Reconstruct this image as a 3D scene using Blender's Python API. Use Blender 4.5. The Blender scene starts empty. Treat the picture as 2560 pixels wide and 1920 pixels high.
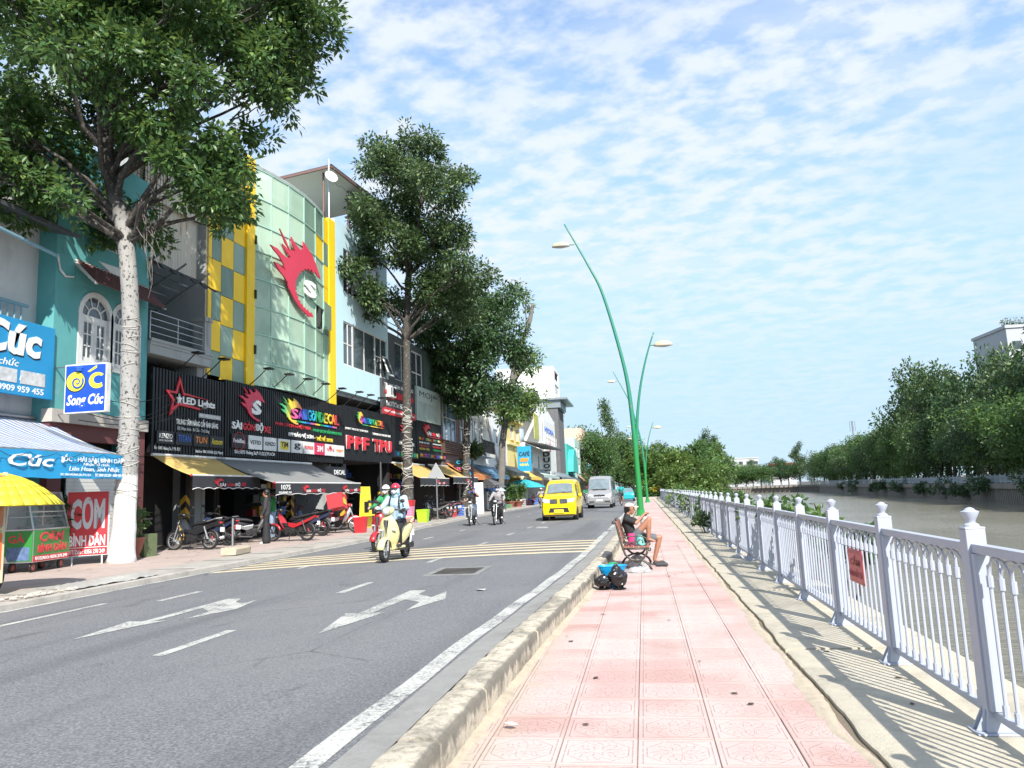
import bpy, bmesh, math, random
import numpy as np
from mathutils import Vector, Matrix, Euler, noise as mnoise
from math import sin, cos, pi, radians, atan2, sqrt, hypot

scene = bpy.context.scene
COL = scene.collection
rnd = random.Random(7)

# ------------------------------------------------------------------ camera
CAM_H, YAW, PITCH, ROLL = 1.62, radians(9.296), radians(8.082), 0.041
fw = Vector((-sin(YAW)*cos(PITCH), cos(YAW)*cos(PITCH), sin(PITCH)))
rt0 = Vector((cos(YAW), sin(YAW), 0))
up0 = rt0.cross(fw)
rt = rt0*cos(ROLL) - up0*sin(ROLL)
up = rt0*sin(ROLL) + up0*cos(ROLL)
cd = bpy.data.cameras.new('camera')
cam = bpy.data.objects.new('camera', cd)
COL.objects.link(cam)
cam.matrix_world = Matrix(((rt.x, up.x, -fw.x, 0), (rt.y, up.y, -fw.y, 0), (rt.z, up.z, -fw.z, CAM_H), (0, 0, 0, 1)))
cd.sensor_width = 36; cd.lens = 27.05; cd.clip_start = .05; cd.clip_end = 9000
scene.camera = cam

# ------------------------------------------------------------------ sun, sky, exposure
SUN_EL = radians(40)
SUN_H = Vector((.43, -.90, 0)).normalized()
world = bpy.data.worlds.new('World'); scene.world = world; world.use_nodes = True
nt = world.node_tree; nt.nodes.clear()
def wn(t, **kw):
    n = nt.nodes.new(t)
    for k, v in kw.items(): setattr(n, k, v)
    return n
def wl(a, b): nt.links.new(a, b)
def wmath(op, a, b=None, c=None):
    n = wn('ShaderNodeMath', operation=op)
    for i, x in enumerate((a, b, c)):
        if x is None: continue
        if isinstance(x, (int, float)): n.inputs[i].default_value = x
        else: wl(x, n.inputs[i])
    return n.outputs[0]
sky = wn('ShaderNodeTexSky', sky_type='NISHITA', sun_disc=False)
sky.sun_elevation = SUN_EL; sky.sun_rotation = atan2(SUN_H.x, SUN_H.y)
sky.altitude = 0; sky.air_density = 1.0; sky.dust_density = .3; sky.ozone_density = 2.4
tc = wn('ShaderNodeTexCoord')
sep = wn('ShaderNodeSeparateXYZ'); wl(tc.outputs['Generated'], sep.inputs[0])
zc = wmath('MAXIMUM', sep.outputs[2], 0.0)
den = wmath('ADD', zc, .12)
px = wmath('DIVIDE', sep.outputs[0], den); py = wmath('DIVIDE', sep.outputs[1], den)
cmb = wn('ShaderNodeCombineXYZ'); wl(px, cmb.inputs[0]); wl(py, cmb.inputs[1])
def wnoise(scale, detail, rough, dist, off, sx=1., sy=1., rot=0.):
    mp = wn('ShaderNodeMapping'); wl(cmb.outputs[0], mp.inputs[0])
    mp.inputs['Location'].default_value = off; mp.inputs['Scale'].default_value = (sx, sy, 1); mp.inputs['Rotation'].default_value = (0, 0, rot)
    n = wn('ShaderNodeTexNoise'); wl(mp.outputs[0], n.inputs['Vector'])
    n.inputs['Scale'].default_value = scale; n.inputs['Detail'].default_value = detail
    n.inputs['Roughness'].default_value = rough; n.inputs['Distortion'].default_value = dist
    return n.outputs['Fac']
def wramp(x, a, b):
    n = wn('ShaderNodeMapRange', interpolation_type='SMOOTHSTEP'); wl(x, n.inputs['Value'])
    n.inputs['From Min'].default_value = a; n.inputs['From Max'].default_value = b
    return n.outputs['Result']
big = wramp(wnoise(.8, 3, .5, .3, (3.1, 1.7, 0), 1, 1.3, .5), .30, .58)
puff = wramp(wnoise(9.5, 5, .55, .05, (1.3, .4, 2.), 1, 1.2, .6), .30, .66)
wisp = wramp(wnoise(1.5, 6, .58, .5, (7.3, 2.4, 0), .85, 2.0, -.35), .38, .78)
cov = wmath('MAXIMUM', wmath('MULTIPLY', puff, wmath('ADD', wmath('MULTIPLY', big, .55), .40)), wmath('MULTIPLY', wisp, .72))
veil = wmath('MULTIPLY', wramp(sep.outputs[2], .72, .05), .95)
vm = wn('ShaderNodeMixRGB'); wl(veil, vm.inputs[0]); wl(sky.outputs[0], vm.inputs[1]); vm.inputs[2].default_value = (1.66, 2.38, 2.98, 1)
fac = wmath('MINIMUM', wmath('MULTIPLY', cov, wmath('ADD', wmath('MULTIPLY', wramp(sep.outputs[2], .02, .34), .80), .20)), .92)
mix = wn('ShaderNodeMixRGB'); wl(fac, mix.inputs[0]); wl(vm.outputs[0], mix.inputs[1])
mix.inputs[2].default_value = (2.75, 2.98, 3.2, 1)
bg = wn('ShaderNodeBackground'); wl(mix.outputs[0], bg.inputs[0]); bg.inputs[1].default_value = .15
wo = wn('ShaderNodeOutputWorld'); wl(bg.outputs[0], wo.inputs[0])

sd = bpy.data.lights.new('sun', 'SUN'); sd.energy = 3.6; sd.angle = radians(.53); sd.color = (1, .955, .88)
so = bpy.data.objects.new('sun', sd); COL.objects.link(so)
sdir = Vector((SUN_H.x*cos(SUN_EL), SUN_H.y*cos(SUN_EL), sin(SUN_EL)))
so.rotation_euler = sdir.to_track_quat('Z', 'Y').to_euler(); so.location = (20, -30, 40)

vs = scene.view_settings
vs.view_transform = 'Standard'; vs.look = 'None'; vs.exposure = 1.12; vs.gamma = 1.0; vs.use_curve_mapping = False
scene.cycles.max_bounces = 6; scene.cycles.transparent_max_bounces = 12
scene.cycles.diffuse_bounces = 3; scene.cycles.glossy_bounces = 3; scene.cycles.transmission_bounces = 4
scene.cycles.caustics_reflective = False; scene.cycles.caustics_refractive = False

# ------------------------------------------------------------------ mesh builder
class MB:
    def __init__(s): s.v = []; s.f = []; s.m = []; s.mi = 0; s.T = None
    def add(s, vs_, fs):
        n = len(s.v)
        if s.T is not None: vs_ = [tuple(s.T @ Vector(p)) for p in vs_]
        s.v.extend(tuple(p) for p in vs_)
        for f in fs: s.f.append([i+n for i in f]); s.m.append(s.mi)
        return s
    def mat(s, i): s.mi = i; return s
    def box(s, x0, x1, y0, y1, z0, z1):
        return s.add([(x0,y0,z0),(x1,y0,z0),(x1,y1,z0),(x0,y1,z0),(x0,y0,z1),(x1,y0,z1),(x1,y1,z1),(x0,y1,z1)],
                     [(0,3,2,1),(4,5,6,7),(0,1,5,4),(1,2,6,5),(2,3,7,6),(3,0,4,7)])
    def bar(s, a, b, w, h=None, upv=(0,0,1)):
        a = Vector(a); b = Vector(b); h = w if h is None else h
        d = (b-a).normalized(); u = Vector(upv)
        if abs(d.dot(u)) > .98: u = Vector((0,1,0)) if abs(d.y) < .9 else Vector((1,0,0))
        sx = d.cross(u).normalized()*w/2; sz = sx.cross(d).normalized()*h/2
        P = [a-sx-sz, a+sx-sz, a+sx+sz, a-sx+sz, b-sx-sz, b+sx-sz, b+sx+sz, b-sx+sz]
        return s.add(P, [(0,1,2,3),(7,6,5,4),(0,4,5,1),(1,5,6,2),(2,6,7,3),(3,7,4,0)])
    def tube(s, pts, r, n=8, caps=True, sq=1.0):
        pts = [Vector(p) for p in pts]; m = len(pts)
        rs = [r]*m if isinstance(r, (int, float)) else list(r)
        V = []; u = None
        for i, p in enumerate(pts):
            d = (pts[min(i+1, m-1)]-pts[max(i-1, 0)])
            d = d.normalized() if d.length > 1e-9 else Vector((0,0,1))
            if u is None:
                u = Vector((0,0,1)) if abs(d.z) < .9 else Vector((1,0,0))
            u = (u-d*u.dot(d))
            u = u.normalized() if u.length > 1e-6 else d.orthogonal().normalized()
            w = d.cross(u)
            for k in range(n):
                a = 2*pi*k/n; V.append(p+(u*cos(a)+w*sin(a)*sq)*rs[i])
        F = []
        for i in range(m-1):
            for k in range(n):
                k2 = (k+1) % n; F.append((i*n+k, i*n+k2, (i+1)*n+k2, (i+1)*n+k))
        if caps: F.append(tuple(range(n-1, -1, -1))); F.append(tuple((m-1)*n+k for k in range(n)))
        return s.add(V, F)
    def lathe(s, prof, n=16, c=(0,0,0), axis='z', caps=True):
        V = []; c = Vector(c)
        for r, h in prof:
            for k in range(n):
                a = 2*pi*k/n; q = (r*cos(a), r*sin(a), h)
                if axis == 'x': q = (q[2], q[0], q[1])
                elif axis == 'y': q = (q[1], q[2], q[0])
                V.append(c+Vector(q))
        F = []; m = len(prof)
        for i in range(m-1):
            for k in range(n):
                k2 = (k+1) % n; F.append((i*n+k, i*n+k2, (i+1)*n+k2, (i+1)*n+k))
        if caps: F.append(tuple(range(n-1, -1, -1))); F.append(tuple((m-1)*n+k for k in range(n)))
        return s.add(V, F)
    def torus(s, c, R, r, axis='x', n=24, k=8, sq=1.0):
        V = []; c = Vector(c)
        for i in range(n):
            a = 2*pi*i/n
            for j in range(k):
                b = 2*pi*j/k; rr = R+r*cos(b); h = r*sin(b)*sq
                q = {'x': (h, rr*cos(a), rr*sin(a)), 'y': (rr*cos(a), h, rr*sin(a)), 'z': (rr*cos(a), rr*sin(a), h)}[axis]
                V.append(c+Vector(q))
        F = [(i*k+j, ((i+1)%n)*k+j, ((i+1)%n)*k+(j+1)%k, i*k+(j+1)%k) for i in range(n) for j in range(k)]
        return s.add(V, F)
    def prism(s, poly, d0, d1, axis='x'):
        n = len(poly)
        def P(a, b, d): return {'x': (d, a, b), 'y': (a, d, b), 'z': (a, b, d)}[axis]
        V = [P(a, b, d0) for a, b in poly]+[P(a, b, d1) for a, b in poly]
        F = [tuple(range(n)), tuple(range(2*n-1, n-1, -1))]
        F += [(i, n+i, n+(i+1) % n, (i+1) % n) for i in range(n)]
        return s.add(V, F)
    def ell(s, c, r, nu=12, nv=8):
        if isinstance(r, (int, float)): r = (r, r, r)
        V = [(c[0], c[1], c[2]-r[2])]; F = []
        for j in range(1, nv):
            b = -pi/2+pi*j/nv
            for i in range(nu):
                a = 2*pi*i/nu; V.append((c[0]+r[0]*cos(b)*cos(a), c[1]+r[1]*cos(b)*sin(a), c[2]+r[2]*sin(b)))
        V.append((c[0], c[1], c[2]+r[2])); L = len(V)-1
        for i in range(nu): F.append((0, 1+(i+1) % nu, 1+i))
        for j in range(nv-2):
            for i in range(nu):
                a = 1+j*nu+i; b = 1+j*nu+(i+1) % nu; F.append((a, b, b+nu, a+nu))
        for i in range(nu): F.append((L, 1+(nv-2)*nu+i, 1+(nv-2)*nu+(i+1) % nu))
        return s.add(V, F)
    def grid(s, rows, closed=False):
        m = len(rows[0]); V = [p for r_ in rows for p in r_]; F = []
        for i in range(len(rows)-1):
            for j in range(m if closed else m-1):
                j2 = (j+1) % m; F.append((i*m+j, i*m+j2, (i+1)*m+j2, (i+1)*m+j))
        return s.add(V, F)
    def quad(s, a, b, c, d): return s.add([a, b, c, d], [(0, 1, 2, 3)])
    def mesh(s, name, mats, smooth=False):
        me = bpy.data.meshes.new(name); me.from_pydata(s.v, [], s.f)
        if not isinstance(mats, (list, tuple)): mats = [mats]
        for m_ in mats: me.materials.append(m_)
        if len(mats) > 1: me.polygons.foreach_set('material_index', s.m)
        if smooth: me.polygons.foreach_set('use_smooth', [True]*len(me.polygons))
        me.update(); return me
    def build(s, name, mats, parent=None, loc=None, rz=None, smooth=False, bev=0, seg=2, sharp=None, fix=True):
        me = s.mesh(name, mats, smooth or sharp is not None)
        if fix:
            b = bmesh.new(); b.from_mesh(me); bmesh.ops.recalc_face_normals(b, faces=b.faces); b.to_mesh(me); b.free()
        if sharp is not None: me.set_sharp_from_angle(angle=radians(sharp))
        return put(name, me, parent, loc, rz, bev, seg)

def put(name, me, parent=None, loc=None, rz=None, bev=0, seg=2):
    o = bpy.data.objects.new(name, me); COL.objects.link(o)
    if parent is not None: o.parent = parent
    if loc is not None: o.location = loc
    if rz is not None:
        o.rotation_euler = (0, 0, rz) if isinstance(rz, (int, float)) else rz
    if bev:
        m = o.modifiers.new('bevel', 'BEVEL'); m.width = bev; m.segments = seg; m.limit_method = 'ANGLE'; m.angle_limit = radians(40)
        m.harden_normals = False
    return o

def tag(o, label=None, cat=None, group=None, kind=None):
    if label: o['label'] = label
    if cat: o['category'] = cat
    if group: o['group'] = group
    if kind: o['kind'] = kind
    return o
def thing(name, label, cat, loc=(0,0,0), rz=0, group=None):
    o = bpy.data.objects.new(name, None); COL.objects.link(o); o.empty_display_size = .2
    o.location = loc; o.rotation_euler = (0,0,rz) if isinstance(rz, (int, float)) else rz
    return tag(o, label, cat, group)
def struct(o): o['kind'] = 'structure'; return o
def kids(o): return [c for c in o.children]
def dup(o, loc=None, rz=None, label=None, parent=None, scale=None, matmap=None):
    c = o.copy(); COL.objects.link(c)
    if parent is not None: c.parent = parent
    if loc is not None: c.location = loc
    if rz is not None: c.rotation_euler = (0,0,rz) if isinstance(rz, (int, float)) else rz
    if scale is not None: c.scale = scale if not isinstance(scale, (int, float)) else (scale,)*3
    if label: c['label'] = label
    if matmap and c.type == 'MESH':
        hit = [i for i, m_ in enumerate(c.data.materials) if m_ and m_.name in matmap]
        for i in hit:
            nm = matmap[c.data.materials[i].name]
            c.material_slots[i].link = 'OBJECT'; c.material_slots[i].material = nm
    for ch in kids(o): dup(ch, parent=c, matmap=matmap)
    return c

# ------------------------------------------------------------------ materials
MATS = {}
class NT:
    def __init__(s, name):
        s.m = bpy.data.materials.new(name); s.m.use_nodes = True; s.t = s.m.node_tree
        s.b = s.t.nodes['Principled BSDF']; s.o = s.t.nodes['Material Output']
    def n(s, t, **kw):
        x = s.t.nodes.new(t)
        for k, v in kw.items(): setattr(x, k, v)
        return x
    def l(s, a, b): s.t.links.new(a, b)
    def math(s, op, *a, clamp=False):
        x = s.n('ShaderNodeMath', operation=op); x.use_clamp = clamp
        for i, q in enumerate(a):
            if isinstance(q, (int, float)): x.inputs[i].default_value = q
            else: s.l(q, x.inputs[i])
        return x.outputs[0]
    def coord(s, kind='Object'):
        if kind == 'World': return s.n('ShaderNodeNewGeometry').outputs['Position']
        return s.n('ShaderNodeTexCoord').outputs[kind]
    def map(s, v, scale=(1,1,1), loc=(0,0,0), rot=(0,0,0)):
        x = s.n('ShaderNodeMapping'); s.l(v, x.inputs[0]); x.inputs['Scale'].default_value = scale
        x.inputs['Location'].default_value = loc; x.inputs['Rotation'].default_value = rot; return x.outputs[0]
    def noise(s, v, scale, detail=3, rough=.55, dist=0.):
        x = s.n('ShaderNodeTexNoise'); s.l(v, x.inputs['Vector']); x.inputs['Scale'].default_value = scale
        x.inputs['Detail'].default_value = detail; x.inputs['Roughness'].default_value = rough; x.inputs['Distortion'].default_value = dist
        return x.outputs['Fac']
    def vor(s, v, scale, feature='F1', out='Distance'):
        x = s.n('ShaderNodeTexVoronoi', feature=feature); s.l(v, x.inputs['Vector']); x.inputs['Scale'].default_value = scale
        return x.outputs[out]
    def ramp(s, x, a, b, c=0., d=1.):
        n = s.n('ShaderNodeMapRange', interpolation_type='SMOOTHSTEP'); s.l(x, n.inputs['Value'])
        for k, v in (('From Min', a), ('From Max', b), ('To Min', c), ('To Max', d)): n.inputs[k].default_value = v
        return n.outputs['Result']
    def mix(s, f, a, b):
        n = s.n('ShaderNodeMixRGB')
        for i, q in enumerate((f, a, b)):
            if isinstance(q, (int, float)): n.inputs[i].default_value = q
            elif isinstance(q, tuple): n.inputs[i].default_value = (*q[:3], 1)
            else: s.l(q, n.inputs[i])
        return n.outputs[0]
    def bump(s, h, strength=.3, dist=.01, normal=None):
        n = s.n('ShaderNodeBump'); s.l(h, n.inputs['Height']); n.inputs['Strength'].default_value = strength; n.inputs['Distance'].default_value = dist
        if normal is not None: s.l(normal, n.inputs['Normal'])
        return n.outputs[0]
    def col(s, c): 
        if isinstance(c, tuple): s.b.inputs['Base Color'].default_value = (*c[:3], 1)
        else: s.l(c, s.b.inputs['Base Color'])
        return s
    def set(s, **kw):
        for k, v in kw.items():
            k = k.replace('_', ' ')
            if isinstance(v, (int, float, tuple)): s.b.inputs[k].default_value = v
            else: s.l(v, s.b.inputs[k])
        return s

def mul(c, k): return tuple(min(1., max(0., x*k)) for x in c[:3])
def mat(name, col, rough=.55, metal=0., var=.14, vs_=2.5, bump=0., bs=40., spec=.5, coat=0., emit=0., alpha=None, dirt=0., dcol=(.10,.09,.075), coords='Object', trans=0.):
    """one painted / moulded surface: slight tone variation, optional grime with its own shape, optional fine relief"""
    if name in MATS: return MATS[name]
    t = NT(name); v = t.coord(coords)
    c = t.mix(t.noise(v, vs_, 4, .6), mul(col, 1-var), mul(col, 1+var))
    if dirt:
        d = t.noise(t.map(v, (1, 1, .35)), vs_*1.7, 6, .65, .6)
        c = t.mix(t.math('MULTIPLY', t.ramp(d, .5, .75), dirt), c, dcol)
    t.col(c); t.set(Roughness=rough, Metallic=metal, Specular_IOR_Level=spec, Coat_Weight=coat)
    if bump: t.l(t.bump(t.noise(v, bs, 4, .6), bump, .01), t.b.inputs['Normal'])
    if emit: t.set(Emission_Color=(*col[:3], 1.), Emission_Strength=float(emit))
    if trans: t.set(Transmission_Weight=float(trans))
    if alpha is not None: t.set(Alpha=float(alpha))
    MATS[name] = t.m; return t.m
# ------------------------------------------------------------------ special ground materials
def m_asphalt():
    t = NT('asphalt'); v = t.coord('World')
    fine = t.noise(v, 46, 4, .85); grit = t.vor(v, 48)
    patch = t.noise(v, .35, 4, .6); track = t.noise(t.map(v, (1.1, .06, 1)), 1.0, 3, .5)
    c = t.mix(t.ramp(fine, .3, .75), (.075, .077, .083), (.27, .273, .282))
    c = t.mix(t.math('MULTIPLY', t.ramp(grit, .20, .04), .75), c, (.38, .38, .385))
    c = t.mix(t.math('MULTIPLY', t.ramp(patch, .42, .68), .35), c, (.215, .212, .205))
    c = t.mix(t.math('MULTIPLY', t.ramp(track, .50, .68), .42), c, (.080, .081, .086))
    oil = t.noise(t.map(v, (1, .35, 1)), 1.7, 6, .7, .8)
    c = t.mix(t.math('MULTIPLY', t.ramp(oil, .60, .72), .5), c, (.055, .055, .058))
    crk = t.vor(t.map(v, (1, .6, 1)), .42, 'DISTANCE_TO_EDGE')
    c = t.mix(t.math('MULTIPLY', t.ramp(t.math('ADD', crk, t.math('MULTIPLY', t.noise(v, 5, 4, .7), .02)), .016, .011), t.math('MULTIPLY', t.ramp(patch, .50, .62), .55)), c, (.05, .05, .052))
    t.col(c); t.set(Roughness=.82, Specular_IOR_Level=.35)
    t.l(t.bump(t.math('ADD', fine, t.math('MULTIPLY', grit, -.8)), .5, .006), t.b.inputs['Normal'])
    return t.m
def m_paint(name, col, wear=.45):
    t = NT(name); v = t.coord('World')
    w = t.noise(v, 26, 6, .75, .3); big = t.noise(v, 2.2, 3, .6)
    f = t.ramp(t.math('ADD', w, t.math('MULTIPLY', big, .45)), .56+.28*(1-wear), .80+.25*(1-wear))
    c = t.mix(t.noise(v, 5, 3), mul(col, .88), col)
    t.col(t.mix(f, c, (.13, .13, .135))); t.set(Roughness=.7)
    t.l(t.bump(t.noise(v, 140, 2, .7), .35, .004), t.b.inputs['Normal'])
    return t.m
def m_concrete(name, base=(.40, .375, .33), dark=(.13, .12, .105), streak=False, amt=.6, sc=1.0):
    t = NT(name); v = t.coord('World')
    c = t.mix(t.noise(v, 6*sc, 6, .65), mul(base, .74), mul(base, 1.18))
    spk = t.noise(v, 60*sc, 4, .75)
    c = t.mix(t.math('MULTIPLY', t.ramp(spk, .52, .72), .45), c, dark)
    st = t.noise(v, 1.3*sc, 7, .68, .7)
    c = t.mix(t.math('MULTIPLY', t.ramp(st, .48, .66), amt), c, dark)
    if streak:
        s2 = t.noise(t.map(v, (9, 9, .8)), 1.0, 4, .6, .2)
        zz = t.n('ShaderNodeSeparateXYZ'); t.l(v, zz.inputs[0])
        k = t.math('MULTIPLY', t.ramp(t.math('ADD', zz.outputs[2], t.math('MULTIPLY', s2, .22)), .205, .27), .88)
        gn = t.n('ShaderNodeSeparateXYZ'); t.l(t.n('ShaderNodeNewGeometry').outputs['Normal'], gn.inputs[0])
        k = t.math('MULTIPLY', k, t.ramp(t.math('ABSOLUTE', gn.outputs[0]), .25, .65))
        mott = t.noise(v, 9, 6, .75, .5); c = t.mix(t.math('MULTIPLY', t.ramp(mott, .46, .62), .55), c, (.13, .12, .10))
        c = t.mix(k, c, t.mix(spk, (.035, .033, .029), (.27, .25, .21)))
    t.col(c); t.set(Roughness=.9, Specular_IOR_Level=.25)
    t.l(t.bump(t.math('ADD', spk, t.noise(v, 14*sc, 5, .7)), .55, .012), t.b.inputs['Normal'])
    return t.m
TS, TX0 = .487, -.14          # tile module and the world X of one joint
def m_tile():
    t = NT('pink_paving'); P = t.coord('World')
    q = t.n('ShaderNodeSeparateXYZ'); t.l(P, q.inputs[0])
    X = t.math('DIVIDE', t.math('SUBTRACT', q.outputs[0], TX0), TS); Y = t.math('DIVIDE', q.outputs[1], TS)
    x = t.math('SUBTRACT', t.math('FRACT', X), .5); y = t.math('SUBTRACT', t.math('FRACT', Y), .5)
    ax = t.math('ABSOLUTE', x); ay = t.math('ABSOLUTE', y)
    sq = t.math('MAXIMUM', ax, ay); oc = t.math('MAXIMUM', sq, t.math('MULTIPLY', t.math('ADD', ax, ay), .70))
    r = t.math('SQRT', t.math('ADD', t.math('MULTIPLY', x, x), t.math('MULTIPLY', y, y)))
    th = t.math('ARCTAN2', y, x)
    def line(d, w): return t.ramp(t.math('ABSOLUTE', d), w, w*.35)
    L = [line(t.math('SUBTRACT', sq, .435), .012), line(t.math('SUBTRACT', oc, .385), .011)]
    inside = t.ramp(oc, .375, .36)
    f1 = line(t.math('SUBTRACT', r, t.math('ADD', .235, t.math('MULTIPLY', t.math('COSINE', t.math('MULTIPLY', th, 8.)), .075))), .013)
    f2 = line(t.math('SUBTRACT', r, t.math('ADD', .105, t.math('MULTIPLY', t.math('COSINE', t.math('ADD', t.math('MULTIPLY', th, 8.), 3.1)), .035))), .012)
    sw = t.math('SINE', t.math('ADD', t.math('MULTIPLY', th, 8.), t.math('MULTIPLY', t.math('SINE', t.math('MULTIPLY', r, 30.)), .9)))
    f3 = t.math('MULTIPLY', line(sw, .20), t.math('MULTIPLY', t.ramp(r, .13, .16), t.ramp(r, .37, .33)))
    L.append(t.math('MULTIPLY', t.math('MAXIMUM', t.math('MAXIMUM', f1, f2), f3), inside))
    g = t.math('MAXIMUM', t.math('MAXIMUM', L[0], L[1]), L[2])
    brk = t.ramp(t.noise(P, 22, 4, .7), .34, .56); g = t.math('MULTIPLY', g, brk)
    joint = t.ramp(sq, .482, .494)
    cell = t.n('ShaderNodeTexWhiteNoise', noise_dimensions='2D'); cc = t.n('ShaderNodeCombineXYZ')
    t.l(t.math('FLOOR', X), cc.inputs[0]); t.l(t.math('FLOOR', Y), cc.inputs[1]); t.l(cc.outputs[0], cell.inputs['Vector'])
    c = t.mix(cell.outputs['Value'], (.46, .285, .255), (.56, .42, .39))
    worn = t.noise(P, .8, 5, .6, .4)
    c = t.mix(t.math('MULTIPLY', t.ramp(worn, .38, .64), .70), c, (.55, .465, .43))
    sp = t.noise(P, 48, 4, .85)
    c = t.mix(t.math('MULTIPLY', t.ramp(sp, .54, .70), .55), c, (.30, .23, .20))
    c = t.mix(t.math('MULTIPLY', t.ramp(t.noise(P, 150, 2, .8), .60, .75), .45), c, (.58, .51, .48))
    sand = t.ramp(t.math('ADD', t.math('MULTIPLY', q.outputs[0], -.9), t.math('MULTIPLY', t.noise(P, 3., 5, .65), .55)), 1.02, 1.42)
    c = t.mix(t.math('MULTIPLY', sand, .75), c, (.42, .36, .28))
    c = t.mix(t.math('MULTIPLY', g, .40), c, (.30, .20, .175))
    c = t.mix(t.math('MULTIPLY', joint, .45), c, (.27, .19, .16))
    t.col(c); t.set(Roughness=.88, Specular_IOR_Level=.25)
    h = t.math('ADD', t.math('MULTIPLY', g, -1.), t.math('MULTIPLY', sp, .22))
    t.l(t.bump(h, .6, .010), t.b.inputs['Normal'])
    return t.m
def m_water():
    t = NT('canal_water'); v = t.coord('World')
    w1 = t.noise(t.map(v, (.40, 1.3, 1), rot=(0, 0, .10)), 1.0, 5, .6, .4)
    w2 = t.noise(t.map(v, (1, 2.6, 1), rot=(0, 0, -.1)), 3.6, 3, .6, .2)
    big = t.noise(t.map(v, (1, .5, 1)), .05, 3, .6)
    t.col(t.mix(t.ramp(big, .4, .62), (.21, .195, .15), (.27, .255, .21)))
    t.set(Roughness=.12, IOR=1.33, Specular_IOR_Level=.5)
    t.l(t.bump(t.math('ADD', w1, t.math('MULTIPLY', w2, .35)), .8, .16), t.b.inputs['Normal'])
    return t.m
ASPH = m_asphalt(); PAINT = m_paint('road_paint', (.52, .52, .48), .66); PAINT_Y = m_paint('amber_road_paint', (.50, .32, .10), .35); PAINT_C = m_paint('cream_road_paint', (.66, .60, .46), .3)
CONC = m_concrete('path_concrete', (.54, .49, .39), (.22, .20, .165), amt=.35); CONC_L = m_concrete('pavement_concrete', (.42, .39, .35), (.17, .155, .14), amt=.4)
KERB = m_concrete('kerb_concrete', (.56, .50, .40), (.15, .14, .12), streak=True, amt=.6)
TILE = m_tile(); WATER = m_water()
DIRT = m_concrete('dark_earth', (.055, .048, .04), (.015, .013, .012), sc=3, amt=.7)
SAND = m_concrete('sandy_mortar', (.50, .43, .33), (.24, .20, .16), sc=2, amt=.35)
WALLD = m_concrete('embankment_concrete', (.17, .155, .14), (.05, .047, .043), sc=.35, amt=.7)
SOIL = m_concrete('ground_soil', (.20, .17, .12), (.09, .08, .06), sc=.1)

ROADZ, PAVZ, KTOP = .19, .31, .225
def lerp(tab, y):
    if y <= tab[0][0]: return tab[0][1]
    for (a, va), (b, vb) in zip(tab, tab[1:]):
        if y <= b: return va+(vb-va)*(y-a)/(b-a)
    return tab[-1][1]
LK = [(-20, -9.5), (26, -9.5), (34, -10.15), (47, -10.8), (60, -11.0), (110, -11.1), (330, -11.1)]      # left kerb line X(Y)
RK = [(-20, -1.30), (4, -1.27), (6.4, -1.23), (8, -1.18), (10.5, -1.06), (13.5, -.92), (18, -.79), (27, -.70), (50, -.55), (107, -.2), (330, .4)]   # right kerb inner face X(Y)
def lk(y): return lerp(LK, y)
def rk(y): return lerp(RK, y)
YS = [-20, -8, 0, 4, 6, 8, 10, 12, 14, 17, 20, 23, 26, 28, 30, 32, 34, 38, 42, 47, 53, 60, 70, 85, 110, 150, 200, 260, 330]

# base terrain: one sheet to the horizon, cut out for the canal
b = MB()
nb = [(2.75, -60), (2.75, 62), (4, 80), (8, 108), (12, 150), (15, 220), (10, 300), (-40, 380), (-300, 520), (-700, 640)]
fb = [(53, -60), (58, 90), (62.5, 141), (70, 225), (79, 330), (84, 395), (80, 425), (60, 445), (20, 455), (-100, 520), (-280, 620), (-680, 760)]
b.add([(x, y, -.02) for x, y in nb]+[(-4000, 640, -.02), (-4000, -60, -.02)], [tuple(range(len(nb)+2))])
b.add([(x, y, -.25) for x, y in fb]+[(-4000, 900, -.25), (-4000, 7000, -.25), (5000, 7000, -.25), (5000, -60, -.25)], [tuple(range(len(fb)+4))])
struct(b.build('ground', SOIL))
b = MB(); b.quad((-700, -60, -3.6), (140, -60, -3.6), (140, 800, -3.6), (-700, 800, -3.6)); struct(b.build('canal_water', WATER, fix=False))
# embankment walls under both banks
b = MB()
for L, z1 in ((nb, -.05), (fb, -.3)):
    for (x0, y0), (x1, y1) in zip(L, L[1:]): b.quad((x0, y0, -4.4), (x1, y1, -4.4), (x1, y1, z1), (x0, y0, z1))
struct(b.build('embankment', WALLD))

# road
b = MB()
for y0, y1 in zip(YS, YS[1:]): b.quad((lk(y0), y0, ROADZ), (rk(y0)-.2, y0, ROADZ), (rk(y1)-.2, y1, ROADZ), (lk(y1), y1, ROADZ))
b.quad((-11.1, 330, ROADZ), (.2, 330, ROADZ), (-30, 420, ROADZ), (-42, 420, ROADZ))
road = struct(b.build('road', ASPH))
def sheet(name, polys, m_, z, parent=road):
    b = MB()
    for p in polys: b.add([(x, y, z) for x, y in p], [tuple(range(len(p)))])
    return b.build(name, m_, parent)
MZ = ROADZ+.004
def dash(x, y, l, w=.13): return [(x-w/2, y), (x+w/2, y), (x+w/2, y+l), (x-w/2, y+l)]
def wob(p, a=.012): return [(x+rnd.uniform(-a, a), y+rnd.uniform(-a, a)) for x, y in p]
for y in (7.1, 11.7, 16.7, 21.8, 26.7, 31.4, 36, 41, 46, 51, 56, 61, 66, 76, 86): sheet('lane_dash', [wob(dash(-4.76+rnd.uniform(-.02, .02), y, 1.4))], PAINT, MZ)
for y in (11.15, 16.0, 25.9, 31, 36, 41.5, 47, 52, 57): sheet('lane_dash', [wob(dash(-7.5-max(0, y-30)*.012, y, 1.15))], PAINT, MZ)
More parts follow.
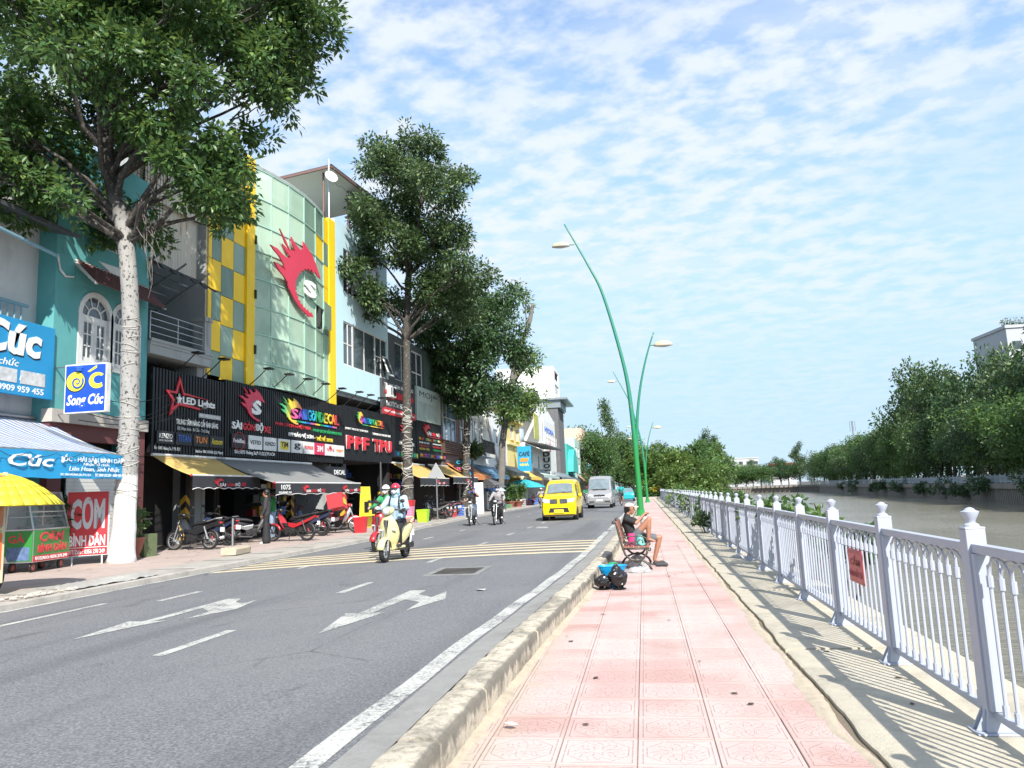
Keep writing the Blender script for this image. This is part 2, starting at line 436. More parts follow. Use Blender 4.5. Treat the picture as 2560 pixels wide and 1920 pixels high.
sheet('lane_dash', [dash(-8.3, 8.6, 2.4, .12)], PAINT, MZ)
sheet('cross_dash', [[(-4.37, 31.2), (-3.87, 30.9), (-3.98, 32.1), (-4.49, 32.4)]], PAINT, MZ)
b = MB()
yy = np.arange(-6, 27.5, .5)
for y0, y1 in zip(yy, yy[1:]):
    f = lambda y: rk(y)-.26-.28-max(0, .06*(6-y)/6)+.012*sin(y*2.3)
    b.quad((f(y0)-.17, y0, MZ), (f(y0), y0, MZ), (f(y1), y1, MZ), (f(y1)-.17, y1, MZ))
for y0, y1 in ((28, 48), (48, 80), (80, 130)):
    b.quad((rk(y0)-.68, y0, MZ), (rk(y0)-.52, y0, MZ), (rk(y1)-.52, y1, MZ), (rk(y1)-.68, y1, MZ))
b.build('edge_line', PAINT, road)
b = MB()
for y0, y1 in zip(YS, YS[1:]):
    if y1 > 110: break
    b.quad((lk(y0)+.03, y0, MZ), (lk(y0)+.15, y0, MZ), (lk(y1)+.15, y1, MZ), (lk(y1)+.03, y1, MZ))
b.build('edge_line', PAINT, road)
# double-headed lane arrows (ahead towards the camera, turn on the far side)
A1 = [(-6.43, 7.98), (-6.62, 9.23), (-6.40, 9.20), (-6.40, 11.25), (-6.18, 11.25), (-6.05, 10.85), (-5.86, 10.72), (-5.82, 11.08), (-5.64, 10.15), (-5.90, 9.35), (-5.93, 9.95), (-6.24, 10.30), (-6.25, 9.20), (-6.10, 9.26), (-6.24, 8.86)]
sheet('lane_arrow', [A1], PAINT, MZ+.001)
A2 = [(-3.59, 8.20), (-3.84, 9.62), (-3.66, 9.58), (-3.66, 11.82), (-3.40, 11.80), (-3.40, 11.36), (-3.09, 10.98), (-3.03, 11.60), (-2.84, 10.80), (-3.09, 9.75), (-3.13, 10.52), (-3.43, 10.78), (-3.48, 9.62), (-3.32, 9.64)]
sheet('lane_arrow', [A2], PAINT, MZ+.001)
# rumble stripes running across the carriageway (amber edge, cream body), slightly curved as laid
def rum(k, dy0, dy1):
    P = []; Q = []
    for i in range(15):
        x = -9.25+i*(7.9/14); t = (x+9.25)/7.9
        near = 15.6+ (18.55-15.6)*(1-(1-t)**1.9); far = 18.6+(22.45-18.6)*(1-(1-t)**1.9)
        y = near+(far-near)*k
        P.append((x, y+dy0)); Q.append((x, y+dy1))
    return [[P[i], P[i+1], Q[i+1], Q[i]] for i in range(14)]
for k in (0, .25, .5, .75, 1.):
    sheet('rumble_stripe', rum(k, -.17, .16), PAINT_C, MZ+.002)
    sheet('rumble_stripe_edge', rum(k, .165, .30), PAINT_Y, MZ+.002)
# manhole: concrete frame, iron lid with ring
mh = thing('manhole', 'rectangular iron manhole cover with concrete frame set in the road', 'manhole', (-3.58, 14.68, ROADZ), .02)
IRON = mat('cast_iron', (.07, .065, .06), .7, .3, .3, 14, .6, 60)
b = MB()
for (x0, x1, y0, y1) in ((-.52, .52, -.74, -.58), (-.52, .52, .58, .74), (-.52, -.40, -.58, .58), (.40, .52, -.58, .58)): b.box(x0, x1, y0, y1, .001, .008)
b.build('frame', m_concrete('manhole_frame', (.26, .255, .25), (.12, .12, .115), amt=.5, sc=2), mh)
b = MB(); b.box(-.395, .395, -.575, .575, .001, .006)
lid = b.build('lid', IRON, mh)
b = MB(); b.torus((0, 0, .007), .34, .012, 'z', 32, 6)
for i in range(-6, 7):
    for j in range(-6, 7):
        if hypot(i, j) < 6.0: b.box(i*.05-.016, i*.05+.016, j*.05-.016, j*.05+.016, .006, .010)
b.build('tread_pattern', IRON, lid)

# right kerb: separate stones near the camera, one run beyond
kerb = struct(MB().box(-.3, -.28, 330, 331, .05, .2).build('kerb', KERB))
def kerb_stone(y0, y1, seed):
    n = max(3, int((y1-y0)/.12)); prof = [(-.27, .10), (-.265, .205), (-.22, .222), (-.12, .228), (-.03, .222), (0, .195), (.002, .10), (.0, -.02)]
    rows = []
    for i in range(n+1):
        y = y0+.014+(y1-y0-.028)*i/n; base = rk(y); e = min(i, n-i)
        rows.append([(base+x+.011*mnoise.noise((x*9+seed, y*5, z*9)), y, z+(0 if z < .15 else .020*mnoise.noise((x*6, y*3.4, seed))+.010*mnoise.noise((x*20, y*16, seed))-(.010 if e == 0 and z > .19 else 0)-(.02*max(0, mnoise.noise((seed*3.1, y*6, 5.)))*(1 if x > -.06 else 0)))) for x, z in prof])
    b = MB(); b.grid(rows)
    b.add(rows[0], [tuple(range(len(prof)))]); b.add(rows[-1], [tuple(range(len(prof)-1, -1, -1))])
    return b.build('kerb_stone', KERB, kerb, sharp=50)
y = 1.0; i = 0
while y < 34:
    l = 1.12+.12*rnd.random(); kerb_stone(y, y+l, i*1.7); y += l; i += 1
b = MB()
prof = [(-.27, .10), (-.26, .215), (-.01, .222), (.0, -.02)]
b.grid([[(rk(q)+x, q, z) for x, z in prof] for q in [y]+[v for v in YS if v > y]])
b.build('kerb_run', KERB, kerb)
b = MB(); b.grid([[(rk(q)-.27-.24, q, ROADZ+.002), (rk(q)-.26, q, ROADZ+.020)] for q in list(np.arange(-4, 40, 1.))+[50, 80, 130, 330]])
b.build('gutter', m_concrete('gutter_concrete', (.29, .285, .27), (.15, .145, .135), amt=.4), kerb)

# paved walk: separate tiles as far as they can be told apart, one sheet beyond
bed = struct(MB().box(-1.6, 1.13, -6, 130, -.08, -.010).build('walkway', m_concrete('tile_bedding', (.34, .24, .20), (.20, .14, .115), sc=2)))
def tile_mesh(w, name='tile'):
    b = MB(); h = TS/2-.0018; x1 = -h+w; e = .004
    b.add([(-h, -h, -.03), (x1, -h, -.03), (x1, h, -.03), (-h, h, -.03), (-h, -h, -e), (x1, -h, -e), (x1, h, -e), (-h, h, -e), (-h+e, -h+e, 0), (x1-e, -h+e, 0), (x1-e, h-e, 0), (-h+e, h-e, 0)],
          [(0,1,5,4),(1,2,6,5),(2,3,7,6),(3,0,4,7),(4,5,9,8),(5,6,10,9),(6,7,11,10),(7,4,8,11),(8,9,10,11)])
    return b.mesh(name, TILE)
tm = tile_mesh(TS-.0036); tm2 = tile_mesh(.37)
for r in range(7, 46):
    y = (r+.5)*TS
    for c in range(-3, 3):
        x = TX0+(c+.5)*TS
        if x+TS/2 < rk(y)-.02: continue
        o = put('tile', tm2 if c == 2 else tm, bed, (x, y, rnd.uniform(-.003, .003)))
        o.rotation_euler = (rnd.uniform(-.006, .006), rnd.uniform(-.006, .006), rnd.uniform(-.003, .003))
b = MB(); yr = 46*TS
for y0, y1 in ((-6, 7*TS), (yr, 40), (40, 70), (70, 128)): b.quad((rk(y0)-.05, y0, 0), (1.22, y0, 0), (1.22, y1, 0), (rk(y1)-.05, y1, 0))
b.build('paving_sheet', TILE, bed)
# sand and mortar drifted along the kerb foot and along the cracked joint
b = MB(); rows = []
for y in np.arange(3, 40, .11):
    w = .07+.10*max(0, mnoise.noise((y*.9, 3, 1)))+.05*mnoise.noise((y*4, 1, 7))+.02*mnoise.noise((y*13, 1, 7))
    rows.append([(rk(y)-.02, y, .030), (rk(y)+max(.02, w*.5), y, .012), (rk(y)+max(.03, w), y, -.003)])
b.grid(rows); b.build('sand_drift', SAND, bed, smooth=True)
def crack(y): return 1.262+.028*mnoise.noise((y*.55, 0, 3))+.022*mnoise.noise((y*2.3, 1, 3))+.010*mnoise.noise((y*9, 2, 3))
b = MB(); rows = []
for y in np.arange(3, 40, .07):
    w = .10+.06*mnoise.noise((y*.7, 5, 1))+.04*mnoise.noise((y*3, 1, 2))+.02*mnoise.noise((y*11, 1, 2))
    g_ = .026+.09*max(0, mnoise.noise((y*.8, 9, 9)))+.03*max(0, mnoise.noise((y*5, 9, 2)))
    e = crack(y)-g_
    rows.append([(e-max(.02, w), y, -.002), (e-max(.02, w)*.5, y, .007), (e, y, .003+.008*mnoise.noise((y*7, 3, 3))), (e+.004, y, -.05)])
b.grid(rows); b.build('mortar_strip', SAND, bed, smooth=True)

# concrete apron under the fence: slabs with open joints
apron = struct(MB().box(1.131, 2.74, -6, 140, -.30, -.065).build('apron_footing', DIRT))
def slab(y0, y1):
    rows = []
    for y in np.arange(y0+.012, y1-.011, .09 if y0 < 40 else 1.5):
        k = .004*mnoise.noise((y, 2, 2))
        rows.append([(crack(y)+.012, y, -.06), (crack(y)+.010, y, .006), (crack(y)+.035, y, .018+k), (1.9, y, .02+k), (2.4, y, .02), (2.72, y, .012), (2.74, y, -.3)])
    b = MB(); b.grid(rows); b.add(rows[0], [tuple(range(7))]); b.add(rows[-1], [tuple(range(7))])
    b.build('concrete_slab', CONC, apron, sharp=50)
ys = [1.0, 4.05, 8.1, 12.4, 16.6, 21, 25.4, 30, 34.5, 39, 60, 90, 138]
for a, c in zip(ys, ys[1:]): slab(a, c)

# left pavement with its own kerb, concrete edge band and worn pink paving behind
b = MB()
def PL(y, d): return lk(y)-d
rows = [[(PL(y, -.0), y, ROADZ-.02), (PL(y, .015), y, PAVZ-.035), (PL(y, .05), y, PAVZ-.015), (PL(y, 1.15), y, PAVZ), ] for y in YS]
b.grid(rows); pave = struct(b.build('pavement', CONC_L))
LPINK = m_concrete('worn_pink_paving', (.46, .37, .33), (.27, .225, .20), amt=.5, sc=.8)
b = MB(); b.grid([[(PL(y, 1.15), y, PAVZ+.001), (-17.4, y, PAVZ+.03)] for y in YS]); b.build('paving_sheet', LPINK, pave)
JT = mat('dark_joint', (.09, .08, .07), .9)
y = -3.
while y < 60:
    b = MB(); b.box(PL(y, 1.12), PL(y, .06), y-.008, y+.008, PAVZ-.004, PAVZ+.0015); b.build('joint', JT, pave); y += 2.05
# broken plastic sheet and rubble spread over the pavement edge by the first tree
PLAST = mat('dusty_plastic', (.44, .43, .40), .35, 0, .22, 9, .5, 18)
b = MB(); rows = []
for i in range(22):
    u = i/21; row = []
    for j in range(12):
        v_ = j/11; x = -9.58-.95*v_*(1-.35*u); y = 11.9+2.4*u+.25*v_
        z = PAVZ+.004+.035*(1+mnoise.noise((x*3, y*3, 2)))*sin(pi*u)**.5*sin(pi*v_)**.5+.030*mnoise.noise((x*9, y*9, 1))+.012*mnoise.noise((x*23, y*23, 1))
        row.append((x+.05*mnoise.noise((u*5, v_*5, 3)), y+.07*mnoise.noise((u*5, v_*5, 8)), z))
    rows.append(row)
b.grid(rows); tag(b.build('plastic_sheet', PLAST, smooth=True), 'dusty crumpled plastic sheet lying on the pavement edge before the white trunk', 'plastic sheet')
rub = MB()
for i in range(70):
    x = -9.62-abs(rnd.gauss(0, .22)); y = 11.35+rnd.gauss(0, .42); r = rnd.uniform(.012, .045)
    rub.ell((x, y, PAVZ+r*.35), (r, r*rnd.uniform(.6, 1.2), r*.6), 6, 4)
tag(rub.build('rubble', m_concrete('rubble_stone', (.52, .48, .42), (.2, .18, .15), sc=3)), 'small heap of stone chips on the pavement edge', 'rubble', kind='stuff')
# ------------------------------------------------------------------ riverside fence
def m_fence():
    t = NT('fence_paint'); v = t.coord('World')
    c = t.mix(t.noise(v, 3, 4), (.35, .38, .45), (.44, .47, .54))
    c = t.mix(t.math('MULTIPLY', t.ramp(t.noise(v, 9, 6, .7), .58, .78), .35), c, (.42, .42, .42))
    c = t.mix(t.math('MULTIPLY', t.ramp(t.noise(t.map(v, (8, 8, 1)), 3, 5, .7), .66, .8), .5), c, (.34, .25, .17))
    t.col(c); t.set(Roughness=.42); return t.m
FP = m_fence(); BOLT = mat('fence_bolt', (.10, .09, .08), .5, .8)
def fenx(y): return 2.08+.006*min(max(y-5.5, -3), 36)
fence = thing('riverside_fence', 'long white painted steel fence with balusters along the canal walk', 'fence', (0, 0, 0))
def post_mesh(lo):
    b = MB(); z0 = .02
    b.box(-.06, .06, -.055, .055, .10, 1.27)                      # shaft
    b.box(-.062, .062, -.057, .057, 1.27, 1.285)
    b.add([(-.075,-.07,z0+.012),(.075,-.07,z0+.012),(.075,.07,z0+.012),(-.075,.07,z0+.012),(-.058,-.053,.16),(.058,-.053,.16),(.058,.053,.16),(-.058,.053,.16)],[(0,3,2,1),(4,5,6,7),(0,1,5,4),(1,2,6,5),(2,3,7,6),(3,0,4,7)])
    b.box(-.14, .13, -.10, .10, z0, z0+.012)                      # base plate
    if not lo:
        for sy in (-.03, .03): b.prism([(-.13, z0+.012), (-.06, z0+.012), (-.06, .17)], sy-.005, sy+.005, 'y')
    return b
def finial_mesh(n):
    b = MB(); b.lathe([(.05, 1.285), (.045, 1.30), (.026, 1.312), (.028, 1.325), (.032, 1.332), (.054, 1.378), (.054, 1.383), (.042, 1.387), (.034, 1.391), (.026, 1.401), (.013, 1.408), (.003, 1.410)], n)
    return b
NS = 11; SP = 1.95
def panel_mesh(lo):
    L = SP-.112; b = MB()
    b.box(-.035, .035, 0, L, 1.125, 1.18); b.box(-.022, .022, 0, L, .115, .16)
    for y0 in (0, L-.05): b.box(-.045, .045, y0+.0015, y0+.0485, .165, 1.12)          # bolted stiles
    st = (L-.10)/NS
    for i in range(NS-1 if not lo else 0):
        a = .05+st*(i+.5); c = a+st*2 if i < NS-2 else a+st
        m = (a+c)/2; h = (c-a)/2
        b.tube([(.006*(1 if i % 2 else -1), m-h*cos(pi*k/6), 1.0+.112*sin(pi*k/6)) for k in range(7)], .008, 5, False)
    if lo: b.box(-.006, .006, .05, L-.05, 1.0, 1.012)
    return b
def bal_mesh(n):
    b = MB(); b.tube([(0, 0, .16), (0, 0, 1.06)], .0115, n, False); b.tube([(0, 0, .16), (0, 0, .225)], .021, n); b.tube([(0, 0, .925), (0, 0, .995)], .021, n); return b
pm, pml = post_mesh(0).mesh('post', FP), post_mesh(1).mesh('post', FP)
fm, fml = finial_mesh(20).mesh('finial', FP, True), finial_mesh(8).mesh('finial', FP, True)
nm, nml = panel_mesh(0).mesh('panel', FP), panel_mesh(1).mesh('panel', FP)
bm_ = bal_mesh(8).mesh('baluster', FP, True)
for m__ in (bm_, fm, fml): m__.set_sharp_from_angle(angle=radians(38))
bb = MB(); 
for z in (.30,): bb.tube([(.0, -.062, z), (.0, -.085, z)], .010, 8); bb.tube([(0, -.072, z), (0, -.078, z)], .017, 8)
boltm = bb.mesh('bolt', BOLT)
farb = MB(); y = 5.5-2*SP; k = 0
while y < 150:
    x = fenx(y); x1 = fenx(y+SP); near = y < 45
    p = put('post', pm if near else pml, fence, (x, y, 0), bev=.006 if y < 20 else 0)
    put('finial', fm if near else fml, p)
    if y < 30: put('bolt', boltm, p); put('bolt', boltm, p, (0, 0, .7))
    pn = put('panel', nm if near else nml, fence, (x, y+.056, 0), -atan2(x1-x, SP))
    L = SP-.112; st = (L-.10)/NS
    for i in range(NS):
        yy_ = .05+st*(i+.5)
        if k < 26: put('baluster', bm_, pn, (0, yy_, 0))
        else:
            q = y+.056+yy_; farb.box(x-.011, x+.011, q-.011, q+.011, .16, 1.06)
    y += SP; k += 1
o = farb.build('baluster_row', FP, fence, fix=False); o['kind'] = 'stuff'
# red notice wired to the fence
RED = mat('faded_red_sheet', (.52, .13, .13), .5, 0, .1, 4, .15, 30); GREYP = mat('grey_back', (.6, .6, .6), .5)
nb_ = thing('notice_plate', 'faded red notice wired to the white riverside fence', 'notice', (2.035, 8.30, .60), .0)
b = MB(); rows = []
for i in range(9):
    rows.append([(-.004+.006*mnoise.noise((i*.4, j*.5, 1)), -.27+.54*i/8, .33*j/6) for j in range(7)])
b.grid(rows); pl = b.build('plate', RED, nb_, smooth=True)
sm = pl.modifiers.new('t', 'SOLIDIFY'); sm.thickness = .006
NOTICE = pl
# ------------------------------------------------------------------ trees
def m_leaf(name, dark, lite, tint=(.16, .20, .03), tr=.30):
    t = NT(name); g = t.n('ShaderNodeNewGeometry'); ri = g.outputs['Random Per Island']
    c = t.mix(ri, dark, lite)
    c = t.mix(t.math('MULTIPLY', t.ramp(ri, .86, 1.), .8), c, tint)
    c = t.mix(t.ramp(t.noise(g.outputs['Position'], .9, 2), .35, .7), t.mix(.35, c, mul(dark, .8)), c)
    t.col(c); t.set(Roughness=.42, Specular_IOR_Level=.45)
    tl = t.n('ShaderNodeBsdfTranslucent'); t.l(t.mix(.5, c, tint), tl.inputs[0])
    mx = t.n('ShaderNodeMixShader'); mx.inputs[0].default_value = tr
    t.l(t.b.outputs[0], mx.inputs[1]); t.l(tl.outputs[0], mx.inputs[2]); t.l(mx.outputs[0], t.o.inputs[0])
    return t.m
LEAF = m_leaf('leaf_green', (.030, .085, .026), (.105, .200, .058), (.30, .42, .10))
LEAF2 = m_leaf('leaf_olive', (.032, .072, .030), (.100, .170, .065), (.26, .34, .10), .25)
LEAFD = m_leaf('leaf_dark', (.024, .064, .026), (.075, .145, .052), (.16, .26, .08), .25)
LEAFY = m_leaf('leaf_bright', (.050, .115, .024), (.150, .25, .058), (.34, .40, .10))
def m_bark(name, base, spot, wash=0.):
    t = NT(name); v = t.coord('World')
    c = t.mix(t.noise(t.map(v, (1, 1, .4)), 5, 5, .65), mul(base, .7), mul(base, 1.2))
    c = t.mix(t.math('MULTIPLY', t.ramp(t.noise(t.map(v, (1, 1, .75)), 13, 4, .6, .3), .56, .62), .9), c, spot)
    if wash:
        q = t.n('ShaderNodeSeparateXYZ'); t.l(v, q.inputs[0])
        k = t.ramp(t.math('ADD', q.outputs[2], t.math('MULTIPLY', t.noise(v, 4, 3), .25)), wash+.15, wash)
        k = t.math('MULTIPLY', k, t.ramp(t.noise(v, 22, 5, .75), .72, .60))
        c = t.mix(k, c, (.72, .71, .69))
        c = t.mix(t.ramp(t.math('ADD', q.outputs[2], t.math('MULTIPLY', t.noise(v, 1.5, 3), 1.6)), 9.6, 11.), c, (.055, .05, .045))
    t.col(c); t.set(Roughness=.9, Specular_IOR_Level=.2)
    t.l(t.bump(t.noise(t.map(v, (1, 1, .35)), 18, 5, .7), .8, .03), t.b.inputs['Normal'])
    return t.m
BARK_W = m_bark('pale_spotted_bark', (.34, .33, .315), (.045, .042, .04), 2.5)
BARK_D = m_bark('dark_bark', (.075, .068, .06), (.20, .19, .175))
BARK_G = m_bark('grey_bark', (.20, .185, .165), (.07, .065, .06))

def foliage(name, ells, n, lp, ll, lw, cr, m_, parent=None, seed=1, inner=.45, sub=0):
    """leaf-sized faces: clusters spread through each ellipsoid (mostly its outer shell), lp leaves in each rosette"""
    g = np.random.default_rng(seed); E_ = np.array(ells, float)
    if E_.shape[1] == 4: E_ = np.concatenate([E_[:, :3], E_[:, 3:4], E_[:, 3:4]*1.15, E_[:, 3:4]*.85], 1)
    if sub:
        K = len(E_); dd = g.normal(size=(K*sub, 3)); dd /= np.linalg.norm(dd, axis=1)[:, None]
        R_ = np.repeat(E_, sub, 0); C_ = R_[:, :3]+dd*R_[:, 3:6]*(.55+.4*g.random((K*sub, 1)))
        E_ = np.concatenate([C_, R_[:, 3:6]*(.30+.22*g.random((K*sub, 1)))], 1)
    w = (E_[:, 3]*E_[:, 4]+E_[:, 3]*E_[:, 5]+E_[:, 4]*E_[:, 5]); w /= w.sum()
    idx = g.choice(len(E_), n, p=w)
    d = g.normal(size=(n, 3)); d /= np.linalg.norm(d, axis=1)[:, None]
    rad = inner+(1.06-inner)*g.random(n)**.6
    C = E_[idx, :3]+d*E_[idx, 3:6]*rad[:, None]
    N = n*lp
    C = np.repeat(C, lp, 0); D = np.repeat(d, lp, 0)
    o = g.normal(size=(N, 3)); o /= np.linalg.norm(o, axis=1)[:, None]
    axis = o*.9+D*.55+np.array([0, 0, -.18]); axis /= np.linalg.norm(axis, axis=1)[:, None]
    base = C+o*(cr*g.random(N)**.5)[:, None]
    upv = g.normal(size=(N, 3))*.55+np.array([.12, -.25, .95]); side = np.cross(axis, upv); side /= np.linalg.norm(side, axis=1)[:, None]
    nrm = np.cross(side, axis)
    L = ll*(.65+.7*g.random(N))[:, None]; W = lw*(.7+.6*g.random(N))[:, None]
    v = np.empty((N, 4, 3), np.float32)
    v[:, 0] = base; v[:, 2] = base+axis*L-nrm*L*.10
    mid = base+axis*L*.45+nrm*L*.07
    v[:, 1] = mid-side*W*.5; v[:, 3] = mid+side*W*.5
    me = bpy.data.meshes.new(name); me.vertices.add(N*4); me.vertices.foreach_set('co', v.ravel())
    b4 = np.arange(N)*4
    li = np.stack([b4, b4+1, b4+2, b4, b4+2, b4+3], 1).ravel().astype(np.int32)
    me.loops.add(N*6); me.loops.foreach_set('vertex_index', li)
    me.polygons.add(N*2); me.polygons.foreach_set('loop_start', (np.arange(N*2)*3).astype(np.int32))
    me.update(calc_edges=True); me.materials.append(m_)
    if parent is None: return me
    return put(name, me, parent)
def limb(b, p0, p1, r0, r1, sag=.0, n=6, seg=7, sd=0):
    p0 = Vector(p0); p1 = Vector(p1); L = (p1-p0).length; P = []; R = []
    for i in range(n+1):
        t = i/n; q = p0.lerp(p1, t)+Vector((0, 0, -sag*L*sin(pi*t)))
        if 0 < i < n: q += Vector((mnoise.noise((sd, t*3, 1)), mnoise.noise((sd, t*3, 5)), mnoise.noise((sd, t*3, 9))))*L*.07
        P.append(q); R.append(r0+(r1-r0)*t**.8)
    b.tube(P, R, seg, False)
def tree(name, label, trunk, crown, bark, leafm, n, lp, ll, lw, cr, group=None, seed=1, limbs=12, spread=2.2):
    bx_, by_, bz_, br_ = trunk[0]
    root = thing(name, label, 'tree', (bx_, by_, bz_), 0, group)
    rel = lambda p: (p[0]-bx_, p[1]-by_, p[2]-bz_)
    b = MB(); T = [rel(p) for p in trunk]; R = [p[3] for p in trunk]
    PP = []; RR = []
    for i in range(len(T)-1):
        for k in range(4):
            t = k/4; q = Vector(T[i]).lerp(Vector(T[i+1]), t); r = R[i]+(R[i+1]-R[i])*t
            q += Vector((mnoise.noise((i+t, 1, seed)), mnoise.noise((i+t, 4, seed)), 0))*r*.25; PP.append(q); RR.append(r*(1+.06*mnoise.noise((i*3+t*9, 2, seed))))
    PP.append(T[-1]); RR.append(R[-1])
    RR[0] *= 1.16
    b.tube(PP, RR, 14)
    trk = b.build('trunk', bark, root, smooth=True)
    E_ = []; r2 = random.Random(seed)
    for c in crown:
        x, y, z = rel(c); dy = (c[1]-by_)*spread
        E_.append((x, dy, z, c[3])); 
        if c[3] > .9: E_.append((x*.96, dy+r2.choice((-1, 1))*c[3]*1.5, z+r2.uniform(-.2, .3), c[3]*.85))
    b = MB(); zs = [p.z if isinstance(p, Vector) else p[2] for p in PP]
    for k, e in enumerate(E_):
        tgt = Vector(e[:3]); zq = tgt.z-hypot(tgt.x, tgt.y)*.55-.6
        zq = min(max(zq, zs[-1]*.50), zs[-1]*.99)
        j = min(range(len(zs)), key=lambda i: abs(zs[i]-zq)); p0 = Vector(PP[j]); rr = RR[j]
        limb(b, p0, tgt, min(rr*.5, .035+.03*(tgt-p0).length), .02, -.06, 6, 6, k*1.3+seed)
        for q in range(3):
            d = Vector((r2.gauss(0, 1), r2.gauss(0, 1), r2.gauss(0, .8))).normalized()*e[3]*.85
            m_ = p0.lerp(tgt, .7); limb(b, m_, tgt+d, .028, .008, 0, 4, 4, k+q*.37)
    b.build('limb', BARK_D if bark is BARK_W else bark, trk, smooth=True)
    foliage('crown', E_, n, lp, ll, lw, cr, leafm, root, seed, .3, 8)
    return root

T1T = [(-12.87,17.6,.28,.33),(-12.83,17.6,1.0,.285),(-12.81,17.6,1.62,.262),(-12.76,17.6,3.94,.235),(-12.8,17.6,6.35,.215),(-12.97,17.6,8.23,.205),(-13.24,17.6,9.53,.20),(-13.52,17.6,10.46,.185),(-13.73,17.6,11.67,.16),(-13.83,17.6,13.16,.17),(-13.67,17.6,14.78,.13),(-13.4,17.6,17,.08)]
T1C = [(-15.06,17.0,9.75,1.16),(-16.85,18.0,10.73,1.03),(-14.81,18.2,10.05,1.0),(-15.37,17.6,11.34,1.13),(-16.07,17.1,11.46,.85),(-12.92,16.7,8.92,.5),(-10.84,17.2,10.62,1.09),(-10.05,17.4,9.74,.83),(-10.33,18.1,11.36,.8),(-12.25,17.9,11.63,.96),(-10.53,17.8,9.32,.72),(-10.96,17.0,9.56,.76),(-15.91,17.6,13.44,1.09),(-16.57,17.9,15.4,1.2),(-13.99,16.8,13.79,1.23),(-13.11,17.8,14.82,1.41),(-14.73,18.3,13.24,1.17),(-12.26,16.9,12.43,1.05),(-11.75,18.1,13.98,1.25),(-9.71,17.4,14.06,1.17),(-8.83,18.0,14.45,.93),(-9.28,17.6,12.81,.91),(-10.23,17.0,12.09,.89),(-9.19,18.2,13.54,.74),(-8.5,17.6,15.21,1.04),(-10.55,17.9,16.16,1.5),(-12.18,17.2,16.2,1.63),(-15.18,18.1,17.21,1.64),(-16.4,17.6,17.19,1.34),(-11.51,17.6,18.07,1.8),(-14.13,18.0,19.02,1.92),(-12.55,17.6,19.71,1.57)]
tree1 = tree('street_tree', 'tall street tree with whitewashed trunk bound in wire, nearest the camera', T1T, T1C, BARK_W, LEAF, 8000, 11, .19, .105, .20, 'street trees on the left pavement', 3)
WIRE = mat('pale_wire', (.55, .53, .48), .6)
b = MB(); r2 = random.Random(4)
for k in range(34):
    z = r2.uniform(1.9, 6.8); zz = z-.0; x = lerp([(p[2], p[0]) for p in T1T], z)+12.87; r = lerp([(p[2], p[3]) for p in T1T], z)+.012
    a0 = r2.uniform(0, 6.28); tl = r2.uniform(-.12, .12); w = r2.uniform(3.5, 6.3)
    b.tube([(x+r*cos(a0+w*i/14), r*sin(a0+w*i/14), z-.28+tl*sin(w*i/14*.9)) for i in range(15)], .008, 4, False)
b.build('wrapped_wire', WIRE, tree1)
T2T = [(-12.48,40,.28,.34),(-12.41,40,3.46,.26),(-12.36,40,7.22,.22),(-12.3,40,11.08,.19),(-12.03,40,14.75,.16),(-11.83,40,17.69,.12),(-11.63,40,20.41,.07)]
T2C = [(-11.59,40,21.8,.9),(-12.69,39.5,20.59,1.3),(-10.81,40.5,20.81,1.2),(-9.24,40,19.18,.9),(-12.07,40,18.81,1.9),(-9.79,39.4,17.79,1.4),(-14.37,40.3,18.0,1.25),(-14.83,40,17.0,.85),(-10.89,40.4,16.65,1.8),(-13.04,39.5,16.29,1.5),(-11.63,40,14.71,1.4),(-9.87,40.5,15.78,1.15),(-14.17,39.6,15.0,.8),(-13.47,40.3,14.97,.8),(-10.22,40.6,13.96,1.5),(-8.7,39.7,13.31,1.25),(-9.07,40,12.12,1.2),(-14.4,39.4,13.07,1.0),(-13.48,39.8,12.44,1.0),(-14.26,39.7,11.56,.8),(-12.84,40.3,12.38,.8),(-10.6,40.4,12.61,1.2)]
tree2 = tree('street_tree', 'tall dark-trunked street tree standing before the dark shop sign, trunk wound with white string', T2T, T2C, BARK_D, LEAF2, 4300, 10, .22, .115, .30, 'street trees on the left pavement', 5)
b = MB()
for k in range(46):
    z = r2.uniform(.4, 6.4); x = lerp([(p[2], p[0]) for p in T2T], z)+12.48; r = lerp([(p[2], p[3]) for p in T2T], z)+.03
    a0 = r2.uniform(2.5, 4.5); tl = r2.uniform(-.35, .35); w = r2.uniform(1.5, 4.5)
    b.tube([(x+r*cos(a0+w*i/10), r*sin(a0+w*i/10), z-.28+tl*sin(w*i/10*.9)) for i in range(11)], .016, 4, False)
b.build('wrapped_string', WIRE, tree2)
T3T = [(-12.25,52.5,.28,.32),(-12.1,52.5,3,.26),(-11.96,52.5,5.45,.24),(-11.79,52.5,8.7,.21),(-11.67,52.5,12.35,.2),(-11.5,52.5,15.5,.1)]
T3C = [(-11.91,52.5,15.41,1.9),(-9.87,52.5,15.58,1.7),(-13.87,52,13.76,1.9),(-10.97,52.5,12.97,2.2),(-9.02,53,13.93,1.6),(-13.72,52.5,11.82,1.8),(-11.62,52,10.27,2.0),(-9.76,52.8,11.26,1.9),(-13.45,52.5,9.47,1.4),(-10.79,52.5,8.64,1.5),(-12.16,52.5,7.9,1.1),(-9.53,52.9,8.94,1.2),(-8.25,53,12.19,.9),(-15.22,52.5,13.28,1.0),(-8.6,53.1,16.3,.7)]
tree3 = tree('street_tree', 'leafy street tree with low dark crown beyond the dark shop sign', T3T, T3C, BARK_D, LEAFD, 3500, 9, .28, .145, .36, 'street trees on the left pavement', 8)
b = MB()
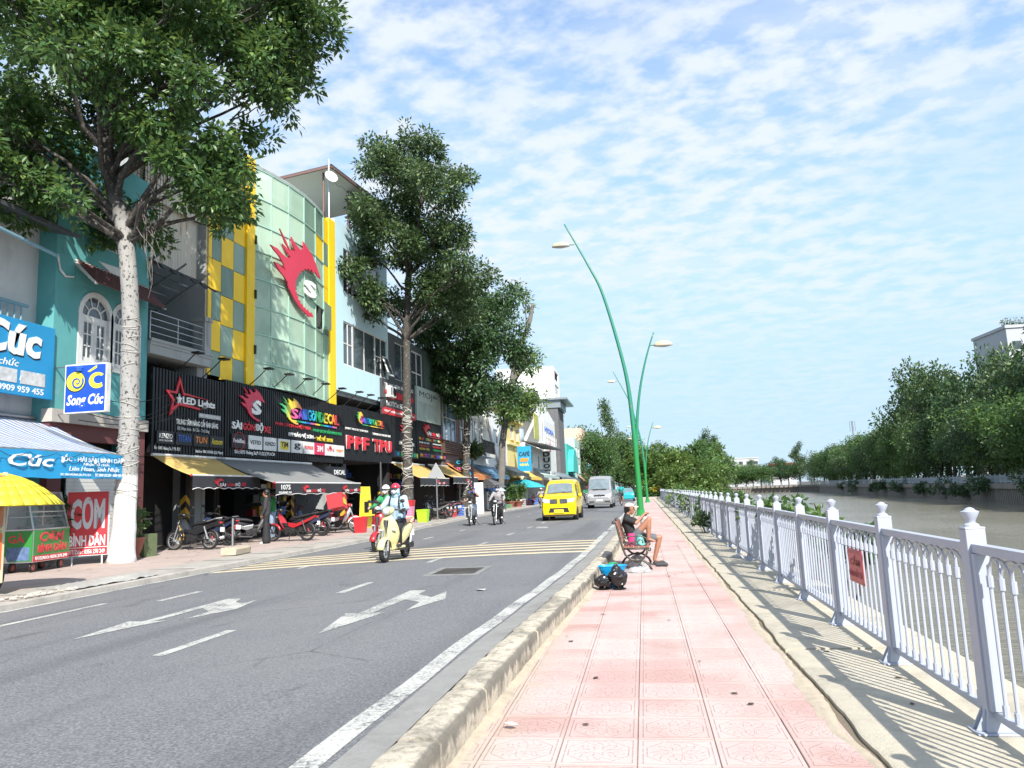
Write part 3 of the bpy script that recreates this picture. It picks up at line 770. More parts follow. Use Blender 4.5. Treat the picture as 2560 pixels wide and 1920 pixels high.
for k in range(22):
    z = r2.uniform(.6, 6); x = lerp([(p[2], p[0]) for p in T3T], z)+12.25; r = lerp([(p[2], p[3]) for p in T3T], z)+.03
    a0 = r2.uniform(2.5, 4.5); tl = r2.uniform(-.3, .3)
    b.tube([(x+r*cos(a0+3*i/8), r*sin(a0+3*i/8), z-.28+tl*sin(3*i/8)) for i in range(9)], .016, 4, False)
b.build('wrapped_string', WIRE, tree3)
T4T = [(-12.3,66,.28,.38),(-12.1,66,3,.33),(-11.88,66,5.87,.30),(-11.2,66,9.48,.27),(-10.69,66,11.91,.25),(-10.21,66,13.53,.22),(-8.95,66,16.77,.20),(-8.6,66,18.2,.14)]
T4C = [(-9.3,66,18.27,.8),(-9.67,66,19.36,.85),(-9.3,66,13.0,.95),(-8.9,66,13.5,.7),(-10.17,66,12.5,.5),(-11.08,66,10.0,1.3),(-9.67,66,9.8,1.2),(-8.67,66,9.33,.85),(-11.58,66,8.28,1.1),(-10.33,66,8.62,1.1),(-12.78,66,9.17,1.1)]
tree4 = tree('street_tree', 'leaning grey-trunked street tree with sparse crown and lopped limb before the white tower', T4T, T4C, BARK_G, LEAFY, 620, 8, .32, .16, .5, 'street trees on the left pavement', 9)
b = MB(); limb(b, (1.6, 0, 11.4), (3.2, 0, 12.9), .22, .14, 0, 5, 8, 3); b.build('limb', BARK_G, tree4, smooth=True)

# background trees share a few crown shapes
def bg_crown(kind, seed, leafm):
    g = random.Random(seed); E_ = []
    if kind == 'round':
        for k in range(19):
            a = g.uniform(0, 6.28); r = g.uniform(.1, .85); z = .52+.38*g.uniform(-.9, 1)*(1-r*.45)
            E_.append((r*cos(a)*.56, r*sin(a)*.56, z, g.uniform(.13, .22)))
        return foliage('crown', E_, 1250, 6, .036, .022, .05, leafm, None, seed, .45)
    if kind == 'tall':
        for k in range(16):
            a = g.uniform(0, 6.28); z = g.uniform(.30, .95); r = g.uniform(.05, .26)*(1.15-z*.75)
            E_.append((r*cos(a), r*sin(a), z, g.uniform(.07, .13)*(1.25-z*.6)))
        return foliage('crown', E_, 760, 6, .030, .018, .045, leafm, None, seed, .3)
    if kind == 'bush':
        for k in range(18):
            a = g.uniform(0, 6.28); r = g.uniform(.1, .55); z = g.uniform(.18, .80)*(1-r*.35)
            E_.append((r*cos(a), r*sin(a), z, g.uniform(.13, .2)))
        return foliage('crown', E_, 900, 6, .060, .032, .05, leafm, None, seed, .45)
CR = {'round': [bg_crown('round', s, m_) for s, m_ in ((1, LEAF), (2, LEAFD), (3, LEAF2), (4, LEAF))],
      'tall': [bg_crown('tall', s, m_) for s, m_ in ((5, LEAF2), (6, LEAFD), (7, LEAF2))],
      'bush': [bg_crown('bush', s, m_) for s, m_ in ((8, LEAFY), (9, LEAFY), (10, LEAF))]}
def bg_trunk(seed, top=.62, r=.022):
    g = random.Random(seed); b = MB()
    lean = (g.uniform(-.03, .03), g.uniform(-.03, .03))
    b.tube([(0, 0, -.01), (lean[0]*.4, lean[1]*.4, .2), (lean[0], lean[1], .42), (lean[0]*1.3, lean[1]*1.3, top)], [r*1.25, r, r*.8, r*.4], 7, False)
    for k in range(6):
        a = k*1.05+g.random(); z = g.uniform(.24, .42); R = g.uniform(.16, .3)
        b.tube([(lean[0]*z*2, lean[1]*z*2, z), (R*.5*cos(a), R*.5*sin(a), z+.13), (R*cos(a), R*sin(a), z+.3)], [r*.5, r*.35, r*.12], 5, False)
    return b.mesh('trunk', BARK_D, True)
TR = [bg_trunk(s) for s in (1, 2, 3)]
bgr = random.Random(21)
def bg_tree(kind, x, y, h, w, label, group, z=0., v=None, name='background_tree'):
    o = thing(name, label, 'tree', (x, y, z), bgr.uniform(0, 6.28), group)
    cr_ = CR[kind][v if v is not None else bgr.randrange(len(CR[kind]))]
    put('trunk', TR[bgr.randrange(3)], o).scale = (h, h, h)
    c = put('crown', cr_, o); c.scale = (w, w, h)
    return o
ORD = ['first', 'second', 'third', 'fourth', 'fifth', 'sixth', 'seventh', 'eighth', 'ninth', 'tenth', 'eleventh', 'twelfth', 'thirteenth', 'fourteenth', 'fifteenth', 'sixteenth', 'seventeenth', 'eighteenth', 'nineteenth', 'twentieth']
ORD += ['twenty-'+q for q in ORD[:9]]+['thirtieth']+['thirty-'+q for q in ORD[:9]]+['fortieth']+['forty-'+q for q in ORD[:9]]
# far bank: front row along the wall, taller trees behind
GFB = 'trees along the far canal bank'
def fbx(y): return lerp([(p[1], p[0]) for p in fb[:6]], y)
k = 0; y = 96
rowlab = 'round-crowned tree in the row behind the far embankment fence'
while y < 415:
    d = 5.5+bgr.uniform(-.8, 1.2); h = 16.5+bgr.uniform(-1.8, 2.6)
    bg_tree('round', fbx(y)+d, y, h, h*bgr.uniform(.80, 1.0), '%s from the right of the round trees behind the far embankment fence' % ORD[k], GFB, -.2); k += 1; y += 7.4+bgr.uniform(-1, 1.6)+ (y-100)*.008
for k, (y, h, w) in enumerate(((110, 27, 22), (131, 25, 20), (150, 31, 24), (171, 28, 20), (189, 31, 18), (212, 27, 22), (232, 33, 24), (252, 37, 25), (275, 26, 22), (300, 23, 22), (330, 21, 20))):
    bg_tree('round', fbx(y)+13+bgr.uniform(-1.5, 2), y, h, w, '%s from the right of the taller trees behind the far bank row' % ORD[k], 'tall trees behind the far bank row', -.2)
# our own bank beyond the walk, and the street end
GSB = 'leafy trees at the end of the walk'
for x, y, h, w, lab in ((3.2, 122, 10.5, 12.5, 'bright leafy tree at the end of the walk, just right of the green lamp post'), (8.4, 140, 11, 12, 'bright leafy tree behind the fence, second beyond the walk end'), (12, 165, 13.5, 13, 'taller pale green tree behind the bright leafy trees'), (7.2, 112, 6.2, 8.5, 'low spreading tree overhanging the canal beyond the fence')):
    bg_tree('bush', x, y, h, w, lab, GSB, -.1)
for k, (x, y, h, w) in enumerate(((17, 210, 17, 13), (23, 255, 17.5, 14), (19, 290, 15, 14), (28, 330, 17, 13), (36, 400, 13, 16), (33, 470, 14, 20), (45, 480, 13, 22), (60, 476, 14, 20), (52, 500, 22, 17), (74, 470, 15, 20), (88, 462, 25, 22), (70, 520, 17, 19), (20, 240, 13, 12), (24, 275, 14, 13), (26, 305, 13, 14), (33, 360, 13, 15), (38, 430, 12, 17), (40, 464, 12, 18), (53, 463, 12, 18), (66, 458, 12, 18), (80, 452, 13, 18), (91, 440, 14, 18), (96, 420, 15, 18), (44, 520, 17, 20), (84, 500, 18, 20), (60, 530, 15, 20))):
    bg_tree('tall' if h > 16.5 else 'round', x, y, h, w, '%s of the distant trees round the canal bend, counted from the near bank' % ORD[k], 'trees at the canal bend', -.2)
GSE = 'dark trees closing the street'
for i, (x, y, h, w, kd) in enumerate(((-9.8, 168, 14.5, 11, 'round'), (-14, 185, 17, 15, 'round'), (-8, 205, 17, 15, 'round'), (-16, 225, 20, 17, 'round'), (-4.2, 178, 10, 11, 'round'), (-1.5, 215, 12.5, 12, 'round'), (-10, 250, 19, 17, 'round'), (-3, 270, 17, 14, 'round'), (4, 235, 15, 12, 'round'), (-2, 300, 15, 15, 'round'), (9, 320, 14, 14, 'round'))):
    bg_tree(kd, x, y, h, w, '%s of the dark leafy trees closing the street, counted from the nearest' % ORD[i], GSE, .2)
bg_tree('tall', -8.2, 195, 24, 13, 'slim feathery tree standing above the dark trees at the street end', None, .2, 0)
# creepers and shrubs spilling over the canal fence
def shrub(x, y, z, r, m_, label, group, n=160, ll=.22, seed=1):
    o = thing('shrub', label, 'shrub', (x, y, z), 0, group)
    g = random.Random(seed); E_ = [(g.uniform(-r, r)*.8, g.uniform(-r, r), g.uniform(.1, .9)*r, r*g.uniform(.35, .55)) for _ in range(6)]
    b = MB()
    for e in E_: limb(b, (.15*e[0], .15*e[1], -.9), e[:3], .02, .006, 0, 4, 4, seed)
    b.build('stem', BARK_G, o)
    foliage('leaves', E_, n, 5, ll, ll*.6, r*.2, m_, o, seed, .3)
    return o
GS = 'climbing shrubs behind the canal fence'
for i, (y, z, r) in enumerate(((11.6, .62, .34), (13.6, .72, .34), (15.8, .78, .46), (18.9, .70, .44), (22.4, .72, .5), (27, .6, .55), (33, .55, .7), (41, .5, .9), (50, .2, 1.2), (62, .0, 1.5), (76, -.3, 2.0))):
    shrub(2.62+r*.35, y, z, r, (LEAF, LEAFY)[i % 2], '%s leafy creeper topping the canal fence, counted from the camera' % ORD[i], GS, 90+int(40*r), .12+.05*r, 40+i)
for i, y in enumerate((27.3,)):
    shrub(2.12, y, .32, .42, LEAF2, 'dark creeper growing through the fence balusters', None, 110, .12, 77)
GH = 'plants in the hedge bed closing the walk'
hb = thing('hedge', 'clipped green and yellow hedge closing the end of the paved walk', 'hedge', (1.0, 112, 0))
b = MB(); b.box(-2.3, 1.3, -1.2, 1.2, 0, .34); b.build('planter_kerb', CONC_L, hb)
foliage('leaves', [(x, 0, .95, .55) for x in np.arange(-1.9, 1.2, .5)], 700, 6, .22, .13, .14, LEAF, hb, 61, .3)
foliage('flowers', [(x, -.3, 1.3, .4) for x in (.2, .7, 1.0)], 90, 5, .18, .12, .14, m_leaf('leaf_yellow', (.35, .30, .03), (.5, .45, .06), (.6, .55, .1)), hb, 62, .5)
# plants on the far embankment
for i, y in enumerate((128, 137, 160, 171, 186, 205, 228, 250, 262, 300, 330)):
    shrub(fbx(y)-.6, y, -1.9+bgr.uniform(-.4, .6), bgr.uniform(1.6, 3.0), LEAFD, '%s dark shrub on the far embankment wall, counted from the right' % ORD[i], 'shrubs on the far embankment', 200, .5, 80+i)
# ------------------------------------------------------------------ building helpers (local x runs along the facade away from the camera, y into the building)
def text_mesh(s, m_, ext=.008, bold=0., shear=0., res=2):
    c = bpy.data.curves.new('lettering', 'FONT'); c.body = s; c.resolution_u = res; c.extrude = ext; c.offset = bold; c.shear = shear
    o = bpy.data.objects.new('lettering', c); me = bpy.data.meshes.new_from_object(o)
    bpy.data.objects.remove(o); bpy.data.curves.remove(c)
    me.materials.clear(); me.materials.append(m_); return me
def text(s, x0, x1, z0, z1, y, m_, parent, ext=.008, bold=.01, shear=0., rz=None, top=None, name='lettering', res=2):
    """letters fitted into x0..x1, z0..z1 on the plane y, facing -y; top=(za,zb) makes the baseline climb"""
    me = text_mesh(s, m_, ext, bold, shear, res); n = len(me.vertices)
    co = np.empty(n*3, np.float32); me.vertices.foreach_get('co', co); co = co.reshape(-1, 3)
    lo = co.min(0); hi = co.max(0)
    X = x0+(co[:, 0]-lo[0])/(hi[0]-lo[0])*(x1-x0); Z = z0+(co[:, 1]-lo[1])/(hi[1]-lo[1])*(z1-z0)
    if top is not None: Z = Z+top*(X-x0)/(x1-x0)
    out = np.stack([X, y-co[:, 2], Z], 1).astype(np.float32); me.vertices.foreach_set('co', out.ravel()); me.update()
    return put(name, me, parent)
def wall(root, s0, s1, z0, z1, holes, m_, y=0., th=.22, name='wall'):
    xs = sorted({s0, s1, *[h[0] for h in holes], *[h[1] for h in holes]}); zs = sorted({z0, z1, *[h[2] for h in holes], *[h[3] for h in holes]})
    b = MB()
    for za, zb in zip(zs, zs[1:]):
        run = None
        for xa, xb in zip(xs, xs[1:]):
            cx_, cz_ = (xa+xb)/2, (za+zb)/2
            solid = not any(h[0] < cx_ < h[1] and h[2] < cz_ < h[3] for h in holes) and s0 <= xa and xb <= s1 and z0 <= za and zb <= z1
            if solid: run = [xa, xb] if run is None else [run[0], xb]
            if (not solid) and run: b.box(run[0], run[1], y, y+th, za, zb); run = None
        if run: b.box(run[0], run[1], y, y+th, za, zb)
    return b.build(name, m_, root)
def shell(root, s0, s1, z0, z1, depth, m_, y=.22, roofm=None, name='side_wall'):
    b = MB(); b.box(s0, s0+.18, y, depth, z0, z1); b.build(name, m_, root)
    b = MB(); b.box(s1-.18, s1, y, depth, z0, z1); b.build(name, m_, root)
    b = MB(); b.box(s0+.18, s1-.18, depth-.2, depth, z0, z1); b.build(name, m_, root)
    b = MB(); b.box(s0+.18, s1-.18, y, depth-.2, z1-.25, z1-.05); return b.build('roof_slab', roofm or m_, root)
GLASS = mat('window_glass', (.055, .07, .08), .08, 0, .4, .9, spec=.9)
GLASSB = mat('blue_window_glass', (.05, .12, .22), .07, 0, .5, .9, spec=.9)
FRAMEW = mat('white_frame', (.70, .70, .68), .45, 0, .06, 3, dirt=.35)
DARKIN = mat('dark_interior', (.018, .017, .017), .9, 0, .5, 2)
STEEL = mat('steel', (.45, .46, .47), .35, .85, .1)
BLACKM = mat('black_metal', (.02, .02, .022), .45, .3, .3)
def window(root, s0, s1, z0, z1, y=.06, nx=2, nz=1, fm=None, gm=None, fr=.05, d=.07, curtain=None, name='window'):
    fm = fm or FRAMEW; gm = gm or GLASS; b = MB()
    b.box(s0, s0+fr, y, y+d, z0, z1); b.box(s1-fr, s1, y, y+d, z0, z1)
    b.box(s0+fr, s1-fr, y+.001, y+d, z0, z0+fr); b.box(s0+fr, s1-fr, y+.001, y+d, z1-fr, z1)
    for i in range(1, nx):
        x = s0+(s1-s0)*i/nx; b.box(x-fr*.4, x+fr*.4, y+.004, y+d, z0+fr, z1-fr)
    for i in range(1, nz):
        z = z0+(z1-z0)*i/nz; b.box(s0+fr, s1-fr, y+.008, y+d-.004, z-fr*.4, z+fr*.4)
    w = b.build(name, fm, root)
    for i in range(nx):
        for j in range(nz):
            b = MB(); xa = s0+(s1-s0)*i/nx; xb = s0+(s1-s0)*(i+1)/nx; za = z0+(z1-z0)*j/nz; zb = z0+(z1-z0)*(j+1)/nz
            b.box(xa+.02, xb-.02, y+d*.5, y+d*.5+.012, za+.02, zb-.02); b.build('pane', gm, w)
    return w
def rail(root, s0, s1, z0, z1, y, m_, n=4, upr=1.2, r=.02, name='railing'):
    b = MB()
    for i in range(n): z = z0+(z1-z0)*(i+1)/n; b.tube([(s0, y, z), (s1, y, z)], r, 6)
    k = max(1, int(round((s1-s0)/upr)))
    for i in range(k+1): x = s0+(s1-s0)*i/k; b.tube([(x, y, z0), (x, y, z1)], r*1.1, 6)
    return b.build(name, m_, root)
def corrugated(b, s0, s1, y, z0, z1, pitch=.12, amp=.02, dz=None):
    n = int((s1-s0)/pitch*2); rows = [[], []]
    for i in range(n+1):
        x = s0+(s1-s0)*i/n; a = (i % 2)*amp
        rows[0].append((x, y-a, z0)); rows[1].append((x, y-a, z1))
    b.grid(rows); return b
FLAME = [(.169,.977),(.271,.883),(.357,.778),(.462,.798),(.406,.877),(.385,.963),(.472,.895),(.568,.858),(.639,.912),(.624,1.),(.733,.934),(.816,.88),(.887,.795),(.938,.712),(1.,.615),(.912,.635),(.872,.672),(.823,.641),(.801,.678),(.754,.641),(.735,.675),(.688,.624),(.654,.644),(.628,.59),(.583,.587),(.577,.541),(.526,.527),(.532,.484),(.481,.453),(.5,.422),(.455,.39),(.481,.365),(.447,.322),(.481,.305),(.462,.265),(.498,.251),(.481,.211),(.524,.205),(.517,.162),(.562,.16),(.562,.125),(.607,.128),(.62,.094),(.658,.1),(.684,.068),(.718,.091),(.75,.051),(.784,.074),(.838,.02),(.744,.0),(.628,.037),(.517,.091),(.423,.162),(.348,.251),(.318,.325),(.244,.382),(.15,.425),(.071,.504),(.184,.493),(.278,.462),(.237,.541),(.156,.613),(.075,.65),(.0,.695),(.126,.698),(.22,.661),(.297,.647),(.376,.678),(.286,.726),(.237,.764),(.218,.798),(.303,.775),(.37,.761),(.271,.832)]
def flame(root, s0, s1, z0, z1, y, m_, d=.03, name='flame_emblem'):
    b = MB(); b.prism([(s0+a*(s1-s0), z0+c*(z1-z0)) for a, c in FLAME], y-d, y, 'y'); return b.build(name, m_, root)
WHITE = mat('white_paint', (.78, .78, .76), .5, 0, .04, 3)
LETW = mat('white_letters', (.82, .82, .80), .45, 0, .02); LETR = mat('red_letters', (.62, .035, .05), .4, 0, .06); LETY = mat('yellow_letters', (.80, .62, .05), .45, 0, .04)
LETK = mat('black_letters', (.02, .02, .022), .5); LETG = mat('green_letters', (.02, .30, .10), .45); LETB = mat('blue_letters', (.04, .14, .55), .45); LETV = mat('violet_letters', (.32, .07, .50), .45); LETO = mat('orange_letters', (.80, .25, .04), .45); LETC = mat('cyan_letters', (.03, .42, .65), .45); LETP = mat('pink_letters', (.75, .14, .32), .45)
RAINBOW = [LETP, LETV, LETB, LETC, LETC, LETG, LETG, LETG, LETY, LETY, LETY, LETO, LETR]
def rainbow(s, x0, x1, z0, z1, y, root, seq=None, bold=.02, ext=.02, dz=0.):
    n = len(s); w = (x1-x0)/n
    for i, ch in enumerate(s):
        if ch == ' ': continue
        text(ch, x0+w*i+.03*w, x0+w*(i+1)-.06*w, z0+dz*i/n, z1+dz*i/n, y, (seq or RAINBOW)[i % len(seq or RAINBOW)], root, ext, bold)
# frames
RZ1 = atan2(22., 1.3); F1 = (-15.6, 22., PAVZ-.31)
RZ0 = pi/2
def fr1(name, label, cat, s=0., group=None):
    o = thing(name, label, cat, (F1[0]+cos(RZ1)*s, F1[1]+sin(RZ1)*s, 0), RZ1, group); return o
# ------------------------------------------------------------------ pale house at the left edge
PALE = mat('pale_grey_plaster', (.62, .63, .63), .8, 0, .10, .8, .2, 25, dirt=.5, dcol=(.32, .33, .33))
o = thing('pale_house', 'pale grey plastered house at the left edge behind the blue seafood sign', 'house', (-15.95, 0, 0), RZ0)
wall(o, 7, 18.0, 0, 12.6, [(15.2, 17.2, .3, 3.0), (13.2, 16.7, 6.9, 8.6)], PALE)
shell(o, 7, 17.98, 0, 12.6, 7, PALE)
b = MB(); b.box(7.2, 17.8, .6, .7, 0, 12.3); b.build('inner_wall', mat('inner_grey', (.45, .48, .50), .8, 0, .1), o)
BLUEGREY = mat('blue_grey_rail', (.20, .36, .44), .5, 0, .1)
rail(o, 12.5, 17.25, 6.1, 6.98, -.22, BLUEGREY, 1, .22, .022)
b = MB(); b.tube([(12.4, -.22, 7.02), (17.45, -.22, 7.02)], .05, 8); b.build('handrail', BLUEGREY, o)
b = MB(); b.box(12.4, 17.5, -.30, -.001, 5.9, 6.05); b.build('balcony_slab', PALE, o)
DKROOF = mat('dark_sheet_roof', (.07, .075, .08), .6, .2, .2, 3)
b = MB(); b.add([(10, -1.3, 8.95), (18.0, -1.3, 8.95), (18.0, .0, 9.35), (10, 0, 9.35), (10, -1.3, 9.05), (18.0, -1.3, 9.05), (18.0, 0, 9.45), (10, 0, 9.45)], [(0,3,2,1),(4,5,6,7),(0,1,5,4),(1,2,6,5),(2,3,7,6),(3,0,4,7)]); b.build('eave', DKROOF, o)
b = MB(); b.tube([(14.6, -1.1, 8.5), (17.5, -1.0, 8.35)], .05, 6); b.build('tube_lamp', BLUEGREY, o)
for x in (13.6, 14.5, 15.5, 16.4, 17.0):
    pass
SIGNB = mat('sign_blue', (.015, .26, .52), .35, 0, .12, 1.2)
sg = thing('seafood_sign', 'large bright blue seafood restaurant sign on the pale house at the left edge', 'sign', (-15.36, -.26, -.06), RZ0)
b = MB(); b.box(12.6, 18.22, -.06, .04, 4.62, 6.55); b.build('board', SIGNB, sg, bev=.01)
text('Song', 12.7, 15.4, 5.65, 6.4, -.062, LETW, sg, .012, .03); 
for dx, dz, m_, e in ((.035, -.035, LETK, .004), (0, 0, LETW, .012)): text('Cúc', 15.85+dx, 17.75+dx, 5.62+dz, 6.46+dz, -.064 if m_ is LETK else -.075, m_, sg, e, .035, .12)
text('Nhận tổ chức', 15.2, 17.05, 5.28, 5.56, -.063, LETW, sg, .004, .006, .25)
text('Liên Hoan, Sinh Nhật', 14.9, 17.82, 5.20, 5.52, -.063, LETW, sg, .004, .012, .3, top=-.14).location = (0, 0, -.16)
text('0901 212 221 - 0909 959 455', 14.7, 17.9, 4.70, 4.86, -.063, LETW, sg, .004, .015)
PHOTO = mat('food_photo', (.55, .56, .56), .5, 0, .55, 9)
for x0 in (15.2, 16.2, 17.12): 
    b = MB(); b.box(x0, x0+.80, -.072, -.061, 4.92, 5.26); b.build('picture', PHOTO, sg)
# striped awning with blue banner valance
def m_stripe():
    t = NT('striped_canvas'); q = t.n('ShaderNodeSeparateXYZ'); t.l(t.coord('Object'), q.inputs[0])
    w = t.math('FRACT', t.math('MULTIPLY', q.outputs[0], 5.2))
    k = t.ramp(t.math('ABSOLUTE', t.math('SUBTRACT', w, .5)), .24, .27)
    c = t.mix(k, (.10, .19, .42), (.62, .63, .62))
    old = t.ramp(t.noise(t.coord('Object'), 1.1, 5, .7), .42, .62)
    t.col(t.mix(t.math('MULTIPLY', old, .5), c, (.33, .31, .28))); t.set(Roughness=.75); return t.m
BANNER = mat('banner_cyan', (.02, .30, .58), .45, 0, .16, 3, .2, 12)
aw = thing('striped_awning', 'blue and white striped awning with blue printed banner before the pale house', 'awning', (-15.95, 0, 0), RZ0)
b = MB(); rows = []
for i in range(25):
    x = 9.5+i*(8.75/24); row = []
    for j in range(7):
        v_ = j/6; xx = x if i < 24 else x-.5*v_*0
        row.append((xx+(.12-.95*v_)*(i/24)**6, -.15-3.05*v_, 4.05-1.12*v_-.10*sin(pi*v_)+.012*sin(i*1.9)))
    rows.append(row)
b.grid(rows); cv = b.build('canopy', m_stripe(), aw, smooth=True)
b = MB(); rows = []
for i in range(34):
    x = 9.3+i*(8.18/33)
    rows.append([(x, -3.21-.02*sin(i*2.1)*k/4, 2.95-.03*k/4-.56*k/4+.01*sin(i*1.3)) for k in range(5)])
b.grid(rows); bn = b.build('banner', BANNER, aw, smooth=True)
text('Song Cúc', 12.0, 15.05, 2.52, 2.86, -3.245, LETW, bn, .004, .02, .2)
text('*ỐC - HẢI SẢN BÌNH DÂN', 15.25, 17.38, 2.74, 2.90, -3.245, LETW, bn, .003, .014)
text('Nhận tổ chức', 15.95, 16.85, 2.64, 2.74, -3.245, LETW, bn, .003, .004, .2)
text('Liên Hoan, Sinh Nhật', 15.5, 17.2, 2.50, 2.64, -3.245, LETW, bn, .003, .004, .25)
text('ĐC: 1051 HOÀNG SA, P.11, Q.3', 15.25, 16.2, 2.41, 2.48, -3.245, LETW, bn, .003, .01)
text('ĐT: 0901 212 221 - 0909 959 455', 16.35, 17.4, 2.41, 2.48, -3.245, LETW, bn, .003, .01)
b = MB()
for x in (9.8, 13.6, 17.3): b.tube([(x, -3.15, 2.93), (x+.3, -.1, 4.0)], .025, 6)
b.tube([(9.3, -3.18, 2.955), (17.48, -3.18, 2.955)], .025, 6); b.tube([(9.4, -.14, 4.12), (18.4, -.14, 4.12)], .06, 8); b.build('frame', STEEL, aw)
b = MB(); P = [(12+i*.11, -3.26-.02*sin(i), 2.86-.10*abs(sin(i*.45))+.002*i) for i in range(50)]; b.tube(P, .006, 4, False); wr = b.build('light_string', BLACKM, aw)
BULB = mat('bulb_glass', (.8, .8, .78), .2)
for i in range(3, 50, 9): MB().ell((P[i][0], P[i][1]-.01, P[i][2]-.10), (.035, .035, .05), 8, 6).build('bulb', BULB, wr, smooth=True)

# ------------------------------------------------------------------ teal house
def m_teal():
    t = NT('teal_plaster'); v = t.coord('Object')
    c = t.mix(t.noise(v, 1.2, 5, .6), (.075, .30, .31), (.14, .42, .42))
    c = t.mix(t.math('MULTIPLY', t.ramp(t.noise(t.map(v, (1, 1, .3)), 2.2, 6, .7), .55, .75), .6), c, (.32, .40, .40))
    c = t.mix(t.math('MULTIPLY', t.ramp(t.noise(t.map(v, (1, 1, .5)), 3.1, 7, .75, 1.), .62, .68), .55), c, (.035, .10, .10))
    t.col(c); t.set(Roughness=.85); t.l(t.bump(t.noise(v, 20, 5, .7), .4, .01), t.b.inputs['Normal']); return t.m
TEAL = m_teal(); MAROON = mat('maroon_plaster', (.135, .045, .045), .75, 0, .15, 2, dirt=.3)
o = thing('teal_house', 'narrow teal plastered house with white arched windows behind the whitewashed tree', 'house', (-15.4, 0, 0), RZ0)
W1 = (19.02, 20.22, 5.82, 7.78); W2 = (20.36, 21.52, 5.82, 7.78)
wall(o, 18.0, 22.0, 4.35, 12.2, [W1, W2, (19.6, 21.3, 9.35, 10.6)], TEAL)
wall(o, 18.0, 22.0, 0, 4.0, [(18.5, 21.6, .3, 3.55)], MAROON)
b = MB(); b.box(17.95, 22.0, -.12, .22, 4.0, 4.35); b.build('floor_band', mat('stone_band', (.45, .42, .38), .8, 0, .2, 4, .3), o)
b = MB(); b.box(18.0, 18.18, .221, 7, 0, 12.2); b.build('side_wall', TEAL, o)
b = MB(); b.box(21.82, 22.0, .221, 7, 0, 12.2); b.build('side_wall', TEAL, o)
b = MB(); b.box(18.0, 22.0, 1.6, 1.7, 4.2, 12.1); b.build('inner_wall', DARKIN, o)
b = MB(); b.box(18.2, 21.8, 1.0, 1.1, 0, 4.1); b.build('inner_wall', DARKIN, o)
SHUT = mat('white_shutter', (.60, .60, .57), .5, 0, .06, 2, dirt=.3)
b = MB()
for i in range(26): b.box(18.85, 20.9, .12+.006*(i % 2), .16, .32+i*.105, .32+i*.105+.100)
b.build('roller_shutter', SHUT, o)
def arched(root, s0, s1, z0, z1, y):
    m = (s0+s1)/2; R = (s1-s0)/2; zr = z1-R; b = MB()
    def arc(r0, r1, y0, y1, n=14):
        P = [(m+r1*cos(pi*i/n), zr+r1*sin(pi*i/n)) for i in range(n+1)]+[(m+r0*cos(pi*i/n), zr+r0*sin(pi*i/n)) for i in range(n, -1, -1)]
        for i in range(n): b.prism([P[i], P[i+1], P[2*n-i], P[2*n+1-i]], y0, y1, 'y')
    arc(R-.02, R+.13, y-.07, y+.05); arc(R*.42, R*.50, y, y+.05)
    for k in (1, 2, 3, 4): a = pi*k/5; b.bar((m+R*.46*cos(a), y+.025, zr+R*.46*sin(a)), (m+R*.98*cos(a), y+.025, zr+R*.98*sin(a)), .035, .035, (0, 1, 0))
    b.box(s0-.12, s0+.06, y-.07, y+.05, z0, zr); b.box(s1-.06, s1+.12, y-.07, y+.05, z0, zr); b.box(s0-.12, s1+.12, y-.08, y+.06, z0-.14, z0)
    b.box(s0+.06, s1-.06, y, y+.05, zr-.07, zr)
    w = b.build('window', FRAMEW, root)
    for i in range(2):                                              # two glazed leaves
        xa = s0+.065+i*(s1-s0-.13)/2; xb = xa+(s1-s0-.13)/2-.006; q = MB(); ww = xb-xa
        q.box(xa, xa+.11, y, y+.045, z0, zr-.071); q.box(xb-.11, xb, y, y+.045, z0, zr-.071); q.box(xa+.11, xb-.11, y+.002, y+.044, z0, z0+.14)
        q.box((xa+xb)/2-.018, (xa+xb)/2+.018, y+.003, y+.04, z0+.14, zr-.071)
        for j in range(1, 3): z = z0+.14+(zr-.35-z0)*j/3; q.box(xa+.11, xb-.11, y+.004, y+.039, z-.02, z+.02)
        q.prism([(xa+.11, zr-.071), (xb-.11, zr-.071), (xb-.11, zr-.16), (xb-.16, zr-.22), (xb-.2, zr-.17), ((xa+xb)/2, zr-.25), (xa+.2, zr-.17), (xa+.16, zr-.22), (xa+.11, zr-.16)], y+.0035, y+.041, 'y')
        q.build('leaf', FRAMEW, w)
    q = MB(); q.box(s0+.05, s1-.05, y+.03, y+.036, z0, zr); q.prism([(m+R*cos(pi*i/10), zr+R*sin(pi*i/10)) for i in range(11)], y+.03, y+.036, 'y'); q.build('pane', GLASS, w)
    # spandrel corners above the arch
    q = MB()
    for sg_ in (-1, 1):
        P = [(m+sg_*R, zr), (m+sg_*R, z1)]+[(m+sg_*R*cos(pi/2-pi/2*i/8), zr+R*sin(pi/2-pi/2*i/8)) for i in range(9)]
        q.prism(P, y-.03, y+.04, 'y')
    q.build('spandrel', TEAL, root)
arched(o, *W1, .04); arched(o, *W2, .04)
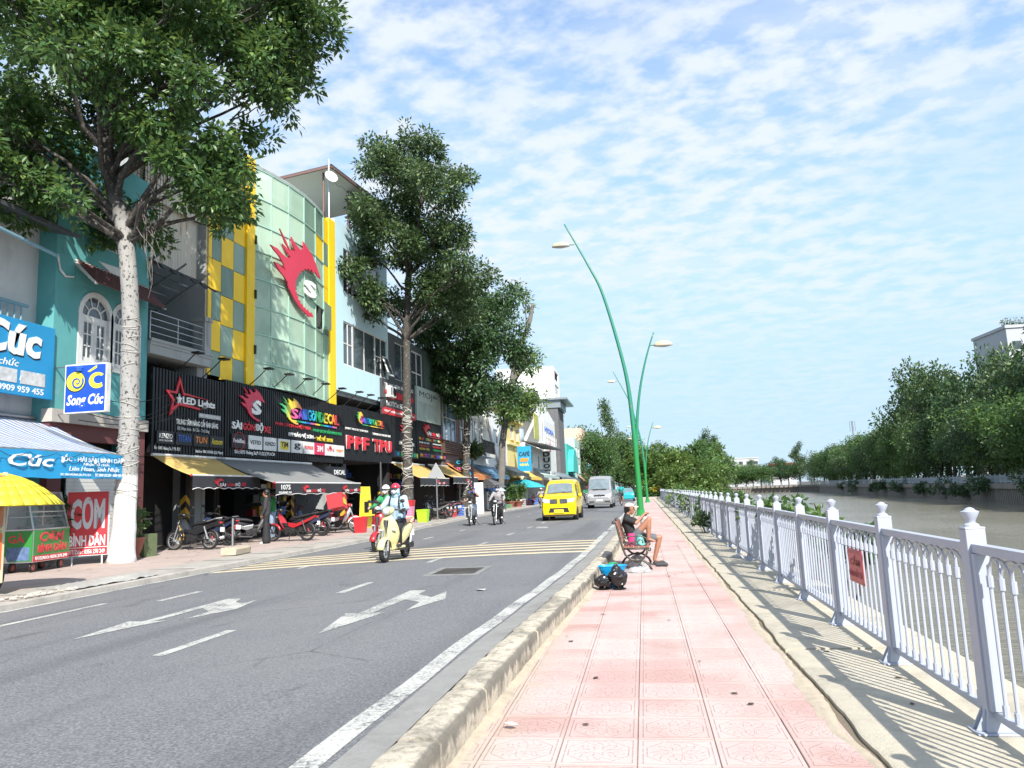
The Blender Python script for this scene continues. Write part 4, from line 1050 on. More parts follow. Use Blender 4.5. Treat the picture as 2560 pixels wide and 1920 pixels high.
# tiled hood over the windows
ROOFT = mat('maroon_roof_tile', (.11, .042, .038), .7, 0, .25, 6, .3, 30)
hd = MB(); hd.box(18.72, 21.9, -.02, .0, 8.0, 8.62); hood = hd.build('window_hood', TEAL, o)
tmsh = MB(); tmsh.prism([(0, 0), (.145, 0), (.145, .02), (.10, .045), (.045, .045), (0, .02)], 0, .26, 'y'); tile_r = tmsh.mesh('tile', ROOFT)
for r in range(5):
    for c in range(21):
        q = put('tile', tile_r, hood, (18.74+c*.150, -.70+r*.14, 7.92+r*.145)); q.rotation_euler = (radians(46), 0, 0)
b = MB(); b.prism([(-.72, 7.90), (0, 8.64), (0, 8.5), (-.66, 7.88)], 18.70, 18.76, 'x'); b.prism([(-.72, 7.90), (0, 8.64), (0, 8.5), (-.66, 7.88)], 21.86, 21.92, 'x'); b.box(18.7, 21.92, -.06, .0, 8.58, 8.66); b.build('hood_edge', mat('pale_mortar', (.5, .5, .47), .9), hood)
b = MB(); b.prism([(19.62, 8.87), (20.25, 8.62), (20.95, 8.70), (20.95, 8.95)], -.03, 0, 'y'); b.build('plaster_panel', FRAMEW, o)
window(o, 19.6, 21.3, 9.35, 10.6, .03, 2, 2)
b = MB(); b.tube([(18.02, -.02, 8.6), (18.1, -.04, 8.2), (18.3, -.05, 8.05), (18.62, -.04, 8.12)], .03, 8); b.build('drain_pipe', FRAMEW, o)
# projecting light box
lb = thing('snail_restaurant_sign', 'blue and yellow light box sign projecting beside the whitewashed tree', 'sign', (-14.42, 18.15, 4.84))
DBLUE = mat('deep_blue_face', (.015, .075, .48), .3, 0, .15, 2)
b = MB(); b.box(-.62, .62, -.09, .09, -.66, .66); b.build('box', FRAMEW, lb, bev=.01)
b = MB(); b.box(-.58, .585, -.098, -.088, -.62, .62); b.build('face', DBLUE, lb)
SY = mat('snail_yellow', (.80, .72, .06), .4, 0, .05)
def blob2(x, z, rx, rz_, m_, nm, d=.006): 
    b = MB(); b.prism([(x+rx*cos(2*pi*i/28), z+rz_*sin(2*pi*i/28)) for i in range(28)], -.102-d, -.0985, 'y'); return b.build(nm, m_, lb)
blob2(-.28, .18, .29, .28, LETK, 'letter_shadow', .0); blob2(-.28, .19, .27, .26, SY, 'snail_shell', .004)
b = MB(); P = []
for i in range(26): a = -2.2+i*.36; r = .03+.0062*i; P.append((-.23+r*cos(a), -.114, .17+r*sin(a)))
b.tube(P, [.012+.0006*i for i in range(26)], 5, False); b.build('snail_spiral', DBLUE, lb)
b = MB()
for r0, r1, m0 in ((.14, .25, 0),):
    Q = [(.36+r1*cos(a), .19+r1*.86*sin(a)) for a in np.linspace(.75, 5.4, 22)]+[(.39+r0*cos(a), .21+r0*.8*sin(a)) for a in np.linspace(5.5, .9, 22)]
    b.prism(Q, -.106, -.099, 'y')
b.build('snail_letter', SY, lb)
b = MB(); b.prism([(.06, .44), (.33, .60), (.34, .53), (.12, .42)], -.106, -.099, 'y'); b.build('accent_mark', SY, lb)
b = MB(); b.lathe([(.09, 0), (.11, .05), (.13, .09), (.10, .12), (.02, .13)], 12, (-.18, -.10, .46)); b.build('cook_hat', LETB, lb)
text('Song Cúc', -.53, .56, -.53, -.16, -.1, LETW, lb, .004, .03, .25)
b = MB(); b.bar((-1.5, 0, .62), (-.6, 0, .62), .03); b.bar((-1.5, 0, -.7), (-.6, 0, -.62), .03); b.build('bracket', STEEL, lb)

# ------------------------------------------------------------------ open balconied house between the teal house and the glass front
GREYP_ = mat('grey_plaster', (.34, .36, .36), .85, 0, .15, 1, .2, 20, dirt=.5); RUST = None
def m_rust():
    t = NT('rusty_sheet'); v = t.coord('Object')
    c = t.mix(t.noise(t.map(v, (1, 1, .15)), 3.0, 5, .65), (.52, .48, .40), (.66, .62, .52))
    c = t.mix(t.math('MULTIPLY', t.ramp(t.noise(t.map(v, (2.2, 1, .12)), 2.4, 6, .7), .52, .68), .85), c, (.28, .13, .05))
    t.col(c); t.set(Roughness=.7); return t.m
RUSTY = m_rust()
o = fr1('balcony_house', 'dark open house with steel balcony and rusty sheet cladding between teal and yellow fronts', 'house')
b = MB(); b.box(.02, 3.28, 2.6, 2.8, 0, 12); b.build('inner_wall', mat('shade_grey', (.10, .105, .11), .9, 0, .3, 1), o)
b = MB(); b.box(.02, 3.28, -.30, 2.6, 6.55, 6.95); b.build('balcony_slab', GREYP_, o)
b = MB()
for z, d in ((7.0, -.36), (6.9, -.33)): b.box(.02, 3.3, d, -.301, z-.05, z+.05)
b.build('cornice', GREYP_, o)
b = MB(); b.box(2.92, 3.28, .03, 2.5, 0, 6.54); b.box(2.90, 3.28, -.28, .2, 6.96, 8.2); b.box(2.84, 3.30, -.34, .22, 8.2, 8.34); b.build('pier', GREYP_, o)
rail(o, .1, 2.88, 7.05, 7.95, -.22, STEEL, 4, 1.4, .018)
b = MB(); corrugated(b, -.3, 3.25, .35, 9.9, 13.2, .16, .025); b.build('sheet_cladding', RUSTY, o)
b = MB(); corrugated(b, .2, 3.2, .20, 12.0, 14.4, .16, .025); b.build('sheet_cladding', RUSTY, o)
TARP = mat('dark_tarp', (.035, .035, .04), .7, 0, .3, 3, .3, 14)
b = MB(); rows = []
for i in range(13):
    x = -.1+3.2*i/12; rows.append([(x+.05*sin(i*3), .3-1.0*j/6, 9.95-.55*(j/6)-.14*abs(sin(i*1.57))*(j/6)**2+.06*mnoise.noise((i*.7, j*.5, 2))-.10*(i/12)) for j in range(7)])
b.grid(rows); b.build('tarpaulin', TARP, o, smooth=True)
b = MB()
for i in range(7): b.bar((.15, .1+.33*i, 9.7-.18*i), (2.85, .1+.33*i, 9.7-.18*i), .04)
for x in (.2, 1.5, 2.8): b.bar((x, -.5, 9.9), (x, 2.3, 8.4), .05)
b.build('roof_frame', STEEL, o)
b = MB()
for i in range(9): b.tube([(-.55+.16*i, -.1, 10.9), (-.55+.16*i, -.1, 12.9)], .012, 4)
for i in range(9): b.tube([(-.55, -.1, 10.9+.25*i), (.75, -.1, 10.9+.25*i)], .012, 4)
b.build('window_grille', BLACKM, o)
b = MB(); b.box(.05, 2.9, .9, 1.0, .3, 6.5); b.build('shop_backdrop', DARKIN, o)

# ------------------------------------------------------------------ green glass front with yellow chequer panels
def m_gglass(name, a, b_, al):
    t = NT(name); v = t.coord('Object')
    n = t.noise(t.map(v, (1, 1, .55)), .7, 4, .6)
    n2 = t.noise(t.map(v, (3, 3, .25)), 1.5, 5, .7)
    c = t.mix(t.ramp(n, .35, .7), a, b_); c = t.mix(t.math('MULTIPLY', t.ramp(n2, .55, .8), .35), c, mul(a, .5))
    oi = t.n('ShaderNodeObjectInfo'); c = t.mix(t.ramp(oi.outputs['Random'], .2, .9), c, mul(b_, 1.15))
    t.col(c); t.set(Roughness=.22, Specular_IOR_Level=.6, Alpha=al); return t.m
GG = m_gglass('green_glass', (.36, .54, .40), (.58, .76, .58), .58); GG2 = m_gglass('dark_green_glass', (.13, .22, .17), (.24, .35, .27), .85)
YEL = mat('yellow_cladding', (.92, .60, .02), .42, 0, .10, 1.4, dirt=.15, dcol=(.40, .25, .06))
MULL = mat('green_mullion', (.38, .60, .50), .4, .1, .1)
o = fr1('glass_front_building', 'four-storey building with curved green glass front, yellow panels and a red flame emblem', 'building')
GZ = [6.36, 7.30, 8.47, 9.62, 10.80, 11.98, 13.12, 14.28, 15.55]
cc = [3.32, 3.68, 4.26, 5.08, 5.88]
b = MB(); b.box(3.3, 14.0, 1.3, 1.5, 6.2, 15.4); inn = b.build('inner_wall', mat('inner_cream', (.42, .50, .40), .85, 0, .15, 1), o)
for zz in (6.6, 9.9, 13.2):
    b = MB(); b.box(3.3, 14.0, .25, 1.3, zz-.12, zz+.12); b.build('floor_slab', mat('slab_grey', (.4, .42, .38), .9), o)
for x in (6.9, 8.5, 10.2, 11.6):
    for z in (7.2, 10.3): window(inn, x, x+.85, z, z+1.55, 1.2, 2, 3)
b = MB(); b.box(3.28, 3.46, .0, 9, 0, 15.3); b.build('side_wall', GREYP_, o)
b = MB(); b.box(13.84, 14.0, .3, 9, 0, 15.3); b.build('side_wall', GREYP_, o)
b = MB(); b.box(3.46, 13.84, .3, 9, 15.0, 15.3); b.build('roof_slab', GREYP_, o)
b = MB(); b.box(3.46, 13.84, 8.8, 9, 0, 15); b.build('back_wall', GREYP_, o)
def panel(x0, x1, z0, z1, m_, nm, y0=0., y1=None, th=.05):
    y1 = y0 if y1 is None else y1; b = MB(); g_ = .012
    b.add([(x0+g_, y0, z0+g_), (x1-g_, y1, z0+g_), (x1-g_, y1, z1-g_), (x0+g_, y0, z1-g_), (x0+g_, y0+th, z0+g_), (x1-g_, y1+th, z0+g_), (x1-g_, y1+th, z1-g_), (x0+g_, y0+th, z1-g_)], [(0,1,2,3),(7,6,5,4),(0,4,5,1),(1,5,6,2),(2,6,7,3),(3,7,4,0)])
    return b.build(nm, m_, o)
for r in range(8):
    off = .38*((0, 1, 2)[1]); 
    for c in range(4):
        z0 = GZ[r]-.25+(.0, .0, -.18, -.36)[c]*0; 
        gl = (c == 0 and False) or ((r+c) % 2 == 1 and c > 0)
        panel(cc[c], cc[c+1], GZ[r]-.1*(c > 1), GZ[r+1]-.1*(c > 1), GG2 if gl else YEL, 'glass_pane' if gl else 'yellow_panel')
b = MB(); b.box(5.88, 6.46, -.10, .12, 6.05, 15.85); pi_ = b.build('pilaster', YEL, o, bev=.02)
b = MB(); b.box(13.24, 13.95, -.06, .14, 6.05, 15.75); b.build('pilaster', YEL, o, bev=.02)
for z in (7.6, 9.9, 12.2): MB().box(6.40, 6.50, -.16, -.101, z, z+.36).build('lamp_bracket', BLACKM, pi_)
gx = [6.46, 7.45, 8.62, 9.95, 11.25, 12.5]
def gy(x): return -.04-.40*sin(pi*min(1, max(0, (x-6.46)/6.3)))**.9
for r in range(8):
    for c in range(5):
        if r >= 6 and c == 4 and r != 7: panel(gx[c], gx[c+1], GZ[r], GZ[r+1], YEL, 'yellow_panel', gy(gx[c]), gy(gx[c+1])); continue
        if r == 3 and c == 4: continue
        panel(gx[c], gx[c+1], GZ[r], GZ[r+1], GG2 if (r > 5 and c > 2) else GG, 'glass_pane', gy(gx[c]), gy(gx[c+1]), .02)
for r in range(8): panel(12.5, 13.24, GZ[r], GZ[r+1], YEL if r in (4, 5, 7) else GG2 if r in (3, 6) else GG, 'yellow_panel' if r in (4, 5, 7) else 'glass_pane', gy(12.5), -.02)
# open hinged casement hanging out of the curtain wall, and one in the chequer bay
sa = panel(11.30, 12.45, 9.65, 10.85, GG2, 'open_casement', gy(11.3)-.02, gy(12.45)-.02, .03); sa.location = (0, -.42, .05); 
b = MB()
for x in gx: b.box(x-.022, x+.022, gy(x)-.03, gy(x)+.05, 6.34, 15.6)
for z in GZ:
    for c in range(5): b.bar((gx[c], gy(gx[c])-.012, z), (gx[c+1], gy(gx[c+1])-.012, z), .05, .04)
b.build('mullions', MULL, o)
b = MB()
for c in range(5): b.bar((gx[c], gy(gx[c])+.02, 15.63), (gx[c+1], gy(gx[c+1])+.02, 15.63), .12, .10)
b.build('parapet', GREYP_, o)
oc = panel(4.28, 5.06, 10.82, 11.95, GG2, 'open_casement', -.04, -.04, .03)
oc.rotation_euler = (radians(-9), 0, 0); oc.location = (0, 1.75, .22)
fe = MB(); fe.prism([(6.78+a*4.5, 9.9+c*3.36) for a, c in FLAME], -.60, -.54, 'y'); fe.build('flame_emblem', mat('emblem_red', (.60, .045, .085), .4, 0, .1, 1), o)
text('S', 9.78, 10.92, 10.85, 11.62, -.54, LETW, o, .03, .05)
b = MB(); b.tube([(8.6, 1.0, 15.3), (8.6, 1.0, 16.0)], .03, 6); b.build('vent_pipe', FRAMEW, o)

# ------------------------------------------------------------------ light blue building
LBLUE = mat('light_blue_plaster', (.52, .72, .80), .8, 0, .07, .7, .12, 20, dirt=.18, dcol=(.35, .42, .45))
o = fr1('light_blue_building', 'light blue plastered building with white casement windows beside the glass front', 'building')
h1 = (15.0, 19.7, 12.35, 14.72); h2 = (14.92, 20.8, 8.5, 10.8)
wall(o, 14.02, 20.98, 7.1, 16.0, [h1, h2], LBLUE)
b = MB(); b.box(14.02, 14.2, .22, 8, 7.1, 16.0); b.build('side_wall', LBLUE, o)
b = MB(); b.box(20.8, 20.98, .22, 8, 7.1, 15.8); b.build('side_wall', LBLUE, o)
b = MB(); b.box(14.2, 20.8, .22, 8, 15.2, 15.4); b.build('roof_slab', LBLUE, o)
b = MB(); b.box(14.1, 20.9, .22, 8, 6.9, 7.1); b.build('floor_slab', GREYP_, o)
b = MB(); b.box(14.2, 20.8, 7.8, 8.0, 0, 15.2); b.build('back_wall', LBLUE, o)
window(o, 15.0, 16.2, 12.35, 14.72, .04, 2, 2, fr=.07); window(o, 16.2, 19.7, 13.5, 14.72, .04, 3, 1, fr=.06); window(o, 16.2, 19.7, 12.35, 13.5, .04, 3, 1, fr=.06)
window(o, 14.92, 16.15, 8.5, 10.8, .04, 2, 2, fr=.08); window(o, 16.15, 19.1, 8.5, 10.8, .04, 2, 1, fr=.06); window(o, 19.1, 20.8, 8.5, 10.8, .04, 2, 2, fr=.07)
CURT = mat('grey_curtain', (.42, .42, .40), .9, 0, .15, 5)
for x0, x1, z0, z1 in ((15.0, 20.7, 8.55, 10.75), (15.1, 17.2, 12.4, 13.4)):
    b = MB(); rows = [[(x0+(x1-x0)*i/60, .26+.05*sin(i*1.3), z) for i in range(61)] for z in (z0, z1)]; b.grid(rows); b.build('curtain', CURT, o, smooth=True)
for x, z, w_, h_ in ((15.62, 12.4, .55, 1.25), (20.0, 8.55, .75, 1.2)):
    w = window(o, 0, w_, -h_, 0, -.04, 1, 1, fr=.06, name='open_casement'); w.location = (x, -.03, z+h_); w.rotation_euler = (radians(-20), 0, 0)
ac = thing('air_conditioner', 'white air conditioner unit on the light blue wall beside the red lettered sign', 'air conditioner', (F1[0]+cos(RZ1)*20.55+.28, F1[1]+sin(RZ1)*20.55, 7.72), RZ1)
b = MB(); b.box(-.45, .45, -.18, .16, -.32, .32); b.build('casing', WHITE, ac, bev=.02)
b = MB(); b.torus((-.12+.28, -.19, 0), .24, .015, 'y', 24, 6)
for i in range(5): b.torus((.16, -.188, 0), .05+.04*i, .005, 'y', 20, 4)
b.build('fan_grille', BLACKM, ac)
b = MB(); b.lathe([(.23, -.186), (.23, -.18)], 24, (.16, 0, 0), 'y'); b.build('fan', DARKIN, ac)
b = MB(); 
for i in range(5): b.box(-.40+i*.05, -.38+i*.05, -.186, -.18, -.2, .22)
b.build('louvre', BLACKM, ac)
b = MB(); b.bar((-.35, 0, -.33), (-.35, .25, -.33), .03); b.bar((.35, 0, -.33), (.35, .25, -.33), .03); b.build('bracket', STEEL, ac)
# roof canopy behind the parapets
o = fr1('roof_canopy', 'grey corrugated roof canopy with cream underside above the parapets', 'canopy')
CORR = mat('grey_corrugated', (.22, .25, .27), .5, .4, .15, 2); CREAM = mat('cream_soffit', (.58, .52, .42), .8, 0, .06)
def slope(x, y): return 18.9+.06*(x-14.0)-.10*y
b = MB(); rows = []
for i in range(81): x = 13.9+7.0*i/80; rows.append([(x, y, slope(x, y)+.025*(i % 2)) for y in (.1, 7.)])
b.grid(rows); b.build('roof_sheet', CORR, o)
b = MB(); b.grid([[(x, y, slope(x, y)-.16) for y in (.2, 6.9)] for x in (14.0, 16, 18, 20.8)]); b.build('soffit', CREAM, o)
b = MB(); RB = mat('red_oxide', (.17, .10, .085), .6)
b.bar((13.95, .15, slope(14, .15)-.09), (13.95, 7.0, slope(14, 7)-.09), .09, .14); b.bar((14, .15, slope(14, .15)-.09), (20.9, .15, slope(20.9, .15)-.09), .09, .14); b.build('fascia', RB, o)
b = MB()
for x in (14.4, 17.4, 20.5): b.tube([(x, .8, 15.0), (x, .8, slope(x, .8)-.1)], .06, 8); b.tube([(x, 7, 15.0), (x, 7, slope(x, 7)-.1)], .06, 8)
b.build('post', RB, o)
b = MB(); P = [(14.1+i*.34, .7, slope(14.1+i*.34, .7)-.25-.12*abs(sin(i*.9))) for i in range(20)]; b.tube(P, .01, 4, False); lw_ = b.build('light_string', BLACKM, o)
for i in range(1, 20, 4): MB().ell((P[i][0], .7, P[i][2]-.10), (.05, .05, .07), 8, 6).build('bulb', BULB, lw_, smooth=True)
sd_ = thing('satellite_dish', 'white satellite dish on a pole above the yellow parapet', 'satellite dish', (F1[0]+cos(RZ1)*13.1+.1, F1[1]+sin(RZ1)*13.1, 15.6), RZ1)
b = MB(); b.tube([(.30, .1, -.6), (.30, .1, 3.3)], .05, 8); b.build('pole', STEEL, sd_)
b = MB(); b.lathe([(.02, .0), (.13, .01), (.25, .04), (.34, .09), (.335, .095), (.24, .055), (.02, .012)], 24, (0, 0, 0)); d_ = b.build('dish', WHITE, sd_, smooth=True); d_.location = (.05, -.12, 2.2); d_.rotation_euler = (radians(70), radians(-10), radians(-35))
b = MB(); b.tube([(0, 0, .1), (.0, .1, .55)], .012, 6); b.build('feed_arm', STEEL, d_)
# ------------------------------------------------------------------ dark shop signboards along the block
SLAT = mat('black_slat', (.013, .014, .017), .45, .15, .25, 2, dirt=.12, dcol=(.06, .06, .065))
def slat_board(label, s0, s1, z0, z1, name='shop_sign', y=-.16):
    o = fr1(name, label, 'sign'); b = MB()
    b.box(s0, s1, y+.03, y+.16, z0, z1); b.build('board', SLAT, o)
    n = int((s1-s0)/.155); w = (s1-s0)/n; m0 = MB().box(0, w*.62, -.03, 0.029, z0, z1).mesh('slat', SLAT)
    for i in range(n): put('slat', m0, o, (s0+w*i+.01, y, 0))
    b = MB()
    for x in np.arange(s0+.4, s1, 1.9): b.bar((x, y+.15, z0+.3), (x, .25, z0+.3), .04); b.bar((x, y+.15, z1-.3), (x, .25, z1-.3), .04)
    b.build('bracket', BLACKM, o)
    return o
SY0 = -.195
LETM = mat('silver_letters', (.55, .56, .58), .4, .1)
def plate(o, x0, x1, z0, z1, m_, y=SY0-.005, th=.05): 
    b = MB(); b.box(x0, x1, y-th, y, z0, z1); return b.build('brand_plate', m_, o, bev=.008)
DKP = mat('dark_plate', (.02, .022, .03), .35)
o = slat_board('black slatted sign with red outlined star, nearest the camera', .33, 4.30, 3.38, 6.15)
Q = [(1.62, 6.0), (1.86, 5.40), (3.25, 5.40), (2.2, 5.25), (1.95, 5.22), (1.62, 5.78)]
star_o = [(1.63, 6.0), (1.86, 5.47), (3.35, 5.36), (1.93, 5.40), (1.84, 5.36), (1.64, 5.80), (1.50, 5.40), (1.12, 5.40), (1.38, 5.20), (1.30, 4.93), (1.60, 5.12), (2.75, 5.02), (2.78, 4.96), (1.60, 5.02), (1.12, 4.62), (1.27, 5.16), (.92, 5.47), (1.42, 5.47)]
b = MB(); b.prism(star_o, SY0-.05, SY0-.005, 'y'); b.build('star_outline', LETR, o)
b = MB(); b.prism([(1.62+(.15 if i % 2 == 0 else .06)*sin(pi*i/5), 5.22+(.20 if i % 2 == 0 else .08)*cos(pi*i/5)) for i in range(10)], SY0-.06, SY0-.005, 'y'); b.build('star', LETW, o)
text('LED Lights', 1.82, 3.65, 5.02, 5.34, SY0-.02, LETW, o, .015, .03)
b = MB(); b.box(2.72, 4.02, SY0-.03, SY0-.005, 4.70, 4.86); b.build('word_plate', mat('grey_plate', (.35, .36, .37), .5), o)
text('PROFESSIONAL', 2.76, 3.98, 4.73, 4.83, SY0-.032, LETW, o, .004, .01)
text('TRUNG TÂM NÂNG CẤP ÁNH SÁNG', 1.52, 3.88, 4.38, 4.66, SY0-.01, LETW, o, .006, .02)
text('Độ Nhan Anh - Bi Cầu - Trợ Sáng', 1.58, 3.36, 4.16, 4.34, SY0-.01, LETM, o, .004, .012)
for x0, t1, m1, t2 in ((.52, 'KENZO', LETR, 'SAFELY BRIGHTER'), (1.48, 'TITAN', LETB, None), (2.42, 'TUN', LETO, None), (3.34, 'Aozoom', LETY, None)):
    p = plate(o, x0, x0+.86, 3.68, 4.10, DKP); text(t1, x0+.1, x0+.76, 3.86 if t2 else 3.80, 4.02, SY0-.058, m1 if t1 != 'KENZO' else LETW, p, .004, .01, .1)
    if t2: text(t2, x0+.1, x0+.76, 3.76, 3.82, SY0-.058, LETW, p, .002, .01)
text('Đc: 1085 Hoàng Sa, P.14, Q.3', .45, 1.75, 3.46, 3.60, SY0-.01, LETW, o, .004, .015); text('Hotline: 086 2436826 (Lộc Phạm)', 2.6, 4.2, 3.44, 3.58, SY0-.01, LETW, o, .004, .015)

o = slat_board('long black slatted sign with red flame logo and rainbow lettering over grey awning', 4.34, 14.38, 3.42, 6.28)
flame(o, 5.15, 6.98, 4.86, 6.16, SY0-.01, mat('logo_red', (.66, .05, .10), .45), .05)
text('S', 6.02, 6.75, 5.12, 5.72, SY0-.03, LETW, o, .03, .05)
text('SÀI', 4.74, 5.40, 4.46, 4.80, SY0-.02, LETW, o, .02, .03); text('GÒN', 5.46, 6.30, 4.46, 4.80, SY0-.02, LETR, o, .02, .03); text('ĐỘ', 6.36, 6.92, 4.42, 4.84, SY0-.02, LETW, o, .02, .03); text('XE', 6.98, 7.5, 4.46, 4.72, SY0-.02, LETR, o, .02, .03)
def m_rain():
    t = NT('rainbow_print'); q = t.n('ShaderNodeSeparateXYZ'); t.l(t.coord('Generated'), q.inputs[0])
    r = t.n('ShaderNodeValToRGB'); t.l(q.outputs[0], r.inputs[0]); e = r.color_ramp.elements
    e[0].color = (.02, .35, .12, 1); e[1].color = (.7, .06, .12, 1)
    for p, c in ((.25, (.10, .5, .2)), (.45, (.85, .72, .05)), (.75, (.85, .5, .1))): k = e.new(p); k.color = (*c, 1)
    t.col(r.outputs[0]); t.set(Roughness=.45); return t.m
RAIN = m_rain()
flame(o, 8.1, 10.1, 4.98, 6.12, SY0-.01, RAIN, .05)
text('S', 9.05, 9.75, 5.22, 5.66, SY0-.04, LETP, o, .025, .03)
rainbow('ÀIGÒNDECAL', 9.8, 13.85, 5.26, 5.74, SY0-.03, o, [LETV, LETB, LETC, LETC, LETG, LETG, LETY, LETY, LETO, LETR])
b = MB()
for i in range(10): b.mi = i % 5; b.box(9.2+i*.44, 9.2+(i+1)*.44, SY0-.03, SY0-.005, 5.10, 5.17)
b.build('underline', [LETY, LETG, LETC, LETB, LETP], o)
text('PHIM CÁCH NHIỆT USA', 7.88, 11.0, 4.80, 5.02, SY0-.01, LETR, o, .012, .015); text('- WRAP DECAL ĐỔI MÀU XE HƠI', 11.1, 14.15, 4.78, 5.0, SY0-.01, LETG, o, .012, .015)
text('PPF BẢO VỆ SƠN -', 8.98, 11.4, 4.40, 4.66, SY0-.01, LETW, o, .012, .02); text('THIẾT KẾ TEM XE', 11.5, 13.2, 4.40, 4.66, SY0-.01, LETY, o, .012, .02)
WP = mat('white_plate', (.74, .74, .72), .4); RP = mat('crimson_plate', (.58, .03, .10), .4)
xs_ = [4.70, 5.84, 6.94, 8.06, 9.16, 10.24, 11.30, 12.34, 13.38]
for x0, t1, m1 in zip(xs_, ('PedalBox', 'VSTED', 'KENZO', 'TJM', 'g', 'PROFENDER', '3M', 'VIN', 'tagger'), (LETW, LETK, LETK, LETK, LETK, LETR, LETW, LETR, LETO)):
    p = plate(o, x0, x0+.98, 3.74, 4.28, DKP if t1 == 'PedalBox' else RP if t1 == '3M' else WP)
    big = t1 in ('3M', 'TJM', 'g')
    if t1 == 'TJM': MB().box(x0+.16, x0+.82, SY0-.066, SY0-.056, 3.84, 4.18).build('badge', LETY, p)
    text(t1, x0+(.2 if big else .1), x0+(.78 if big else .88), 3.88 if big else 3.94, 4.16 if big else 4.10, SY0-.068 if t1 == 'TJM' else SY0-.058, m1, p, .004, .02)
    if t1 == 'VIN': MB().prism([(x0+.49+.14*cos(2*pi*i/9), 4.12+.09*sin(2*pi*i/9)) for i in range(9)], SY0-.062, SY0-.0555, 'y').build('badge', LETR, p)
    if t1 == 'PedalBox': MB().torus((x0+.49, SY0-.058, 4.01), .34, .012, 'y', 24, 5).build('badge', LETR, p)
text('Đ/c:1075 Hoàng Sa,P.11,Q.3,TP.HCM', 4.95, 7.85, 3.50, 3.68, SY0-.01, LETW, o, .006, .018)
for i, x in enumerate((5.2, 6.0, 6.75, 7.5, 7.9, 8.4, 9.1, 9.8, 10.5, 11.2)):
    pass
o = slat_board('black slatted sign with large red PPF TPU letters', 14.44, 20.80, 3.60, 6.36)
flame(o, 15.85, 16.75, 5.55, 6.18, SY0-.01, RAIN, .05); rainbow('SÀIGÒNDECAL', 16.35, 19.6, 5.62, 5.92, SY0-.02, o, [LETP, LETV, LETB, LETC, LETC, LETG, LETG, LETY, LETY, LETO, LETR]); MB().box(16.6, 19.5, SY0-.03, SY0-.005, 5.50, 5.55).build('underline', RAIN, o)
text('(PAINT PROTECTION FILM', 14.6, 17.4, 5.12, 5.26, SY0-.01, LETW, o, .006, .015); text('THERMOPLASTIC POLYURETHANE', 18.0, 20.6, 5.08, 5.20, SY0-.01, LETW, o, .006, .015)
for ch, x0, x1 in (('P', 14.75, 15.55), ('P', 15.72, 16.5), ('F', 16.68, 17.4), ('T', 18.05, 18.85), ('P', 18.95, 19.7), ('U', 19.82, 20.6)):
    text(ch, x0-.05, x1-.05, 4.16, 4.86, SY0-.005, LETW, o, .008, .03); text(ch, x0, x1, 4.18, 4.84, SY0-.05, LETR, o, .04, .03)
o = slat_board('black slatted sign with flame logo partly hidden by the string-wound trunk', 20.95, 24.9, 3.95, 6.38)
flame(o, 22.0, 24.2, 5.05, 6.3, SY0-.01, LETR, .05); text('SÀI GÒN ĐỘ XE', 21.9, 24.5, 4.72, 5.0, SY0-.02, LETW, o, .015, .02)
b = MB(); b.box(21.0, 25.0, SY0-.10, SY0-.005, 4.0, 4.36); p = b.build('lit_strip', DKP, o); rainbow('SAI GON VEHICLE CARE', 21.1, 24.9, 4.08, 4.30, SY0-.11, p, [LETB, LETC, LETC, LETG, LETG, LETG, LETG, LETY, LETW, LETO, LETR, LETR], .03, .006)
o = slat_board('black slatted sign farthest along the row with small coloured lines of text', 25.0, 30.5, 4.05, 6.42)
flame(o, 26.1, 27.6, 5.55, 6.36, SY0-.01, LETR, .05); text('SÀI', 26.9, 27.8, 5.62, 5.9, SY0-.02, LETW, o, .01, .03); text('GÒN', 27.9, 28.8, 5.62, 5.9, SY0-.02, LETR, o, .01, .03); text('ĐỘ', 28.9, 29.6, 5.6, 5.92, SY0-.02, LETW, o, .01, .03); text('XE', 29.65, 30.2, 5.62, 5.86, SY0-.02, LETR, o, .01, .03)
MB().box(27.0, 29.8, SY0-.03, SY0-.005, 5.52, 5.56).build('underline', LETR, o)
rainbow('WRAP DECAL PPF NANO', 25.4, 30.2, 5.26, 5.42, SY0-.01, o, [LETY, LETO, LETR, LETR, LETG, LETG, LETY, LETW], .03, .004)
for i, (x, z, m_, s_) in enumerate(((25.5, 5.04, LETW, 'PHIM XE HƠI'), (28.1, 5.04, LETW, 'ĐỘ ĐÈN XE MÁY'), (25.5, 4.84, LETR, 'DÁN DECAL'), (28.1, 4.84, LETR, 'PHỤ KIỆN XE'), (25.5, 4.64, LETY, 'SƠN XE'), (28.1, 4.64, LETG, 'CHĂM SÓC XE'))): text(s_, x, x+1.9, z, z+.13, SY0-.01, m_, o, .004, .025)
b = MB(); b.box(25.2, 30.7, SY0-.10, SY0-.005, 4.10, 4.42); p = b.build('lit_strip', DKP, o); rainbow('PROTECT AND DECORATE', 25.4, 30.5, 4.17, 4.36, SY0-.11, p, [LETY, LETO, LETR, LETP, LETV, LETV, LETB, LETC], .03, .006)
